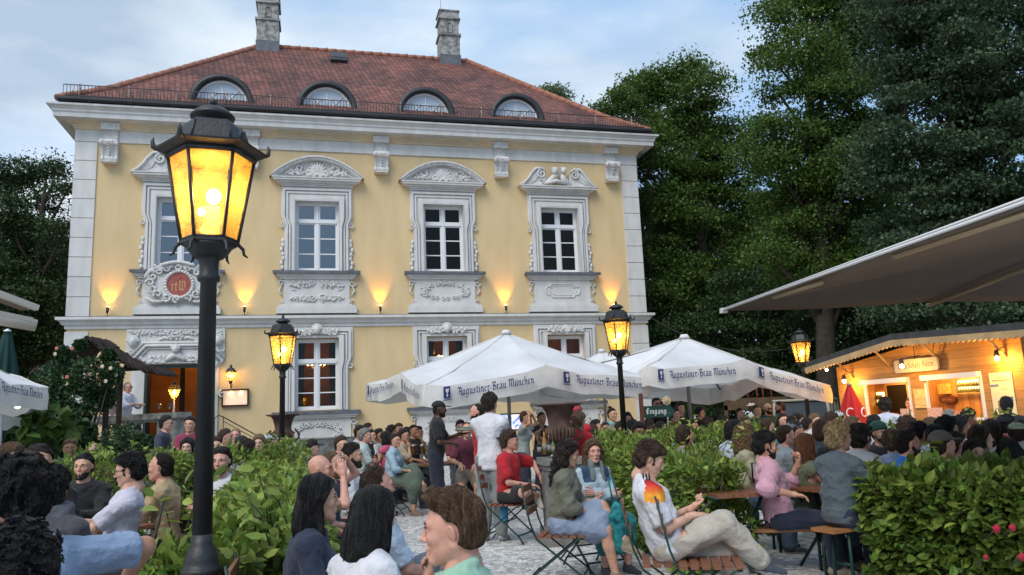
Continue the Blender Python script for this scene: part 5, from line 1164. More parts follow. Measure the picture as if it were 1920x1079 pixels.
tree('shrub_tree','dark small tree standing under the maple by the villa corner',[(1240,600,60),(1300,620,60),(1260,680,60),(1330,690,55),(1230,640,40),(1300,740,60),(1240,740,50)],29,(1290,29),.15,150,.4,L_dk,4,trunk_r=.2)
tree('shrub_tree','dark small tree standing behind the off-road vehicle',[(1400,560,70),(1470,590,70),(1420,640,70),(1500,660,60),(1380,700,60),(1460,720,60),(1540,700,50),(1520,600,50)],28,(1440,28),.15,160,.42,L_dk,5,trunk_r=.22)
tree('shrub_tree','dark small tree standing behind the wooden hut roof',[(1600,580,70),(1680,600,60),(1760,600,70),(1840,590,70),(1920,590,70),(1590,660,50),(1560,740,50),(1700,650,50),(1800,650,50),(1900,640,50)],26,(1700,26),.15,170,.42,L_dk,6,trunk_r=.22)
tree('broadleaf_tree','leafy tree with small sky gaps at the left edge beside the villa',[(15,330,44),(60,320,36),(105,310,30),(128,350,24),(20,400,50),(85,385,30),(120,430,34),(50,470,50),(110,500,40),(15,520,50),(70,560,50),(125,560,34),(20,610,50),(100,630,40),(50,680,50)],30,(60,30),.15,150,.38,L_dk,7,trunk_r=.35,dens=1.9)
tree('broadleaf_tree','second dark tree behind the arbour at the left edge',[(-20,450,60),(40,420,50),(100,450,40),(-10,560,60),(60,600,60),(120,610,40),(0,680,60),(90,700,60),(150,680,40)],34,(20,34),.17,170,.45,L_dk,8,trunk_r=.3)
tree('poplar_tree','pale green treetop peeking over the right slope of the villa roof',[(1032,165,16),(1045,178,16),(1022,175,12),(1055,188,10)],48,(1040,48),.2,120,.4,leaf_mat('pale_leaves',(.12,.17,.06),.3),9,trunk_r=.3)
# wooded backdrop that reads as one mass
def mass(name,label,boxes,leaf,n,m,seed):
    r=np.random.default_rng(seed); P=[]
    for (x0,x1,y0,y1,z0,z1,f) in boxes:
        k=int(n*f); P.append(np.stack([r.uniform(x0,x1,k),r.uniform(y0,y1,k),z0+(z1-z0)*r.random(k)**.8+.6*np.sin(np.linspace(0,40,k))*0],1))
    P=np.concatenate(P); P[:,2]+=.7*np.sin(P[:,0]*.9)+.4*np.sin(P[:,0]*2.3+P[:,1]); V,F=leaves(P,leaf*(.6+.8*r.random(len(P))),T4,seed=seed); o=mesh_np(name,V,F,m); o['kind']='stuff'; o['label']=label; o['category']='woods'; return o
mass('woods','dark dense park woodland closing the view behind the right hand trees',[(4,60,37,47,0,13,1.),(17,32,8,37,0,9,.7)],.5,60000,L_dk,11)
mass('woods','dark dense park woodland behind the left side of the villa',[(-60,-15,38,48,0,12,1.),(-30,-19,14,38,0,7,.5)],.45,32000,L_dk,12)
# ---- hedges
def hedge(label,path,width,z1,leaf,dens,m,seed,zs=None,m2=None,tmpl=T6,z0=.05,sprigs=0,flowers=0,top_sharp=1.,bot=True,name='hedge'):
    r=np.random.default_rng(seed); path=[np.array(p,float) for p in path]; t=thing(name,label,'hedge',(path[0][0],path[0][1],0)); o0=np.array([path[0][0],path[0][1],0])
    P=[];D=[]
    for a,b in zip(path[:-1],path[1:]):
        d=b-a; L=np.linalg.norm(d); u=d/L; nrm=np.array([u[1],-u[0]]); 
        # surface-biased points
        for face_,area in (('top',L*width),('A',L*z1),('B',L*z1),('E0',width*z1),('E1',width*z1),('in',L*width*.6)):
            k=int(dens*area); s=r.random(k)*L; w=(r.random(k)-.5)*width; z=z0+(z1-z0)*r.random(k); dd=np.zeros((k,3))
            dep=np.abs(r.normal(size=k))*.05
            if face_=='top': z=np.full(k,z1)-dep; dd[:,2]=1
            if face_=='A': w=np.full(k,width/2)-dep; dd[:,:2]=nrm
            if face_=='B': w=-np.full(k,width/2)+dep; dd[:,:2]=-nrm
            if face_=='E0': s=dep; dd[:,:2]=-u
            if face_=='E1': s=L-dep; dd[:,:2]=u
            q=np.zeros((k,3)); q[:,:2]=a+s[:,None]*u+w[:,None]*nrm; q[:,2]=z
            bumpy=.06*np.sin(q[:,0]*7+q[:,1]*4+q[:,2]*5)+.05*np.sin(q[:,0]*3.1-q[:,1]*6+q[:,2]*9+seed)+.035*r.normal(size=k); q+=dd*bumpy[:,None]; q[:,2]=np.maximum(q[:,2],.03)
            P.append(q); D.append(dd+np.array([0,0,.25]))
    P=np.concatenate(P)
    if zs is not None:
        ys=np.array([p[1] for p in path]); o_=np.argsort(ys); P[:,2]*=np.interp(P[:,1],ys[o_],np.array(zs)[o_])
    P=P-o0; D=np.concatenate(D); S=leaf*(.55+.75*r.random(len(P)))
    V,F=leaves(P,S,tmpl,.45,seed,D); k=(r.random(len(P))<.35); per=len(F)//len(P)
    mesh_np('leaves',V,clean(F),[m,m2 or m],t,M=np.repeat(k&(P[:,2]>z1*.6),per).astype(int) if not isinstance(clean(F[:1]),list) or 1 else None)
    mb=MB()
    for i in range(int(len(path)*10+8)):
        a=path[r.integers(0,len(path)-1)]; b=path[-1] if len(path)==2 else path[min(len(path)-1,r.integers(1,len(path)))]; p=a+(b-a)*r.random()+r.normal(size=2)*width*.15
        x,y=p-o0[:2]; mb.tube([(x,y,0),(x+r.normal()*.04,y+r.normal()*.04,z1*.5),(x+r.normal()*.1,y+r.normal()*.1,z1*.9)],[.014,.01,.005],5)
    SP=[];SD=[];SSz=[]
    for i in range(sprigs):
        j=r.integers(0,len(path)-1); a,b=path[j],path[j+1]; p=a+(b-a)*r.random()+r.normal(size=2)*width*.25; h=r.uniform(.08,.3); x,y=p-o0[:2]; lx,ly=r.normal(size=2)*.06
        pts=[np.array([x,y,z1-.1]),np.array([x+lx,y+ly,z1+h*.5]),np.array([x+lx*2.4,y+ly*2.4,z1+h])]; mb.tube(pts,[.005,.004,.002],4)
        for q in range(9): f=q/8; c=pts[0]*(1-f)+pts[2]*f+np.array([0,0,0]); SP.append(c); dv=r.normal(size=3); dv[2]=.4; SD.append(dv); SSz.append(leaf*r.uniform(.8,1.25))
    mb.build('stem',M_bark,t)
    if SP: V,F=leaves(np.array(SP),np.array(SSz),tmpl,.5,seed+3,np.array(SD)); mesh_np('shoot_leaves',V,clean(F),m2 or m,t)
    return t,o0
hedge('large leafy hedge in the right foreground with a few red flowers',[(3.12,6.9),(4.35,5.45),(5.2,4.4)],.72,.885,.100,1700,L_hed,21,m2=L_hed2,tmpl=T8,sprigs=22)
hedge('leafy hornbeam hedge behind the large black lamp post in the left foreground',[(-1.95,4.5),(-1.4,4.45),(-1.74,5.3),(-2.3,7.2),(-3.1,10.2)],.60,.97,.095,1350,L_hed,22,zs=[.86,.86,.9,.97,1.0],m2=L_hed2,tmpl=T8,sprigs=26)
hedge('green hedge behind the two seated women and the man in the white football shirt',[(1.78,7.3),(1.62,8.8),(1.45,11.2)],.62,1.03,.078,1500,L_hed,23,zs=[.97,.98,1.],m2=L_hed2,tmpl=T6,sprigs=16)
hedge('green hedge in front of the crowd below the entrance sign',[(1.2,12.0),(3.3,12.3),(4.0,12.6)],.6,1.13,.085,900,L_hed,24,m2=L_hed2,tmpl=T6,sprigs=22)
hedge('green hedge between the crowd and the wooden hut',[(4.9,12.6),(6.6,10.4)],.5,1.08,.09,900,L_hed,25,m2=L_hed2,tmpl=T6,sprigs=20)
hedge('low hedge behind the guests on the left',[(-6.6,9.2),(-4.0,9.4),(-3.0,10.6)],.5,1.2,.08,900,L_hed,26,m2=L_hed2,tmpl=T6,sprigs=20)
# red flowers in the right hedge
for k,(px,py) in enumerate(((1868,992),(1898,990),(1848,1045),(1915,1045))):
    P=at(px,py,4.55+.05*k if px<1900 else 4.5); d_=P-CAM; P=CAM+d_*.93
    t=thing('hedge_rose',('crimson rose facing outward on the right foreground hedge','crimson rose bud right beside another on the right foreground hedge','small crimson bud lowest on the right foreground hedge','crimson rose cut by the right picture edge on the hedge')[k],'flower',tuple(P),0,'red flowers in the right hedge')
    mb=MB(); s=(.024,.021,.015,.022)[k]
    for j in range(12): a=j*2.4; rr=.25+.75*j/12; mb.ball((s*rr*math.cos(a)*.7,-s*.4*(1-rr),s*rr*math.sin(a)*.7),(s*.45,s*.22,s*.42),8,6)
    mb.build('petals',mat('crimson_petals',(.33,.008,.03),.6),t); mb=MB(); mb.tube([(0,.0,0),(0,.1,-.06)],.004,5); mb.build('stem',M_bark,t)
# bushes at the left, roses
def bush(name,label,blobs,Y,leaf,n,m,seed,fl=None,cat='bush'):
    r=np.random.default_rng(seed); c0=at(blobs[0][0],800,Y); t=thing(name,label,cat,(c0[0],c0[1],0)); o0=np.array([c0[0],c0[1],0]); PP=[];mb=MB()
    for (px,py,rp) in blobs:
        yy=Y+r.uniform(-.3,.3); c=at(px,py,yy)-o0; R=rp/FPX*yy; v=r.normal(size=(n,3)); v/=np.linalg.norm(v,axis=1)[:,None]; PP.append(c+v*(R*(.5+.6*r.random(n)**.6))[:,None]*np.array([1,.8,1])); mb.tube([(c[0]*.3,c[1]*.3,0),(c[0]*.7,c[1]*.8,c[2]*.5),c],[.03,.02,.008],5)
    P=np.concatenate(PP); P=P[P[:,2]>.02]; V,F=leaves(P,leaf*(.6+.7*r.random(len(P))),T4 if leaf<.1 or Y>8 else T6,.5,seed); mesh_np('foliage',V,F,m,t); mb.build('stem',M_bark,t)
    if fl:
        mb=MB()
        for i in range(fl): 
            p=P[r.integers(len(P))]; s=.035; p=p+np.array([0,-.2,0])
            for j in range(5): a=j*1.26; mb.ball(tuple(p+np.array([s*.6*math.cos(a),0,s*.6*math.sin(a)])),(s*.6,s*.3,s*.6),6,4,i%2)
        mb.build('blossom',[mat('pink_rose',(.5,.16,.12),.6),mat('pale_rose',(.65,.5,.35),.6)],t)
bush('climbing_rose','climbing rose with pink blooms growing over the arbour',[(110,712,36),(165,706,36),(118,664,12),(205,668,11),(150,648,9),(208,702,20),(80,745,42),(140,755,44),(190,745,26),(80,780,46),(130,790,36)],15.6,.075,1500,L_rose,31,26)
bush('ivy_bush','dark leafy bush below the arbour at the left',[(20,790,40),(20,820,46),(80,825,42),(140,825,38),(60,850,40)],13,.11,1300,L_rose,32)
bush('creeper','loose green creeper climbing the terrace balustrade',[(215,820,22),(240,815,22),(250,840,24),(275,830,16),(220,850,24)],15.6,.07,420,L_rose,33)
bush('canna_plant','large leaved plant in front of the dark bush on the left',[(70,790,26),(105,800,26),(90,815,20)],12.4,.3,40,L_mid,34,None,'plant')
# ================================================================ PEOPLE
def skin(i):
    c=[(.62,.36,.26),(.55,.30,.20),(.45,.23,.14),(.34,.17,.10),(.09,.045,.03),(.60,.31,.23)][i]
    return mat('skin_tone_%s'%'abcdef'[i],c,.48,var=.2,vscale=24,bump=.12,bscale=160,spec=.4,subs=.08)
HC={'black':(.010,.009,.009),'dark':(.022,.014,.010),'brown':(.055,.03,.018),'mid':(.13,.075,.04),'light':(.19,.12,.06),'blond':(.34,.24,.12),'grey':(.25,.24,.23),'red':(.14,.05,.02)}
def hairm(k): return mat('hair_'+k,HC[k],.42,var=.65,vscale=10,stretch=(14,14,2.0),bump=.9,bscale=16,spec=.32)
def cloth(c):
    k='cloth_%02x%02x%02x'%tuple(int(255*min(1,x)) for x in c); return mat(k,c,.88,var=.16,vscale=7,bump=.7,bscale=22,sheen=.1)
M_eyew=mat('eye_white',(.62,.58,.54),.25); M_iris=mat('eye_iris',(.03,.018,.01),.2); M_lip=mat('lip',(.42,.16,.13),.45); M_lipd=mat('lip_dark',(.12,.05,.045),.5); M_sole=mat('shoe_sole',(.45,.43,.4),.7); M_gframe=mat('glasses_frame',(.015,.013,.012),.3)
# ---------------- template heads (head frame: x forward, y left, z up; origin at the ear-level centre)
def head_sdf(fem=False,slim=0,hero=False):
    s=SDF(); a=.94 if fem else 1.
    s.ell((-.010,0,.035),(.089,.075*a,.085),k=.02)
    s.ell((.018,0,.0),(.075,.064*a,.075),k=.03)
    s.ell((.030,0,-.052),(.055,.050*a,.055),k=.035)            # lower face
    s.cone((-.005,.052*a,-.045),(.062,.018,-.092),.018,.014,.025); s.cone((-.005,-.052*a,-.045),(.062,-.018,-.092),.018,.014,.025)  # jaw line
    s.ell((.074,0,-.095),(.018,.02,.018),k=.02)                 # chin
    for q in (1,-1):
        s.ell((.062,q*.038*a,-.018),(.022,.020,.018),k=.02)    # cheek
        s.cone((.082,q*.012,.024),(.072,q*.045,.024),.010,.009,.018) # brow
    for q in (1,-1): s.ell((.096,q*.031,.006),(.016,.017,.010),k=.014,neg=True)
    for q in (1,-1): s.ell((.078,q*.031,.004),(.013,.0135,.0115),k=.004)
    s.cone((.086,0,.022),(.107,0,-.021),.0068,.0082,.012); s.ell((.106,0,-.026),(.0115,.009,.0075),k=.008)
    for q in (1,-1): s.ell((.095,q*.0105,-.029),(.008,.0065,.006),k=.006)
    s.ell((.088,0,-.055),(.010,.024,.010),k=.010); s.cone((.0905,-.016,-.0565),(.0905,.016,-.0565),.0055,.0055,.005); s.cone((.088,-.014,-.067),(.088,.014,-.067),.0065,.0065,.005)
    s.ell((.1,0,-.0615),(.012,.022,.0016),k=.003,neg=True)
    for q in (1,-1):
        s.ell((-.004,q*.078*a,-.004),(.015,.008,.027),R=rot_to((.15,q*.3,1),(1,-q*.5,0)),k=.006); s.ell((.004,q*.088*a,-.002),(.008,.007,.016),k=.006,neg=True)
    s.cone((-.018,0,-.03),(-.040,0,-.145),.051*a,.049*a,.03)
    return s
HEADS={}
def head_mesh(fem,lod):
    k=(fem,lod)
    if k not in HEADS:
        V,F=head_sdf(fem).mesh([.0024,.0042,.0085][lod]); HEADS[k]=(V,F)
    return HEADS[k]
_hz=[-.09,-.06,-.038,-.028,.0,.03,.05,.075,.10,.14]; _hx=[-.075,-.052,-.032,.014,.014,.022,.044,.068,.085,.13]
def capcut(back=0.,bot=-.085,k=1.):
    return lambda X,Y,Z: np.maximum((X-np.interp(Z,_hz,_hx)+back+np.clip(np.abs(Y)-.028,0,.05)*.5*(Z>.015)+wobble(X,Y,Z,.006,110,2,3))*.75*k,bot-Z)
def taper(s,t,base=None):
    """thin the hair towards its cut edge so that it grows out of the skin"""
    s.tp=t
HAIRS={}
def earcut(s):
    s.cut.append(lambda X,Y,Z: .030-np.sqrt((X+.002)**2+((np.abs(Y)-.078)*.75)**2+((Z+.006)*.75)**2))
def hair_mesh(st,lod,fem):
    k=(st,lod,fem)
    if k in HAIRS: return HAIRS[k]
    vox=[.0035,.0055,.010][lod]; s=SDF(); a=.95 if fem else 1.; C=(-.018,0,.036)
    def cap(t=.012,q=1.): s.ell((-.010,0,.036),(.090*q+t,.075*a*q+t,.085*q+t),k=.01); s.ell((-.025,0,-.02),(.074+t,.065*a+t,.075+t),k=.02)
    amp,fr=.006,90
    if st in ('short','messy','fade'):
        t={'short':.009,'messy':.017,'fade':.004}[st]; cap(t); 
        if st!='fade': s.ell((.0,0,.085),(.082,.060,.040 if st=='short' else .048),k=.02)
        s.cut.append(capcut()); earcut(s); amp={'short':.006,'messy':.013,'fade':.001}[st]
    elif st=='quiff':
        cap(.002); s.ell((.012,0,.092),(.084,.064,.040),k=.015); s.ell((.058,0,.102),(.036,.052,.026),k=.02); s.cut.append(capcut(-.002,-.058)); earcut(s); amp=.008; fr=75
    elif st=='fringe':
        cap(.014); s.ell((.045,0,.075),(.055,.066,.036),k=.02); s.cut.append(capcut(-.03)); amp=.008
    elif st=='bowlside':
        cap(.016); s.ell((.03,0,.07),(.07,.072,.045),k=.02); s.cut.append(capcut(-.022)); earcut(s); amp=.009
    elif st=='receding':
        cap(.006); s.cut.append(lambda X,Y,Z: np.maximum(np.maximum((X-np.interp(Z,[-.04,-.03,.0,.04,.07,.10,.14],[-.035,.012,.012,.004,.0,.035,.05])+.03*(np.abs(Y)<.03)*0),-9),-.075-Z)); earcut(s); amp=.004
    elif st in ('long','longstraight','wavy','curlylong','curlyfull'):
        t={'long':.014,'longstraight':.016,'wavy':.02,'curlylong':.022,'curlyfull':.024}[st]; cap(t); s.cut.append(lambda X,Y,Z: np.maximum((X*.86-np.maximum(Z,-.02)*.52)-.030-np.maximum(0,-Z-.02)*.12,-9))
        bot=-.34 if st=='longstraight' else (-.26 if st!='curlyfull' else -.12)
        s.ell((-.055,0,-.09),(.055+t,.085+t,.11),k=.04); s.ell((-.075,0,(bot-.05)/2-.06),(.034+t*.6,.085+t,abs(bot)*.5),k=.05)
        for q in (1,-1): s.cone((.0,q*.082,.01),(.005,q*.088,bot*.85),.022+t*.3,.016+t*.3,.03)
        amp={'long':.006,'longstraight':.003,'wavy':.010,'curlylong':.012,'curlyfull':.014}[st]; fr={'curlylong':120,'curlyfull':110,'wavy':70}.get(st,60)
    elif st in ('bun','pony','tied'):
        cap(.006); s.cut.append(capcut(-.004)); earcut(s); amp=.003
    elif st=='bob':
        cap(.018); s.ell((-.03,0,-.06),(.085,.09,.08),k=.03); s.cut.append(lambda X,Y,Z: np.maximum((X*.86-np.maximum(Z,-.02)*.5)-.034,-.12-Z)); amp=.006
    sd=abs(hash(st))%5 if 0 else len(st)
    def fn(X,Y,Z):
        o=wobble(X,Y,Z*(.45 if 'straight' in st or st in('long','bob','quiff') else 1.),amp,fr,sd,8)
        if st in('short','messy','fade','quiff','bowlside','receding','tied','bun','pony','fringe'):
            d=(np.interp(Z,_hz,_hx)+(.006 if st=='quiff' else .022 if st=='bowlside' else .0)-X)*.75 if st!='receding' else (np.interp(Z,[-.04,-.03,.0,.04,.07,.10,.14],[-.035,.012,.012,.004,.0,.035,.05])-X)
            d=np.minimum(d,(Z+.085)*.5); m_={'short':.010,'messy':.012,'fade':.004,'quiff':.004,'bowlside':.010,'receding':.004}.get(st,.007)
            o=o+m_*np.clip(1-d/.022,0,1)
        return o-amp*.8
    s.fn=fn
    V,F=s.mesh(vox)
    if st in ('bun','pony'):
        s2=SDF()
        if st=='bun': s2.ell((-.05,0,.135),(.036,.036,.030))
        else: s2.ell((-.125,0,.02),(.03,.03,.03)); s2.cone((-.13,0,.01),(-.15,0,-.16),.028,.014,.03)
        s2.fn=lambda X,Y,Z: wobble(X,Y,Z,.005,80,2); V2,F2=s2.mesh(vox); F=np.concatenate([F,F2+len(V)]); V=np.concatenate([V,V2])
    if 'curly' in st or st in('messy','wavy') :   # loose curls standing off the surface
        r=np.random.default_rng(5); n=[420,260,110][lod] if 'curly' in st else [160,110,50][lod]; mb=MB(); C0=V.mean(0); top=V[V[:,2]>(-.12 if 'long' in st else -.3)]
        big='curly' in st
        for i in range(n):
            p=top[r.integers(len(top))]; d=p-C0*[1,1,0]-[0,0,.0]; d/=np.linalg.norm(d)+1e-9; a=r.normal(size=3); a-=d*(a@d); a/=np.linalg.norm(a); b2=np.cross(d,a); R_=r.uniform(.007,.013)*(1 if big else .8); ph=r.uniform(0,6)
            P=[p-d*.004+(a*math.cos(ph+u*2.2)+b2*math.sin(ph+u*2.2))*R_+d*(.012*u/2.2*(1 if big else .5)) for u in (0,.75,1.5,2.2)]
            mb.tube(P,[.0045,.005,.004,.0015] if lod<2 else [.006,.007,.005,.002],4)
        V2=np.concatenate(mb.V); F2=np.array([f for f in mb.F if len(f)==4]); F=np.concatenate([F,F2+len(V)]); V=np.concatenate([V,V2])
    if 'curly' not in st and lod<2:   # separate strands lying along the hair, a few lifting off
        r=np.random.default_rng(8); q=F[:,:4]; nf=np.cross(V[q[:,2]]-V[q[:,0]],V[q[:,3]]-V[q[:,1]]); N_=np.zeros_like(V)
        for c_ in range(4): np.add.at(N_,q[:,c_],nf)
        N_/=np.linalg.norm(N_,axis=1)[:,None]+1e-12; n=[1500,300][lod]; idx=r.integers(0,len(V),n); P=V[idx].copy(); pts=[P+N_[idx]*.0005]; cur=idx; dz=np.where(P[:,2:3]>.07,.25,1.)
        down=np.concatenate([-.9*np.ones((n,1))*(P[:,2:3]>.05)+.12*r.normal(size=(n,1)),.12*r.normal(size=(n,1))+.5*np.sign(P[:,1:2])*(P[:,2:3]>.05),-dz],1)
        if st in('long','longstraight','bob','wavy'): down=np.concatenate([-.35*(P[:,2:3]>.04)+.08*r.normal(size=(n,1)),.08*r.normal(size=(n,1))+.8*np.sign(P[:,1:2])*(P[:,2:3]>.04),-np.ones((n,1))],1)
        for stp in range(4):
            nn=N_[cur]; d=down-nn*(down*nn).sum(1)[:,None]; d/=np.linalg.norm(d,axis=1)[:,None]+1e-9; P=P+d*([.016,.018][lod] if 'long' not in st else .026)
            for a_ in range(0,n,300): cur[a_:a_+300]=((P[a_:a_+300,None]-V[None])**2).sum(2).argmin(1) if len(V)<60000 else cur[a_:a_+300]
            P=V[cur]*.75+P*.25; pts.append(P+N_[cur]*(.0008+.0022*r.random((n,1))*stp/2))
        mb=MB(); rr=[.0011,.002][lod]
        for i in range(n): mb.tube([p[i] for p in pts],[rr,rr,rr,rr*.8,rr*.3],3)
        V2=np.concatenate(mb.V); F2=np.array([f for f in mb.F if len(f)==4]); F=np.concatenate([F,F2+len(V)]); V=np.concatenate([V,V2])
    HAIRS[k]=(V,F); return HAIRS[k]
BEARD={}
def beard_mesh(lod,full=True):
    k=(lod,full)
    if k not in BEARD:
        s=SDF(); t=.006 if full else .0035
        s.ell((.030,0,-.056),(.058+t,.052+t,.056+t),k=.02); s.cone((-.002,.054,-.03),(.062,.018,-.095),.020+t,.018+t,.02); s.cone((-.002,-.054,-.03),(.062,-.018,-.095),.020+t,.018+t,.02); s.ell((.07,0,-.097),(.02+t,.024+t,.02+t),k=.015)
        s.cut.append(lambda X,Y,Z: Z+.040-np.maximum(0,np.abs(Y)-.03)*1.2)
        s.cut.append(lambda X,Y,Z: -X-.01+.0*Y); s.cut.append(lambda X,Y,Z: .0-( np.sqrt(((X-.1)/.03)**2+(Y/.021)**2+((Z+.061)/.012)**2)-1)*.012)
        s.fn=lambda X,Y,Z: wobble(X,Y,Z,.003,160,1); BEARD[k]=s.mesh([.003,.005,.009][lod])
    return BEARD[k]
HANDS={}
def hand_mesh(pose,lod):
    """hand frame: x towards finger tips, z = back of hand, y = thumb side; wrist at the origin"""
    k=(pose,lod)
    if k in HANDS: return HANDS[k]
    s=SDF(); s.cone((-.03,0,0),(.02,0,0),.026,.026,.02); s.ell((.052,0,-.001),(.050,.040,.015),k=.02)
    curl={'relaxed':(.35,.45,.4),'grip':(1.15,1.25,.7),'flat':(.08,.1,.1),'fist':(1.4,1.5,1.0)}[pose]
    for i,(y,L) in enumerate(((.028,.070),(.010,.078),(-.010,.073),(-.028,.058))):
        p=np.array([.088-abs(y)*.25,y,0.]); a=0; sp=y*2.2; r=.0088-.0006*i
        for j,fr in enumerate((.45,.32,.23)):
            a+=curl[j]*(1+.06*i); d=np.array([math.cos(a)*math.cos(sp*.3),math.sin(sp*.3)*math.cos(a),-math.sin(a)]); q=p+d*L*fr; s.cone(p,q,r,r*.92,.004); p=q; r*=.92
    tc={'relaxed':.5,'grip':.9,'flat':.25,'fist':1.0}[pose]
    p=np.array([.022,.03,-.004]); 
    for (d,L,r) in (((.72,.68,-.2*tc),.036,.0115),((.86-.2*tc,.45-.5*tc,-.35*tc),.032,.0098),((.8-.2*tc,.25-.6*tc,-.4*tc),.026,.0088)):
        d=np.array(d);d/=np.linalg.norm(d); q=p+d*L; s.cone(p,q,r,r*.92,.007); p=q
    HANDS[k]=s.mesh([.0030,.0045,.008][lod]); return HANDS[k]
def ik(a,t,l1,l2,pole):
    d=t-a; L=np.linalg.norm(d); m=(l1+l2)*.995
    if L>m: t=a+d/L*m; d=t-a; L=m
    L=max(L,abs(l1-l2)+.02); u=d/np.linalg.norm(d); p=np.array(pole,float); p=p-u*(p@u); n=np.linalg.norm(p); p=p/n if n>1e-6 else np.array([0,0,1.])
    x=(l1*l1-l2*l2+L*L)/(2*L); h=math.sqrt(max(0,l1*l1-x*x)); return a+u*x+p*h, t
def Rz(a): c,s=math.cos(a),math.sin(a); return np.array([[c,-s,0],[s,c,0],[0,0,1.]])
def Ry(a): c,s=math.cos(a),math.sin(a); return np.array([[c,0,s],[0,1,0],[-s,0,c]])
def Rx(a): c,s=math.cos(a),math.sin(a); return np.array([[1,0,0],[0,c,-s],[0,s,c]])
NP=[0]; PEOPLE={}
def find(k): return [v for l,v in PEOPLE.items() if k in l][0]
def person(px,py,Y,face,label,sit=True,floor=0.,lean=5,side=0,hy=0,hp=0,hr=0,arms='lap',legs='normal',shirt=(.5,.5,.5),sleeve='short',pants=(.03,.035,.05),bottom='trousers',shoes=(.05,.05,.05),sk=0,hair='short',hc='dark',fem=False,beard=0,glasses=0,cap=None,scale=1.,open_=None,collar=False,lod=None,undershirt=None,stoop=0,group='guests in the beer garden',zseat=None,loose=1.,vshow=True,extras=()):
    """head centre seen at pixel (px,py), at depth Y; face = direction of the body, 0 = picture right, 90 = away, -90 = to the camera"""
    NP[0]+=1; hc_=at(px,py,Y); S=scale*(.95 if fem else 1.)
    if lod is None: lod=0 if Y<3.2 else (1 if Y<9.5 else 2)
    vox=[.010,.014,.026][lod]
    t_=np.array([math.sin(rad(lean)),math.sin(rad(side)),math.cos(rad(lean))*math.cos(rad(side))]); t_/=np.linalg.norm(t_)
    nk=np.array([math.sin(rad(lean*.6+10+stoop)),0,math.cos(rad(lean*.6+10+stoop))])
    # local frame with the hip at origin
    H=np.zeros(3); N=H+t_*.50*S; HD=N+nk*.125*S+np.array([0,0,.03])*S
    wz=hc_[2]-HD[2] # hip height in the world
    lf=Rz(rad(face)); root=hc_-lf@HD; gz=floor-root[2]    # ground in local coordinates
    hipw=root[2]
    th,shn=.43*S,.41*S
    t=thing('person',label,'person',(root[0],root[1],0),rad(face),group); oz=np.array([0,0,root[2]])
    # ---- joints
    hw=.088*S; sw=(.145 if fem else .172)*S; l=np.array([0,1.,0])
    sh={}; el={}; wr={}; kn={}; an={}
    for q in (1,-1):
        sh[q]=N-t_*.075*S+l*q*sw+np.array([-.01,0,0]); 
    A=arms if isinstance(arms,(tuple,list)) else (arms,arms)
    up=t_; fw=np.array([t_[2],0,-t_[0]])
    wristp={}; handp={}; hdir={}
    for q,a in ((1,A[0]),(-1,A[1])):
        pole=np.array([-.4,q*.7,-.8]); hp_='relaxed'; hd=None; bk=np.array([0,0,1.])
        if isinstance(a,dict): w=np.array(a['w'],float)*S; pole=np.array(a.get('p',pole),float); hp_=a.get('h','relaxed'); hd=a.get('d'); bk=np.array(a.get('b',(0,0,1.)),float)
        elif a=='lap': w=np.array([.30,q*.07,.10])*S; hd=(1,-q*.5,-.25)
        elif a=='knee': w=np.array([.36,q*.12,.13])*S; hd=(1,0,-.4)
        elif a=='table': w=H+np.array([.40,q*.10,.24])*S; hd=(.8,-q*.6,0)
        elif a=='crossed': w=N+np.array([.20,-q*.10,-.27+.02*q])*S; hd=(.1,-q,.1); bk=np.array([1,0,.2]); pole=np.array([.1,q,-.8])
        elif a=='hang': w=sh[q]+np.array([.05,q*.06,-.52])*S; hd=(.1,0,-1); bk=np.array([0,q,0])
        elif a=='phone': w=np.array([.33,q*.06,.20])*S; hd=(.8,-q*.35,.5); hp_='grip'; bk=np.array([.4,0,-.9])
        elif a=='chin': w=HD+np.array([.10,q*.02,-.21])*S; hd=(.1,-q*.2,1); hp_='fist'; pole=np.array([.3,q*.5,-1]); bk=np.array([1,q*.3,0])
        elif a=='up': w=HD+np.array([.10,q*.12,.05])*S; hd=(-.2,-q*.8,.5); pole=np.array([.5,q,-.3]); bk=np.array([.8,0,.5])
        elif a=='mouth': w=HD+np.array([.13,q*.05,-.14])*S; hd=(-.2,-q*.5,.8); hp_='relaxed'; pole=np.array([.5,q*.4,-1]); bk=np.array([1,0,0])
        elif a=='tray': w=N+np.array([.36,q*.10,-.18])*S; hd=(1,-q*.2,.1); hp_='flat'; bk=np.array([0,0,-1.])
        el[q],wr[q]=ik(sh[q],w,.28*S,.25*S,pole); handp[q]=hp_; hdir[q]=(np.array(hd,float) if hd is not None else wr[q]-el[q],bk)
    footd={}; LG=legs if isinstance(legs,(tuple,list)) else (legs,legs)
    for q,lg in ((1,LG[0]),(-1,LG[1])):
        hj=H+l*q*hw+np.array([0,0,-.01]); az=gz+.075*S; pole=np.array([1,q*.12,.35]); fd=np.array([1,q*.2,0.])
        if isinstance(lg,dict): w=np.array(lg['a'],float)*S; pole=np.array(lg.get('p',pole),float); fd=np.array(lg.get('f',fd),float); 
        elif not sit: w=np.array([.02,q*.11*S,az]) if lg=='normal' else np.array([-.03+.16*(q>0),q*.12*S,az]); pole=np.array([1,0,.0])
        elif lg=='normal': w=np.array([.42*S,q*.13*S,az])
        elif lg=='back': w=np.array([.22*S,q*.12*S,az+.02]); fd=np.array([1,0,-.4])
        elif lg=='ext': w=np.array([.66*S,q*.12*S,az])
        elif lg=='over': w=np.array([.62*S,-q*.13*S,.0-.14*S]) ; pole=np.array([.5,q*.0,1]); fd=np.array([.8,0,-.45])    # crossed over the other knee
        elif lg=='under': w=np.array([.46*S,-q*.03*S,az])
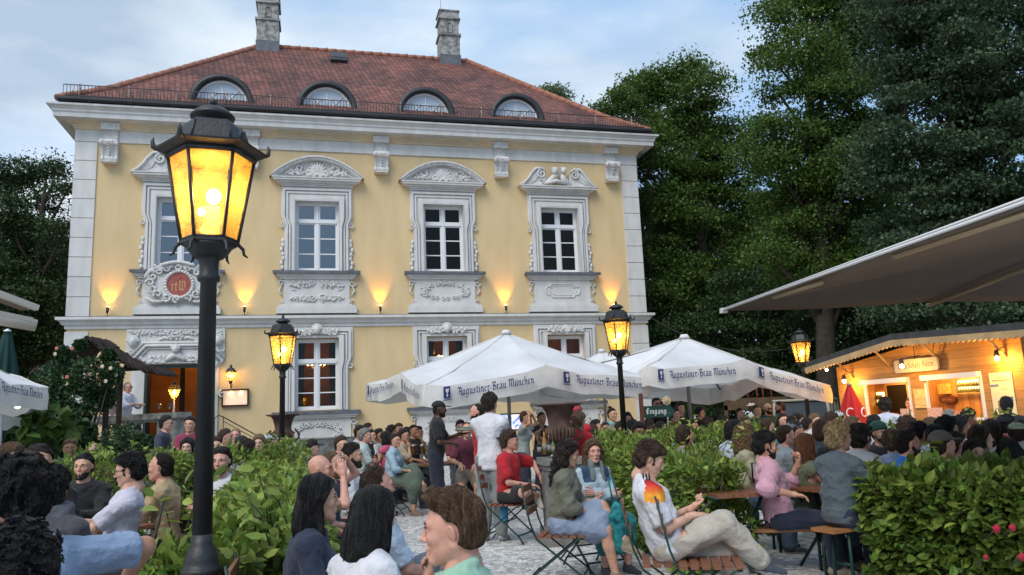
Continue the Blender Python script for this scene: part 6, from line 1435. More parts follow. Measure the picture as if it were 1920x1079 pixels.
        if not isinstance(lg,dict) and (lg in('normal','back','under','ext') or not sit): pass
        kn[q],an[q]=ik(hj,w,th,shn,pole); footd[q]=fd
        if not sit and abs(hj[2]-w[2])>th+shn: an[q]=np.array([w[0],w[1],w[2]]); kn[q]=(hj+an[q])/2+np.array([.015,0,0])
    # ---- body
    b=SDF(); thk=.9 if fem else 1.
    Rt=rot_to(t_,(1,0,0))
    def torso(s,e=0.):
        s.ell(H+t_*.00*S,(np.array([.105,.160 if not fem else .165,.10]))*S+e,Rt,.06); s.ell(H+t_*.17*S,(np.array([.092*thk,.132*thk,.12]))*S+e,Rt,.07)
        s.ell(H+t_*.35*S,(np.array([.108*thk,.155*thk,.15]))*S+e,Rt,.07); s.cone(sh[1]-l*.05*S,sh[-1]+l*.05*S,.056*S*thk+e*.8,.056*S*thk+e*.8,.06)
        if fem:
            for q in (1,-1): s.ell(H+t_*.33*S+fw*.085*S+l*q*.065*S,(.05*S+e,.055*S+e,.055*S+e),Rt,.03)
        for q in (1,-1): s.cone(N-t_*.01,sh[q],.046*S+e*.8,.046*S*thk+e*.8,.04)
    torso(b)
    b.cone(N-t_*.04,HD-nk*.03*S,.054*S*thk,.047*S*thk,.03)
    am=1. if not fem else .84
    def arm(s,e=0.,upto=2.,k=.02):
        for q in (1,-1):
            r0,r1,r2=.047*S*am,.039*S*am,.026*S*am
            f=min(1,upto); s.cone(sh[q],sh[q]+(el[q]-sh[q])*f,r0+e,r0+(r1-r0)*f+e*1.25,k)
            if upto>1: f=upto-1; s.cone(el[q],el[q]+(wr[q]-el[q])*f,r1+e,r1+(r2-r1)*f+e,k)
    arm(b)
    def leg(s,e=0.,upto=2.,k=.03,e2=None):
        e2=e if e2 is None else e2
        for q in (1,-1):
            r0,r1,rc,r2=.088*S,.058*S,.056*S,.036*S; hj=H+l*q*hw; f=min(1,upto)
            s.cone(hj,hj+(kn[q]-hj)*f,r0+e,r0+(r1-r0)*f+(e+(e2-e)*f),k)
            if upto>1:
                f=upto-1; m=kn[q]+(an[q]-kn[q])*.33; s.cone(kn[q],m,r1+e2,rc+e2,k); s.cone(m,kn[q]+(an[q]-kn[q])*f,rc+e2,rc+(r2-rc)*f+e2,k)
    leg(b)
    lo=None; V,F=b.mesh(vox)
    parts=[(V,F,0)]
    # head
    Rh=Rz(rad(hy))@Ry(rad(hp))@Rx(rad(hr)); hs=S*(1.0 if not fem else 1.0)
    HV,HF_=head_mesh(fem,lod); parts.append((HV@Rh.T*hs+HD,HF_,0))
    for q in (1,-1):
        V2,F2=hand_mesh(handp[q],1 if lod==0 else min(2,lod)); d,bk=hdir[q]; d=d/np.linalg.norm(d); z=bk-d*(bk@d); z/=np.linalg.norm(z)+1e-9; y=np.cross(z,d); 
        V3=V2.copy(); V3[:,1]*=(-1 if (q>0) else 1); F3=F2[:,::-1] if q>0 else F2
        sc=S*(.95 if fem else 1.02); parts.append((wr[q]+(V3*sc)@np.stack([d,y,z]),F3,0))
    AV=[];AF=[];n=0
    for V_,F_,_ in parts: AV.append(V_);AF.append(F_+n);n+=len(V_)
    body=mesh_np('body',np.concatenate(AV)+oz,np.concatenate(AF),skin(sk),t,S=True)
    toh=lambda P:(np.asarray(P,float)@Rh.T)*hs+HD+oz
    # eyes, lips
    if lod<2 or (abs(((face+hy+180)%360)-90)>0):
        for q in (1,-1):
            mb=MB()
            mb.ball((.0795,q*.031,.004),(.0118,.0125,.0088),10,8,0); mb.ball((.0878,q*.031,.004),(.0045,.0055,.0056),8,6,1)
            mb.tube([(.088,q*.018,.0135),(.0925,q*.030,.0155),(.084,q*.044,.0115)],[.0015,.0022,.0012],5,1)
            for i_ in range(len(mb.V)): mb.V[i_]=toh(mb.V[i_])
            mb.build('eye',[M_eyew,M_iris],body)
        for q in (1,-1):
            mb=MB(); c=hc; mb.tube([(.0915,q*.014,.0245),(.0915,q*.030,.0305),(.080,q*.048,.0245)],[.0032,.0038,.002],5,0)
            for i_ in range(len(mb.V)): mb.V[i_]=toh(mb.V[i_])
            mb.build('eyebrow',hairm(c if hc!='blond' else 'light'),body)
        mb=MB(); mb.tube([(.086,-.022,-.0605),(.0955,-.009,-.0575),(.0965,0,-.0585),(.0955,.009,-.0575),(.086,.022,-.0605)],[.0012,.0036,.0038,.0036,.0012],6); mb.tube([(.087,-.019,-.0635),(.0945,0,-.068),(.087,.019,-.0635)],[.0012,.0048,.0012],6)
        for i_ in range(len(mb.V)): mb.V[i_]=toh(mb.V[i_])
        mb.build('lips',M_lip if sk<4 else M_lipd,body)
    if hair!='bald':
        V_,F_=hair_mesh(hair,lod,fem); V_=V_.copy(); j=rng.uniform(1.0,1.045,3); V_=V_*j
        mesh_np('hair',toh(V_),F_,hairm(hc),t,S=True)
    if beard:
        V_,F_=beard_mesh(lod,beard>1); mesh_np('beard',toh(V_),F_,hairm(hc if hc!='blond' else 'light'),t,S=True)
    if glasses:
        mb=MB(); dk=glasses==2
        for q in (1,-1):
            P=[(.100-.006*abs(math.cos(a)),q*.032+.023*math.cos(a),.003+.017*math.sin(a)) for a in np.linspace(0,2*pi,15)]; mb.tube(P,.0018 if lod<2 else .0028,5)
            mb.tube([(.094,q*.054,.008),(.0,q*.082,.008)],.0018,4)
            if dk: mb.add(P[:-1],[tuple(range(14))])
        mb.tube([(.1,-.01,.008),(.1,.01,.008)],.002,4)
        for i_ in range(len(mb.V)): mb.V[i_]=toh(mb.V[i_])
        mb.build('glasses',M_gframe,t)
    if cap:
        kind,cc=cap; s=SDF(); s.ell((-.018,0,.045),(.110,.090,.090),k=.01)
        if kind=='beanie': s.ell((-.025,0,.08),(.095,.08,.065),k=.03); s.cut.append(lambda X,Y,Z:(.028+X*.18)-Z)
        else: s.cut.append(lambda X,Y,Z:(.045+X*.05)-Z)
        V_,F_=s.mesh([.005,.007,.011][lod]); V_=V_
        if kind in('cap','backcap','hat'):
            s2=SDF(); sg=1 if kind!='backcap' else -1; s2.ell((sg*.115,0,.052),(.075,.068,.009)); V2,F2=s2.mesh([.004,.006,.008][lod]); F_=np.concatenate([F_,F2+len(V_)]); V_=np.concatenate([V_,V2])
        mesh_np('cap' if kind!='beanie' else 'beanie',toh(V_),F_,cloth(cc),t,S=True)
    # ---- shirt
    if sleeve!='nude':
        s=SDF(); e=.012*loose; torso(s,e); s.cone(N-t_*.04,N+nk*.06*S,.054*S*thk+.004,.054*S*thk+.004,.03)
        if loose>1.25: s.ell(H+t_*.16*S,(.108*S*thk+.01*loose,.155*S*thk+.01*loose,.27*S),Rt,.05)
        lw={'short':.82,'long':1.93,'none':.05,'half':1.3,'roll':1.25}[sleeve]; arm(s,.016*loose if sleeve!='long' else .013,lw)
        nc=N+nk*.030*S
        s.cut.append(lambda X,Y,Z:(X-nc[0])*nk[0]+(Y-nc[1])*nk[1]+(Z-nc[2])*nk[2]+.25*((X-N[0])*fw[0]+(Z-N[2])*fw[2]))
        if open_=='v': vn=N+fw*.13*S-t_*.05*S; s.cut.append(lambda X,Y,Z:-(np.sqrt(((X-vn[0]))**2+((Y-vn[1])*1.6)**2+((Z-vn[2])*.8)**2)-.075*S))
        hb_=-.15*S if not sit else -.065*S
        if not sit: s.ell(H-t_*.02*S,(.116*S,.156*S,.36*S),Rt,.03)
        s.cut.append(lambda X,Y,Z: hb_-(X*t_[0]+Y*t_[1]+Z*t_[2]))
        if lw<.9 :   # clean cuffs
            for q in (1,-1):
                c0=sh[q]+(el[q]-sh[q])*(lw+.06); dn=(el[q]-sh[q])/np.linalg.norm(el[q]-sh[q])
                s.cut.append(lambda X,Y,Z,c0=c0,dn=dn: np.where((X-c0[0])**2+(Y-c0[1])**2+(Z-c0[2])**2<.011,(X-c0[0])*dn[0]+(Y-c0[1])*dn[1]+(Z-c0[2])*dn[2],-1.))
        if collar:
            for q in (1,-1): s.cone(nc+fw*.062*S+l*q*.012*S-nk*.030*S,nc-fw*.045*S+l*q*.030*S+nk*.012*S,.013*S,.018*S,.006); s.cone(nc+fw*.03*S+l*q*.05*S-nk*.01*S,nc-fw*.045*S+l*q*.036*S+nk*.014*S,.014*S,.016*S,.006)
            s.cut=[lambda X,Y,Z,c=s.cut[0]: c(X,Y,Z)-.022*S]+s.cut[1:]
            s.ell(nc+nk*.03*S+fw*.015*S,(.058*S,.050*S,.07*S),rot_to(nk,(1,0,0)),.004,neg=True)
        sd=NP[0]%7; s.fn=lambda X,Y,Z: -.004+wobble(X,Y,Z,.005*loose,22,sd)+folds(X,Y,Z,.007*loose,30,sd+1)+folds(X,Y,Z,.006,52,sd+2)
        V_,F_=s.mesh(vox*(.9 if lod else .8)); so=mesh_np('shirt' if not fem else 'top',V_+oz,F_,cloth(shirt),t,S=True)
    # ---- trousers / skirt
    pm=cloth(pants)
    s=SDF(); s.ell(H-t_*.01,(.116*S,.169*S,.106*S),Rt,.06)
    if bottom in('trousers','wide'): leg(s,.012,1.94,.018,.016 if bottom=='trousers' else .032)
    elif bottom=='shorts': leg(s,.020,.80,.03)
    elif bottom=='skirt':
        m=(kn[1]+kn[-1])/2; leg(s,.02,.92,.06); s.cone(H,m,.11*S,.075*S,.05); s.cone(m-(kn[1]-H)*.15,m-(kn[1]-H)*.25-np.array([0,0,.12])*S,.06*S,.05*S,.08)
    elif bottom=='maxiskirt':
        m=(kn[1]+kn[-1])/2; leg(s,.02,1.55,.06); s.cone(H,m,.12*S,.1*S,.08); s.cone(m,(an[1]+an[-1])/2+np.array([-.05,0,.22])*S,.1*S,.11*S,.08)
    tp=.06*S; s.cut.append(lambda X,Y,Z: np.where((X*fw[0]+Z*fw[2])>.15*S,-1.,(X*t_[0]+Y*t_[1]+Z*t_[2])-tp))
    s.fn=lambda X,Y,Z: -.004+wobble(X,Y,Z,.006,20,NP[0]%5+1)+folds(X,Y,Z,.012,28,NP[0]%5)
    V_,F_=s.mesh(vox*1.1); mesh_np({'trousers':'trousers','wide':'trousers','shorts':'shorts','skirt':'skirt','maxiskirt':'skirt'}[bottom],V_+oz,F_,pm,t,S=True)
    # ---- shoes
    for q in (1,-1):
        fd=footd[q]/np.linalg.norm(footd[q]); zz=np.array([0,0,1.])-fd*fd[2]; zz/=np.linalg.norm(zz); yy=np.cross(zz,fd); a=an[q]; B=lambda x,y,z: a+(fd*x+yy*y+zz*z)*S
        s=SDF(); s.cone(B(-.035,0,-.035),B(.04,0,-.04),.038*S,.042*S,.02); s.cone(B(.04,0,-.042),B(.15,0,-.052),.042*S,.030*S,.03); s.cone(B(0,0,-.03),B(-.01,0,.02),.040*S,.042*S,.02)
        n0=B(0,0,-.078); s.cut.append(lambda X,Y,Z,n0=n0,zz=zz: -((X-n0[0])*zz[0]+(Y-n0[1])*zz[1]+(Z-n0[2])*zz[2]))
        V_,F_=s.mesh(max(.009,vox*.7)); cz=(V_+(-n0))@zz; fm=cz[F_].mean(1)<.018*S
        mesh_np('shoe',V_+oz,F_,[cloth(shoes),M_sole],t,M=fm.astype(int),S=True)
    t['_']=0; del t['_']
    info=dict(t=t,root=root,hip=hipw,seat=hipw-.09*S,oz=oz,sh=sh,el=el,wr=wr,kn=kn,an=an,HD=HD,N=N,H=H,up=t_,fw=fw,toh=toh,S=S,face=rad(face),Rh=Rh,hd=hdir,vox=vox)
    PEOPLE[label]=info
    info['world']=lambda P: np.asarray(P)@lf.T+root
    return info
def torso_patch(I,name,m,fn,e=.02,vox=None):
    """a second cloth layer over the torso (jacket, vest, print), kept where fn(a,b,c)<0 with a=forward,b=left,c=up along the spine"""
    s=SDF(); S=I['S']; t_=I['up']; Rt=rot_to(t_,(1,0,0)); H=I['H']; l=np.array([0,1.,0]); fw=I['fw']
    s.ell(H+t_*.0*S,np.array([.105,.160,.10])*S+e,Rt,.06); s.ell(H+t_*.17*S,np.array([.092,.132,.12])*S+e,Rt,.07); s.ell(H+t_*.35*S,np.array([.108,.155,.15])*S+e,Rt,.07)
    s.cone(I['sh'][1]-l*.03*S,I['sh'][-1]+l*.03*S,.058*S+e,.058*S+e,.06)
    for q in (1,-1): s.cone(I['N']+t_*.02,I['sh'][q],.048*S+e,.05*S+e,.05)
    def f(X,Y,Z): return fn((X*fw[0]+Y*fw[1]+Z*fw[2])/S,Y/S,(X*t_[0]+Y*t_[1]+Z*t_[2])/S)
    s.cut.append(f); s.fn=lambda X,Y,Z: wobble(X,Y,Z,.006,26,3)
    V,F=s.mesh(vox or I['vox']*.8); return mesh_np(name,V+I['oz'],F,m,I['t'],S=True)
def sleeve_patch(I,name,m,q,f0,f1,e=.02):
    s=SDF(); S=I['S']; P=lambda f: I['sh'][q]+(I['el'][q]-I['sh'][q])*min(1,f) if f<=1 else I['el'][q]+(I['wr'][q]-I['el'][q])*(f-1)
    r=lambda f: (.052-.012*f if f<1 else .040-.014*(f-1))*S+e
    if f0<1<f1: s.cone(P(f0),P(1),r(f0),r(1),.02); s.cone(P(1),P(f1),r(1),r(f1),.02)
    else: s.cone(P(f0),P(f1),r(f0),r(f1),.02)
    V,F=s.mesh(I['vox']*.8); return mesh_np(name,V+I['oz'],F,m,I['t'],S=True)

def paint(I,obj,m,fn):
    """a printed or dyed area of a garment: faces whose centre (forward, left, up from the hip) satisfies fn get material m"""
    me=obj.data; me.materials.append(m); k=len(me.materials)-1; n=len(me.polygons); c=np.zeros(n*3); me.polygons.foreach_get('center',c); c=c.reshape(-1,3)-I['oz']
    f=fn(c); idx=np.zeros(n,np.int32); me.polygons.foreach_get('material_index',idx); idx[f]=k; me.polygons.foreach_set('material_index',idx)
def garment(I,*names): return [o for o in I['t'].children if o.name.split('.')[0] in names][0]
# ================================================================ THE GUESTS
W_=(.62,.62,.63); BK=(.014,.014,.016); NV=(.02,.028,.055); RD=(.42,.012,.02); GY=(.22,.23,.24); BR=(.12,.07,.04); TN=(.42,.30,.16); LB=(.30,.40,.52); OL=(.10,.11,.075); JN=(.07,.11,.17)
P=person
# --- nearest the camera
P(851,992,2.66,176,'young man with swept-back brown hair and mint collared shirt, in profile nearest the camera',lean=2,hp=3,collar=True,hair='quiff',hc='mid',sk=5,shirt=(.30,.50,.38),lod=0,arms='knee')
P(28,1078,2.3,92,'guest with a full mop of dark curly hair seen from behind, lowest at the left',hair='curlyfull',hc='black',sk=2,shirt=(.05,.04,.04),lod=0,fem=True)
P(22,938,2.85,152,'man in glasses and blue-grey t-shirt stretching his bare arm over the left table',hy=18,lean=6,side=8,arms=('table',dict(w=(.16,-.44,.26),p=(-.5,-1,.2),d=(.8,.1,-.3))),hair='messy',hc='black',sk=2,shirt=(.25,.33,.46),glasses=1,scale=1.02,lod=0)
P(97,922,4.7,95,'guest with short black hair seen from behind between the curly head and the table',hair='messy',hc='black',sk=3,shirt=(.06,.06,.07))
P(72,870,5.2,-62,'man with tied-back dark hair holding a hand over his mouth at the left table',arms=('lap','mouth'),hair='tied',hc='dark',sk=1,beard=1,shirt=BK)
P(20,866,5.8,-20,'grey-brown haired guest at the left edge behind the man in glasses',hair='short',hc='mid',sk=1,shirt=(.15,.14,.12))
P(52,893,4.6,-70,'brown haired guest half hidden by the man in glasses at the left',hair='short',hc='brown',sk=1,shirt=(.1,.1,.12))
P(157,876,7.5,-84,'bearded man in a black hoodie with tied dark hair facing the camera, left table',arms='table',hair='tied',hc='black',sk=1,beard=1,shirt=BK,sleeve='long',loose=1.3)
I7=P(243,882,6.1,203,'smiling man in glasses and pale lilac t-shirt and light shorts, leaning back with a phone',lean=-10,hp=10,hy=-8,arms=('knee',dict(w=(.33,-.02,.30),h='grip',d=(1,.1,.05),b=(0,0,1))),hair='bowlside',hc='black',sk=0,glasses=1,shirt=(.58,.57,.66),bottom='shorts',pants=(.35,.45,.58),legs=('normal','ext'))
P(301,877,7.0,185,'man in a tan t-shirt in profile behind the smiling man in the lilac t-shirt',arms='table',hair='receding',hc='dark',sk=5,shirt=TN)
P(414,866,7.2,-86,'man in a white t-shirt with folded arms behind sprigs right of the large lamp',arms='crossed',hair='short',hc='dark',sk=5,shirt=W_,beard=1)
I2=P(597,938,4.1,14,'woman with shoulder-length black hair and dark navy top beside the left hedge',hair='long',hc='black',fem=True,sk=1,shirt=NV,lean=8,arms='lap')
I3=P(702,970,3.45,48,'woman in a white blouse with very long straight black hair, seen from behind',hair='longstraight',hc='black',fem=True,sk=1,shirt=(.60,.60,.64),sleeve='half',lean=14,hp=8,arms=('lap',dict(w=(.36,-.13,.34),h='grip',d=(.5,.3,.8),p=(-.2,-.6,-1),b=(.6,-.4,-.4))))
P(600,882,6.5,4,'bald man in profile shading his eyes with a raised forearm, behind the black haired women',hair='bald',sk=5,shirt=(.30,.22,.10),arms=('lap',dict(w=(.27,-.06,.60),d=(-.1,0,1),p=(.6,-.5,-1),b=(.2,-1,0))))
P(624,874,7.2,2,'bald man in glasses and navy polo shirt with an arm laid over his head',hair='receding',hc='light',sk=5,beard=1,glasses=1,shirt=NV,arms=('up','lap'))
P(661,856,8.0,6,'dark haired bearded man in a white shirt in profile beside the bald men',hair='short',hc='dark',sk=1,beard=2,shirt=W_,sleeve='roll')
P(708,914,5.0,32,'man with thinning brown hair and light blue shirt, legs crossed, behind the long black hair',hair='receding',hc='brown',sk=5,shirt=(.36,.45,.56),bottom='shorts',pants=(.12,.14,.18),legs=('normal','over'),shoes=(.4,.34,.24),lean=-4)
# --- left middle distance
for a in (
 (131,842,10.6,-60,'dark haired guest behind the low left hedge, left of the bald one',dict(hair='short',hc='mid',sk=3,shirt=(.3,.33,.4))),
 (176,848,10.6,-80,'bald guest peeking over the low hedge on the left',dict(hair='bald',sk=5,shirt=BR)),
 (312,795,12.6,8,'man in glasses and navy t-shirt standing by the terrace pier, in profile',dict(sit=False,hair='short',hc='dark',glasses=1,shirt=(.045,.05,.08),arms='hang')),
 (356,797,12.4,-84,'dark haired man in a burgundy shirt standing left of the large lamp post',dict(sit=False,hair='short',hc='black',shirt=(.25,.03,.07),sleeve='long',arms='crossed',sk=1)),
 (352,840,10.,-84,'dark haired woman below the man in the burgundy shirt',dict(fem=True,hair='bob',hc='black',sk=0,shirt=(.05,.05,.06))),
 (403,838,10.3,-60,'guest half hidden by the large lamp post, on its right',dict(hair='short',hc='brown',shirt=GY)),
 (423,821,12.,10,'brown haired man in a white shirt turned to the laughing blonde woman',dict(hair='short',hc='brown',shirt=W_,sk=5)),
 (442,817,12.6,-80,'laughing blonde woman under the stair handrail',dict(fem=True,hair='tied',hc='blond',sk=5,shirt=(.4,.3,.3))),
 (452,837,10.6,-76,'bearded man in a black beanie below the blonde woman',dict(beard=1,cap=('beanie',BK),hair='fade',hc='dark',shirt=BK)),
 (486,832,11.,-84,'woman with long light brown hair facing the camera left of the left urn',dict(fem=True,hair='long',hc='light',shirt=(.3,.2,.15),sk=0)),
 (509,830,11.4,24,'guest in a light grey cap and blue shirt right in front of the left urn',dict(cap=('cap',(.4,.42,.42)),hair='short',hc='brown',shirt=(.15,.3,.5))),
 # --- centre back rows
 (675,812,14.,-20,'dark haired guest left of the white haired man by the villa wall',dict(hair='short',hc='dark',sk=2)),
 (685,818,13.,8,'white haired man in a pale mint polo shirt and black shorts with folded arms',dict(hair='short',hc='grey',sk=5,shirt=(.42,.5,.46),collar=True,arms='crossed',bottom='shorts',pants=BK)),
 (696,818,14.8,-30,'dark haired woman right behind the white haired man',dict(fem=True,hair='tied',hc='black',shirt=BK)),
 (722,823,13.8,150,'woman in a pink sleeveless top with a black bob, turned away',dict(fem=True,hair='bob',hc='black',shirt=(.5,.08,.16),sleeve='none',sk=1)),
 (711,817,15.,-10,'guest in white with black hair behind the pink top',dict(hair='short',hc='black',shirt=W_,sk=2)),
 (735,811,15.6,20,'guest with black hair behind the woman in the denim jacket',dict(hair='messy',hc='black',sk=2)),
 (741,827,13.,-8,'woman in a light denim jacket and long olive skirt with crossed legs',dict(fem=True,hair='tied',hc='dark',sk=1,shirt=(.30,.42,.50),sleeve='roll',loose=1.3,collar=True,hy=-25,bottom='maxiskirt',pants=(.09,.12,.09),legs=('over','normal'),shoes=(.2,.13,.09),arms='knee')),
 (757,818,14.,-6,'man in glasses with a hand at his chin behind the denim jacket',dict(hair='short',hc='dark',glasses=1,sk=1,shirt=(.4,.33,.24),arms=('lap','chin'))),
 (776,809,15.,-40,'man in a black t-shirt with his hand at his mouth beside the waiter',dict(hair='fade',hc='black',sk=3,shirt=BK,arms=('mouth','lap'))),
 (785,812,15.8,-30,'guest peering out directly behind the man in the black t-shirt',dict(hair='short',hc='black',sk=2)),
 (864,803,13.2,-82,'guest whose face shows above the tray, on the left',dict(hair='short',hc='dark',shirt=(.14,.03,.04),sk=1)),
 (876,807,12.6,-86,'man in a burgundy and grey t-shirt sitting below the tray with folded hands',dict(hair='receding',hc='brown',shirt=(.13,.03,.05),bottom='shorts',pants=(.2,.16,.12),sk=1,arms='knee')),
 (894,774,11.2,188,'bearded man in a red shirt standing behind the man in the white t-shirt',dict(sit=False,hair='receding',hc='dark',beard=2,shirt=RD,arms='hang',sk=5)),
 (985,784,13.2,-14,'woman in a loose grey shirt holding both hands to her face',dict(sit=False,fem=True,hair='tied',hc='brown',shirt=(.26,.30,.29),sleeve='roll',arms='up',sk=2,scale=.97)),
 (1016,785,14.2,-60,'dark skinned woman in a black top left of the rusty urn',dict(sit=False,fem=True,hair='tied',hc='black',shirt=BK,sleeve='none',arms='crossed',sk=3,scale=.98)),
 (1080,776,10.9,62,'fan in a red shirt wearing a red, white and blue striped hat',dict(sit=False,scale=.95,hair='short',hc='brown',shirt=RD,cap=('hat',(.5,.04,.07)),arms='crossed')),
 (1086,791,10.1,50,'brown haired boy in a red football shirt right of the urn',dict(sit=False,scale=.9,hair='messy',hc='mid',shirt=RD,arms='crossed')),
 # --- standing and sitting behind the middle hedge
 (1148,778,14.,-55,'woman with a top knot, teal top and black cardigan by the villa corner',dict(sit=False,fem=True,hair='bun',hc='dark',shirt=(.12,.42,.38),sleeve='long',arms='crossed',sk=1)),
 (1177,786,15.,-85,'woman with long dark hair in a black top just right of the middle lamp post',dict(sit=False,fem=True,hair='long',hc='black',shirt=BK,sleeve='none')),
 (1118,802,13.3,-20,'dark haired guest directly behind the hedge, right of the boy in red',dict(hair='short',hc='black',sk=1)),
 (1136,806,13.,-75,'crew-cut guest behind the hedge below the woman with the top knot',dict(hair='fade',hc='dark',sk=3)),
 (1112,813,12.5,70,'brown haired guest seen from behind, close behind the hedge',dict(hair='short',hc='brown')),
 (1187,802,14.,-10,'dark haired guest right of the middle lamp post, behind the hedge',dict(hair='messy',hc='black')),
 (1198,808,13.,-80,'guest looking down just under the brown sign post',dict(hair='messy',hc='black',hp=20,sk=3)),
 (1218,799,14.6,10,'dark haired guest under the left half of the entrance sign',dict(hair='bob',hc='dark',fem=True)),
 (1223,815,12.7,70,'guest with wavy brown hair close behind the hedge below the entrance sign',dict(fem=True,hair='curlyfull',hc='brown')),
 (1252,819,12.9,-40,'guest peeking over the hedge below the arrow tip of the entrance sign',dict(hair='short',hc='dark',sk=2)),
 (1285,820,8.5,40,'man with a high forehead right behind the middle hedge',dict(hair='receding',hc='brown',sk=5,shirt=(.2,.2,.22))),
 (1231,758,16.,-70,'man in sunglasses standing just above the entrance sign',dict(sit=False,glasses=2,hair='short',hc='dark',shirt=BK,sk=5)),
 (1276,767,16.,-65,'man in a dark hoodie with white trim at the tip of the entrance sign',dict(sit=False,hair='short',hc='black',shirt=(.03,.035,.035),sleeve='long',arms='lap')),
 (1266,778,15.4,-30,'guest in shadow next to the man in the hoodie',dict(sit=False,scale=.93,hair='messy',hc='dark',shirt=BR,arms='crossed')),
 (1312,775,16.,8,'man in a black jacket in profile right of the parasol pole',dict(sit=False,hair='short',hc='black',shirt=BK,sleeve='long',sk=1)),
 (1388,776,17.,-60,'woman in a black leather jacket left of the group beneath the trees',dict(sit=False,fem=True,hair='tied',hc='dark',shirt=BK,sleeve='long')),
 (1413,765,18.,10,'guest in white shirt and pale cap at the back beneath the trees',dict(sit=False,cap=('backcap',(.5,.45,.42)),hair='short',hc='brown',shirt=W_)),
 (1419,771,16.8,-60,'man in a navy and white jacket with a crossbody strap beneath the trees',dict(sit=False,hair='short',hc='mid',shirt=(.03,.05,.09),sleeve='long',arms='crossed')),
 (1440,767,17.,-75,'bald bearded man in sunglasses and a green sports shirt beneath the trees',dict(sit=False,hair='bald',beard=2,glasses=2,shirt=(.02,.10,.08))),
 (1462,765,16.6,175,'bearded man in a black t-shirt in front of the off-road vehicle',dict(sit=False,hair='short',hc='brown',beard=2,shirt=BK,sk=5)),
 (1468,789,15.,-70,'dark haired man with sideburns below the man in the black t-shirt',dict(hair='short',hc='dark')),
 (1486,794,14.2,10,'dark haired guest in front of the off-road vehicle, left one of the row of three',dict(hair='short',hc='black')),
 (1499,791,14.6,-20,'dark haired guest in front of the off-road vehicle, middle one of the row of three',dict(hair='messy',hc='black')),
 (1514,798,14.,20,'dark haired guest in front of the off-road vehicle, right one of the row of three',dict(hair='short',hc='black',sk=2)),
 (1165,806,12.6,-30,'dark haired guest behind the hedge right at the middle lamp post',dict(hair='short',hc='dark',sk=2)),
 (1240,805,14.,-20,'guest with a dark bob just below the arrow of the entrance sign',dict(hair='bob',hc='black',fem=True)),
 (1300,801,14.5,-50,'guest in a dark shirt at the foot of the right parasol pole',dict(hair='short',hc='dark',shirt=BK,sk=2)),
 (1330,797,14.8,20,'dark haired guest between the parasol pole and the leather jacket',dict(hair='messy',hc='dark',shirt=NV)),
 (1357,792,15.,-30,'guest in a white top between the parasol pole and the curly haired woman',dict(hair='bob',hc='dark',fem=True,shirt=W_)),
 (1398,796,13.2,-60,'red-faced guest above the curly haired woman with glasses',dict(hair='short',hc='brown',sk=5)),
 # --- right hand tables
 (1376,808,9.4,30,'guest in a light blue striped shirt half hidden behind the curly haired woman',dict(hair='bob',hc='black',fem=True,shirt=(.45,.5,.6),sleeve='long')),
 (1474,818,9.0,2,'cropped haired man in a light grey shirt behind the man in the pink shirt',dict(hair='fade',hc='brown',sk=5,shirt=(.27,.30,.33),sleeve='long')),
 (1492,810,9.8,-6,'man in a grey cap just behind the man in the light grey shirt',dict(cap=('backcap',(.12,.13,.15)),hair='short',hc='dark',sk=5,shirt=(.05,.05,.06))),
 (1543,808,9.4,-8,'woman in a black top with pinned brown hair in profile',dict(fem=True,hair='bob',hc='brown',sk=0,shirt=(.02,.03,.04))),
 (1561,793,10.6,-20,'brown haired guest just behind the woman with the pinned hair',dict(hair='messy',hc='brown',sk=5)),
 (1615,822,7.5,28,'man with dark brown parted hair seen half from behind, next to the blond curls',dict(hair='bowlside',hc='dark',sk=5,shirt=(.35,.38,.42))),
 (1650,813,9.0,-78,'smiling bearded man in a dark green beanie facing the camera',dict(cap=('beanie',(.015,.06,.04)),hair='fade',hc='brown',beard=1,sk=5,shirt=(.03,.03,.035))),
 (1673,830,8.0,60,'guest with sandy hair and light blue shirt between the beanie and the full beard',dict(hair='short',hc='light',shirt=(.35,.42,.6))),
 (1703,833,7.0,0,'man with a full dark beard and bright blue shirt in profile above the right hedge',dict(hair='fade',hc='dark',beard=2,sk=5,shirt=(.03,.18,.6))),
 (1726,813,8.7,8,'black haired guest right behind the man with the full beard',dict(hair='short',hc='black',sk=2)),
 (1702,802,10.,40,'guest with fluffy brown hair above the full beard',dict(hair='curlyfull',hc='brown')),
 (1747,804,9.6,20,'brown haired guest between the two black haired ones',dict(hair='short',hc='mid')),
 (1778,806,8.5,10,'man with thick dark curls above the grey cap',dict(hair='messy',hc='black',sk=2,shirt=(.1,.1,.1))),
 (1803,802,9.5,-4,'dark haired guest right of the thick dark curls',dict(hair='messy',hc='black',sk=3)),
 (1768,836,6.8,12,'man in a grey-brown baseball cap worn backwards above the right hedge',dict(cap=('cap',(.11,.10,.085)),hair='fade',hc='brown',sk=5,shirt=(.5,.5,.5),hy=0)),
 (1795,836,7.8,0,'guest in sunglasses hidden behind the grey-brown cap',dict(glasses=2,hair='short',hc='brown',sk=5)),
 (1830,852,6.9,-100,'dark haired woman looking straight into the camera over the right hedge',dict(fem=True,hair='long',hc='dark',sk=0,shirt=(.1,.06,.06))),
 (1893,850,6.9,50,'woman with glossy black hair close to the right edge, above the hedge',dict(fem=True,hair='longstraight',hc='black',sk=1,shirt=BK)),
 (1860,810,8.6,20,'woman with long chestnut hair behind the black haired woman at the right',dict(fem=True,hair='long',hc='brown')),
 (1889,799,9.0,10,'guest in a black cap in front of the man at the tall poster',dict(cap=('cap',(.02,.02,.025)),hair='short',hc='dark',sk=5,shirt=(.12,.02,.03))),
 (1909,812,8.4,60,'guest in a pale green cap at the right edge',dict(cap=('backcap',(.28,.33,.2)),hair='short',hc='brown')),
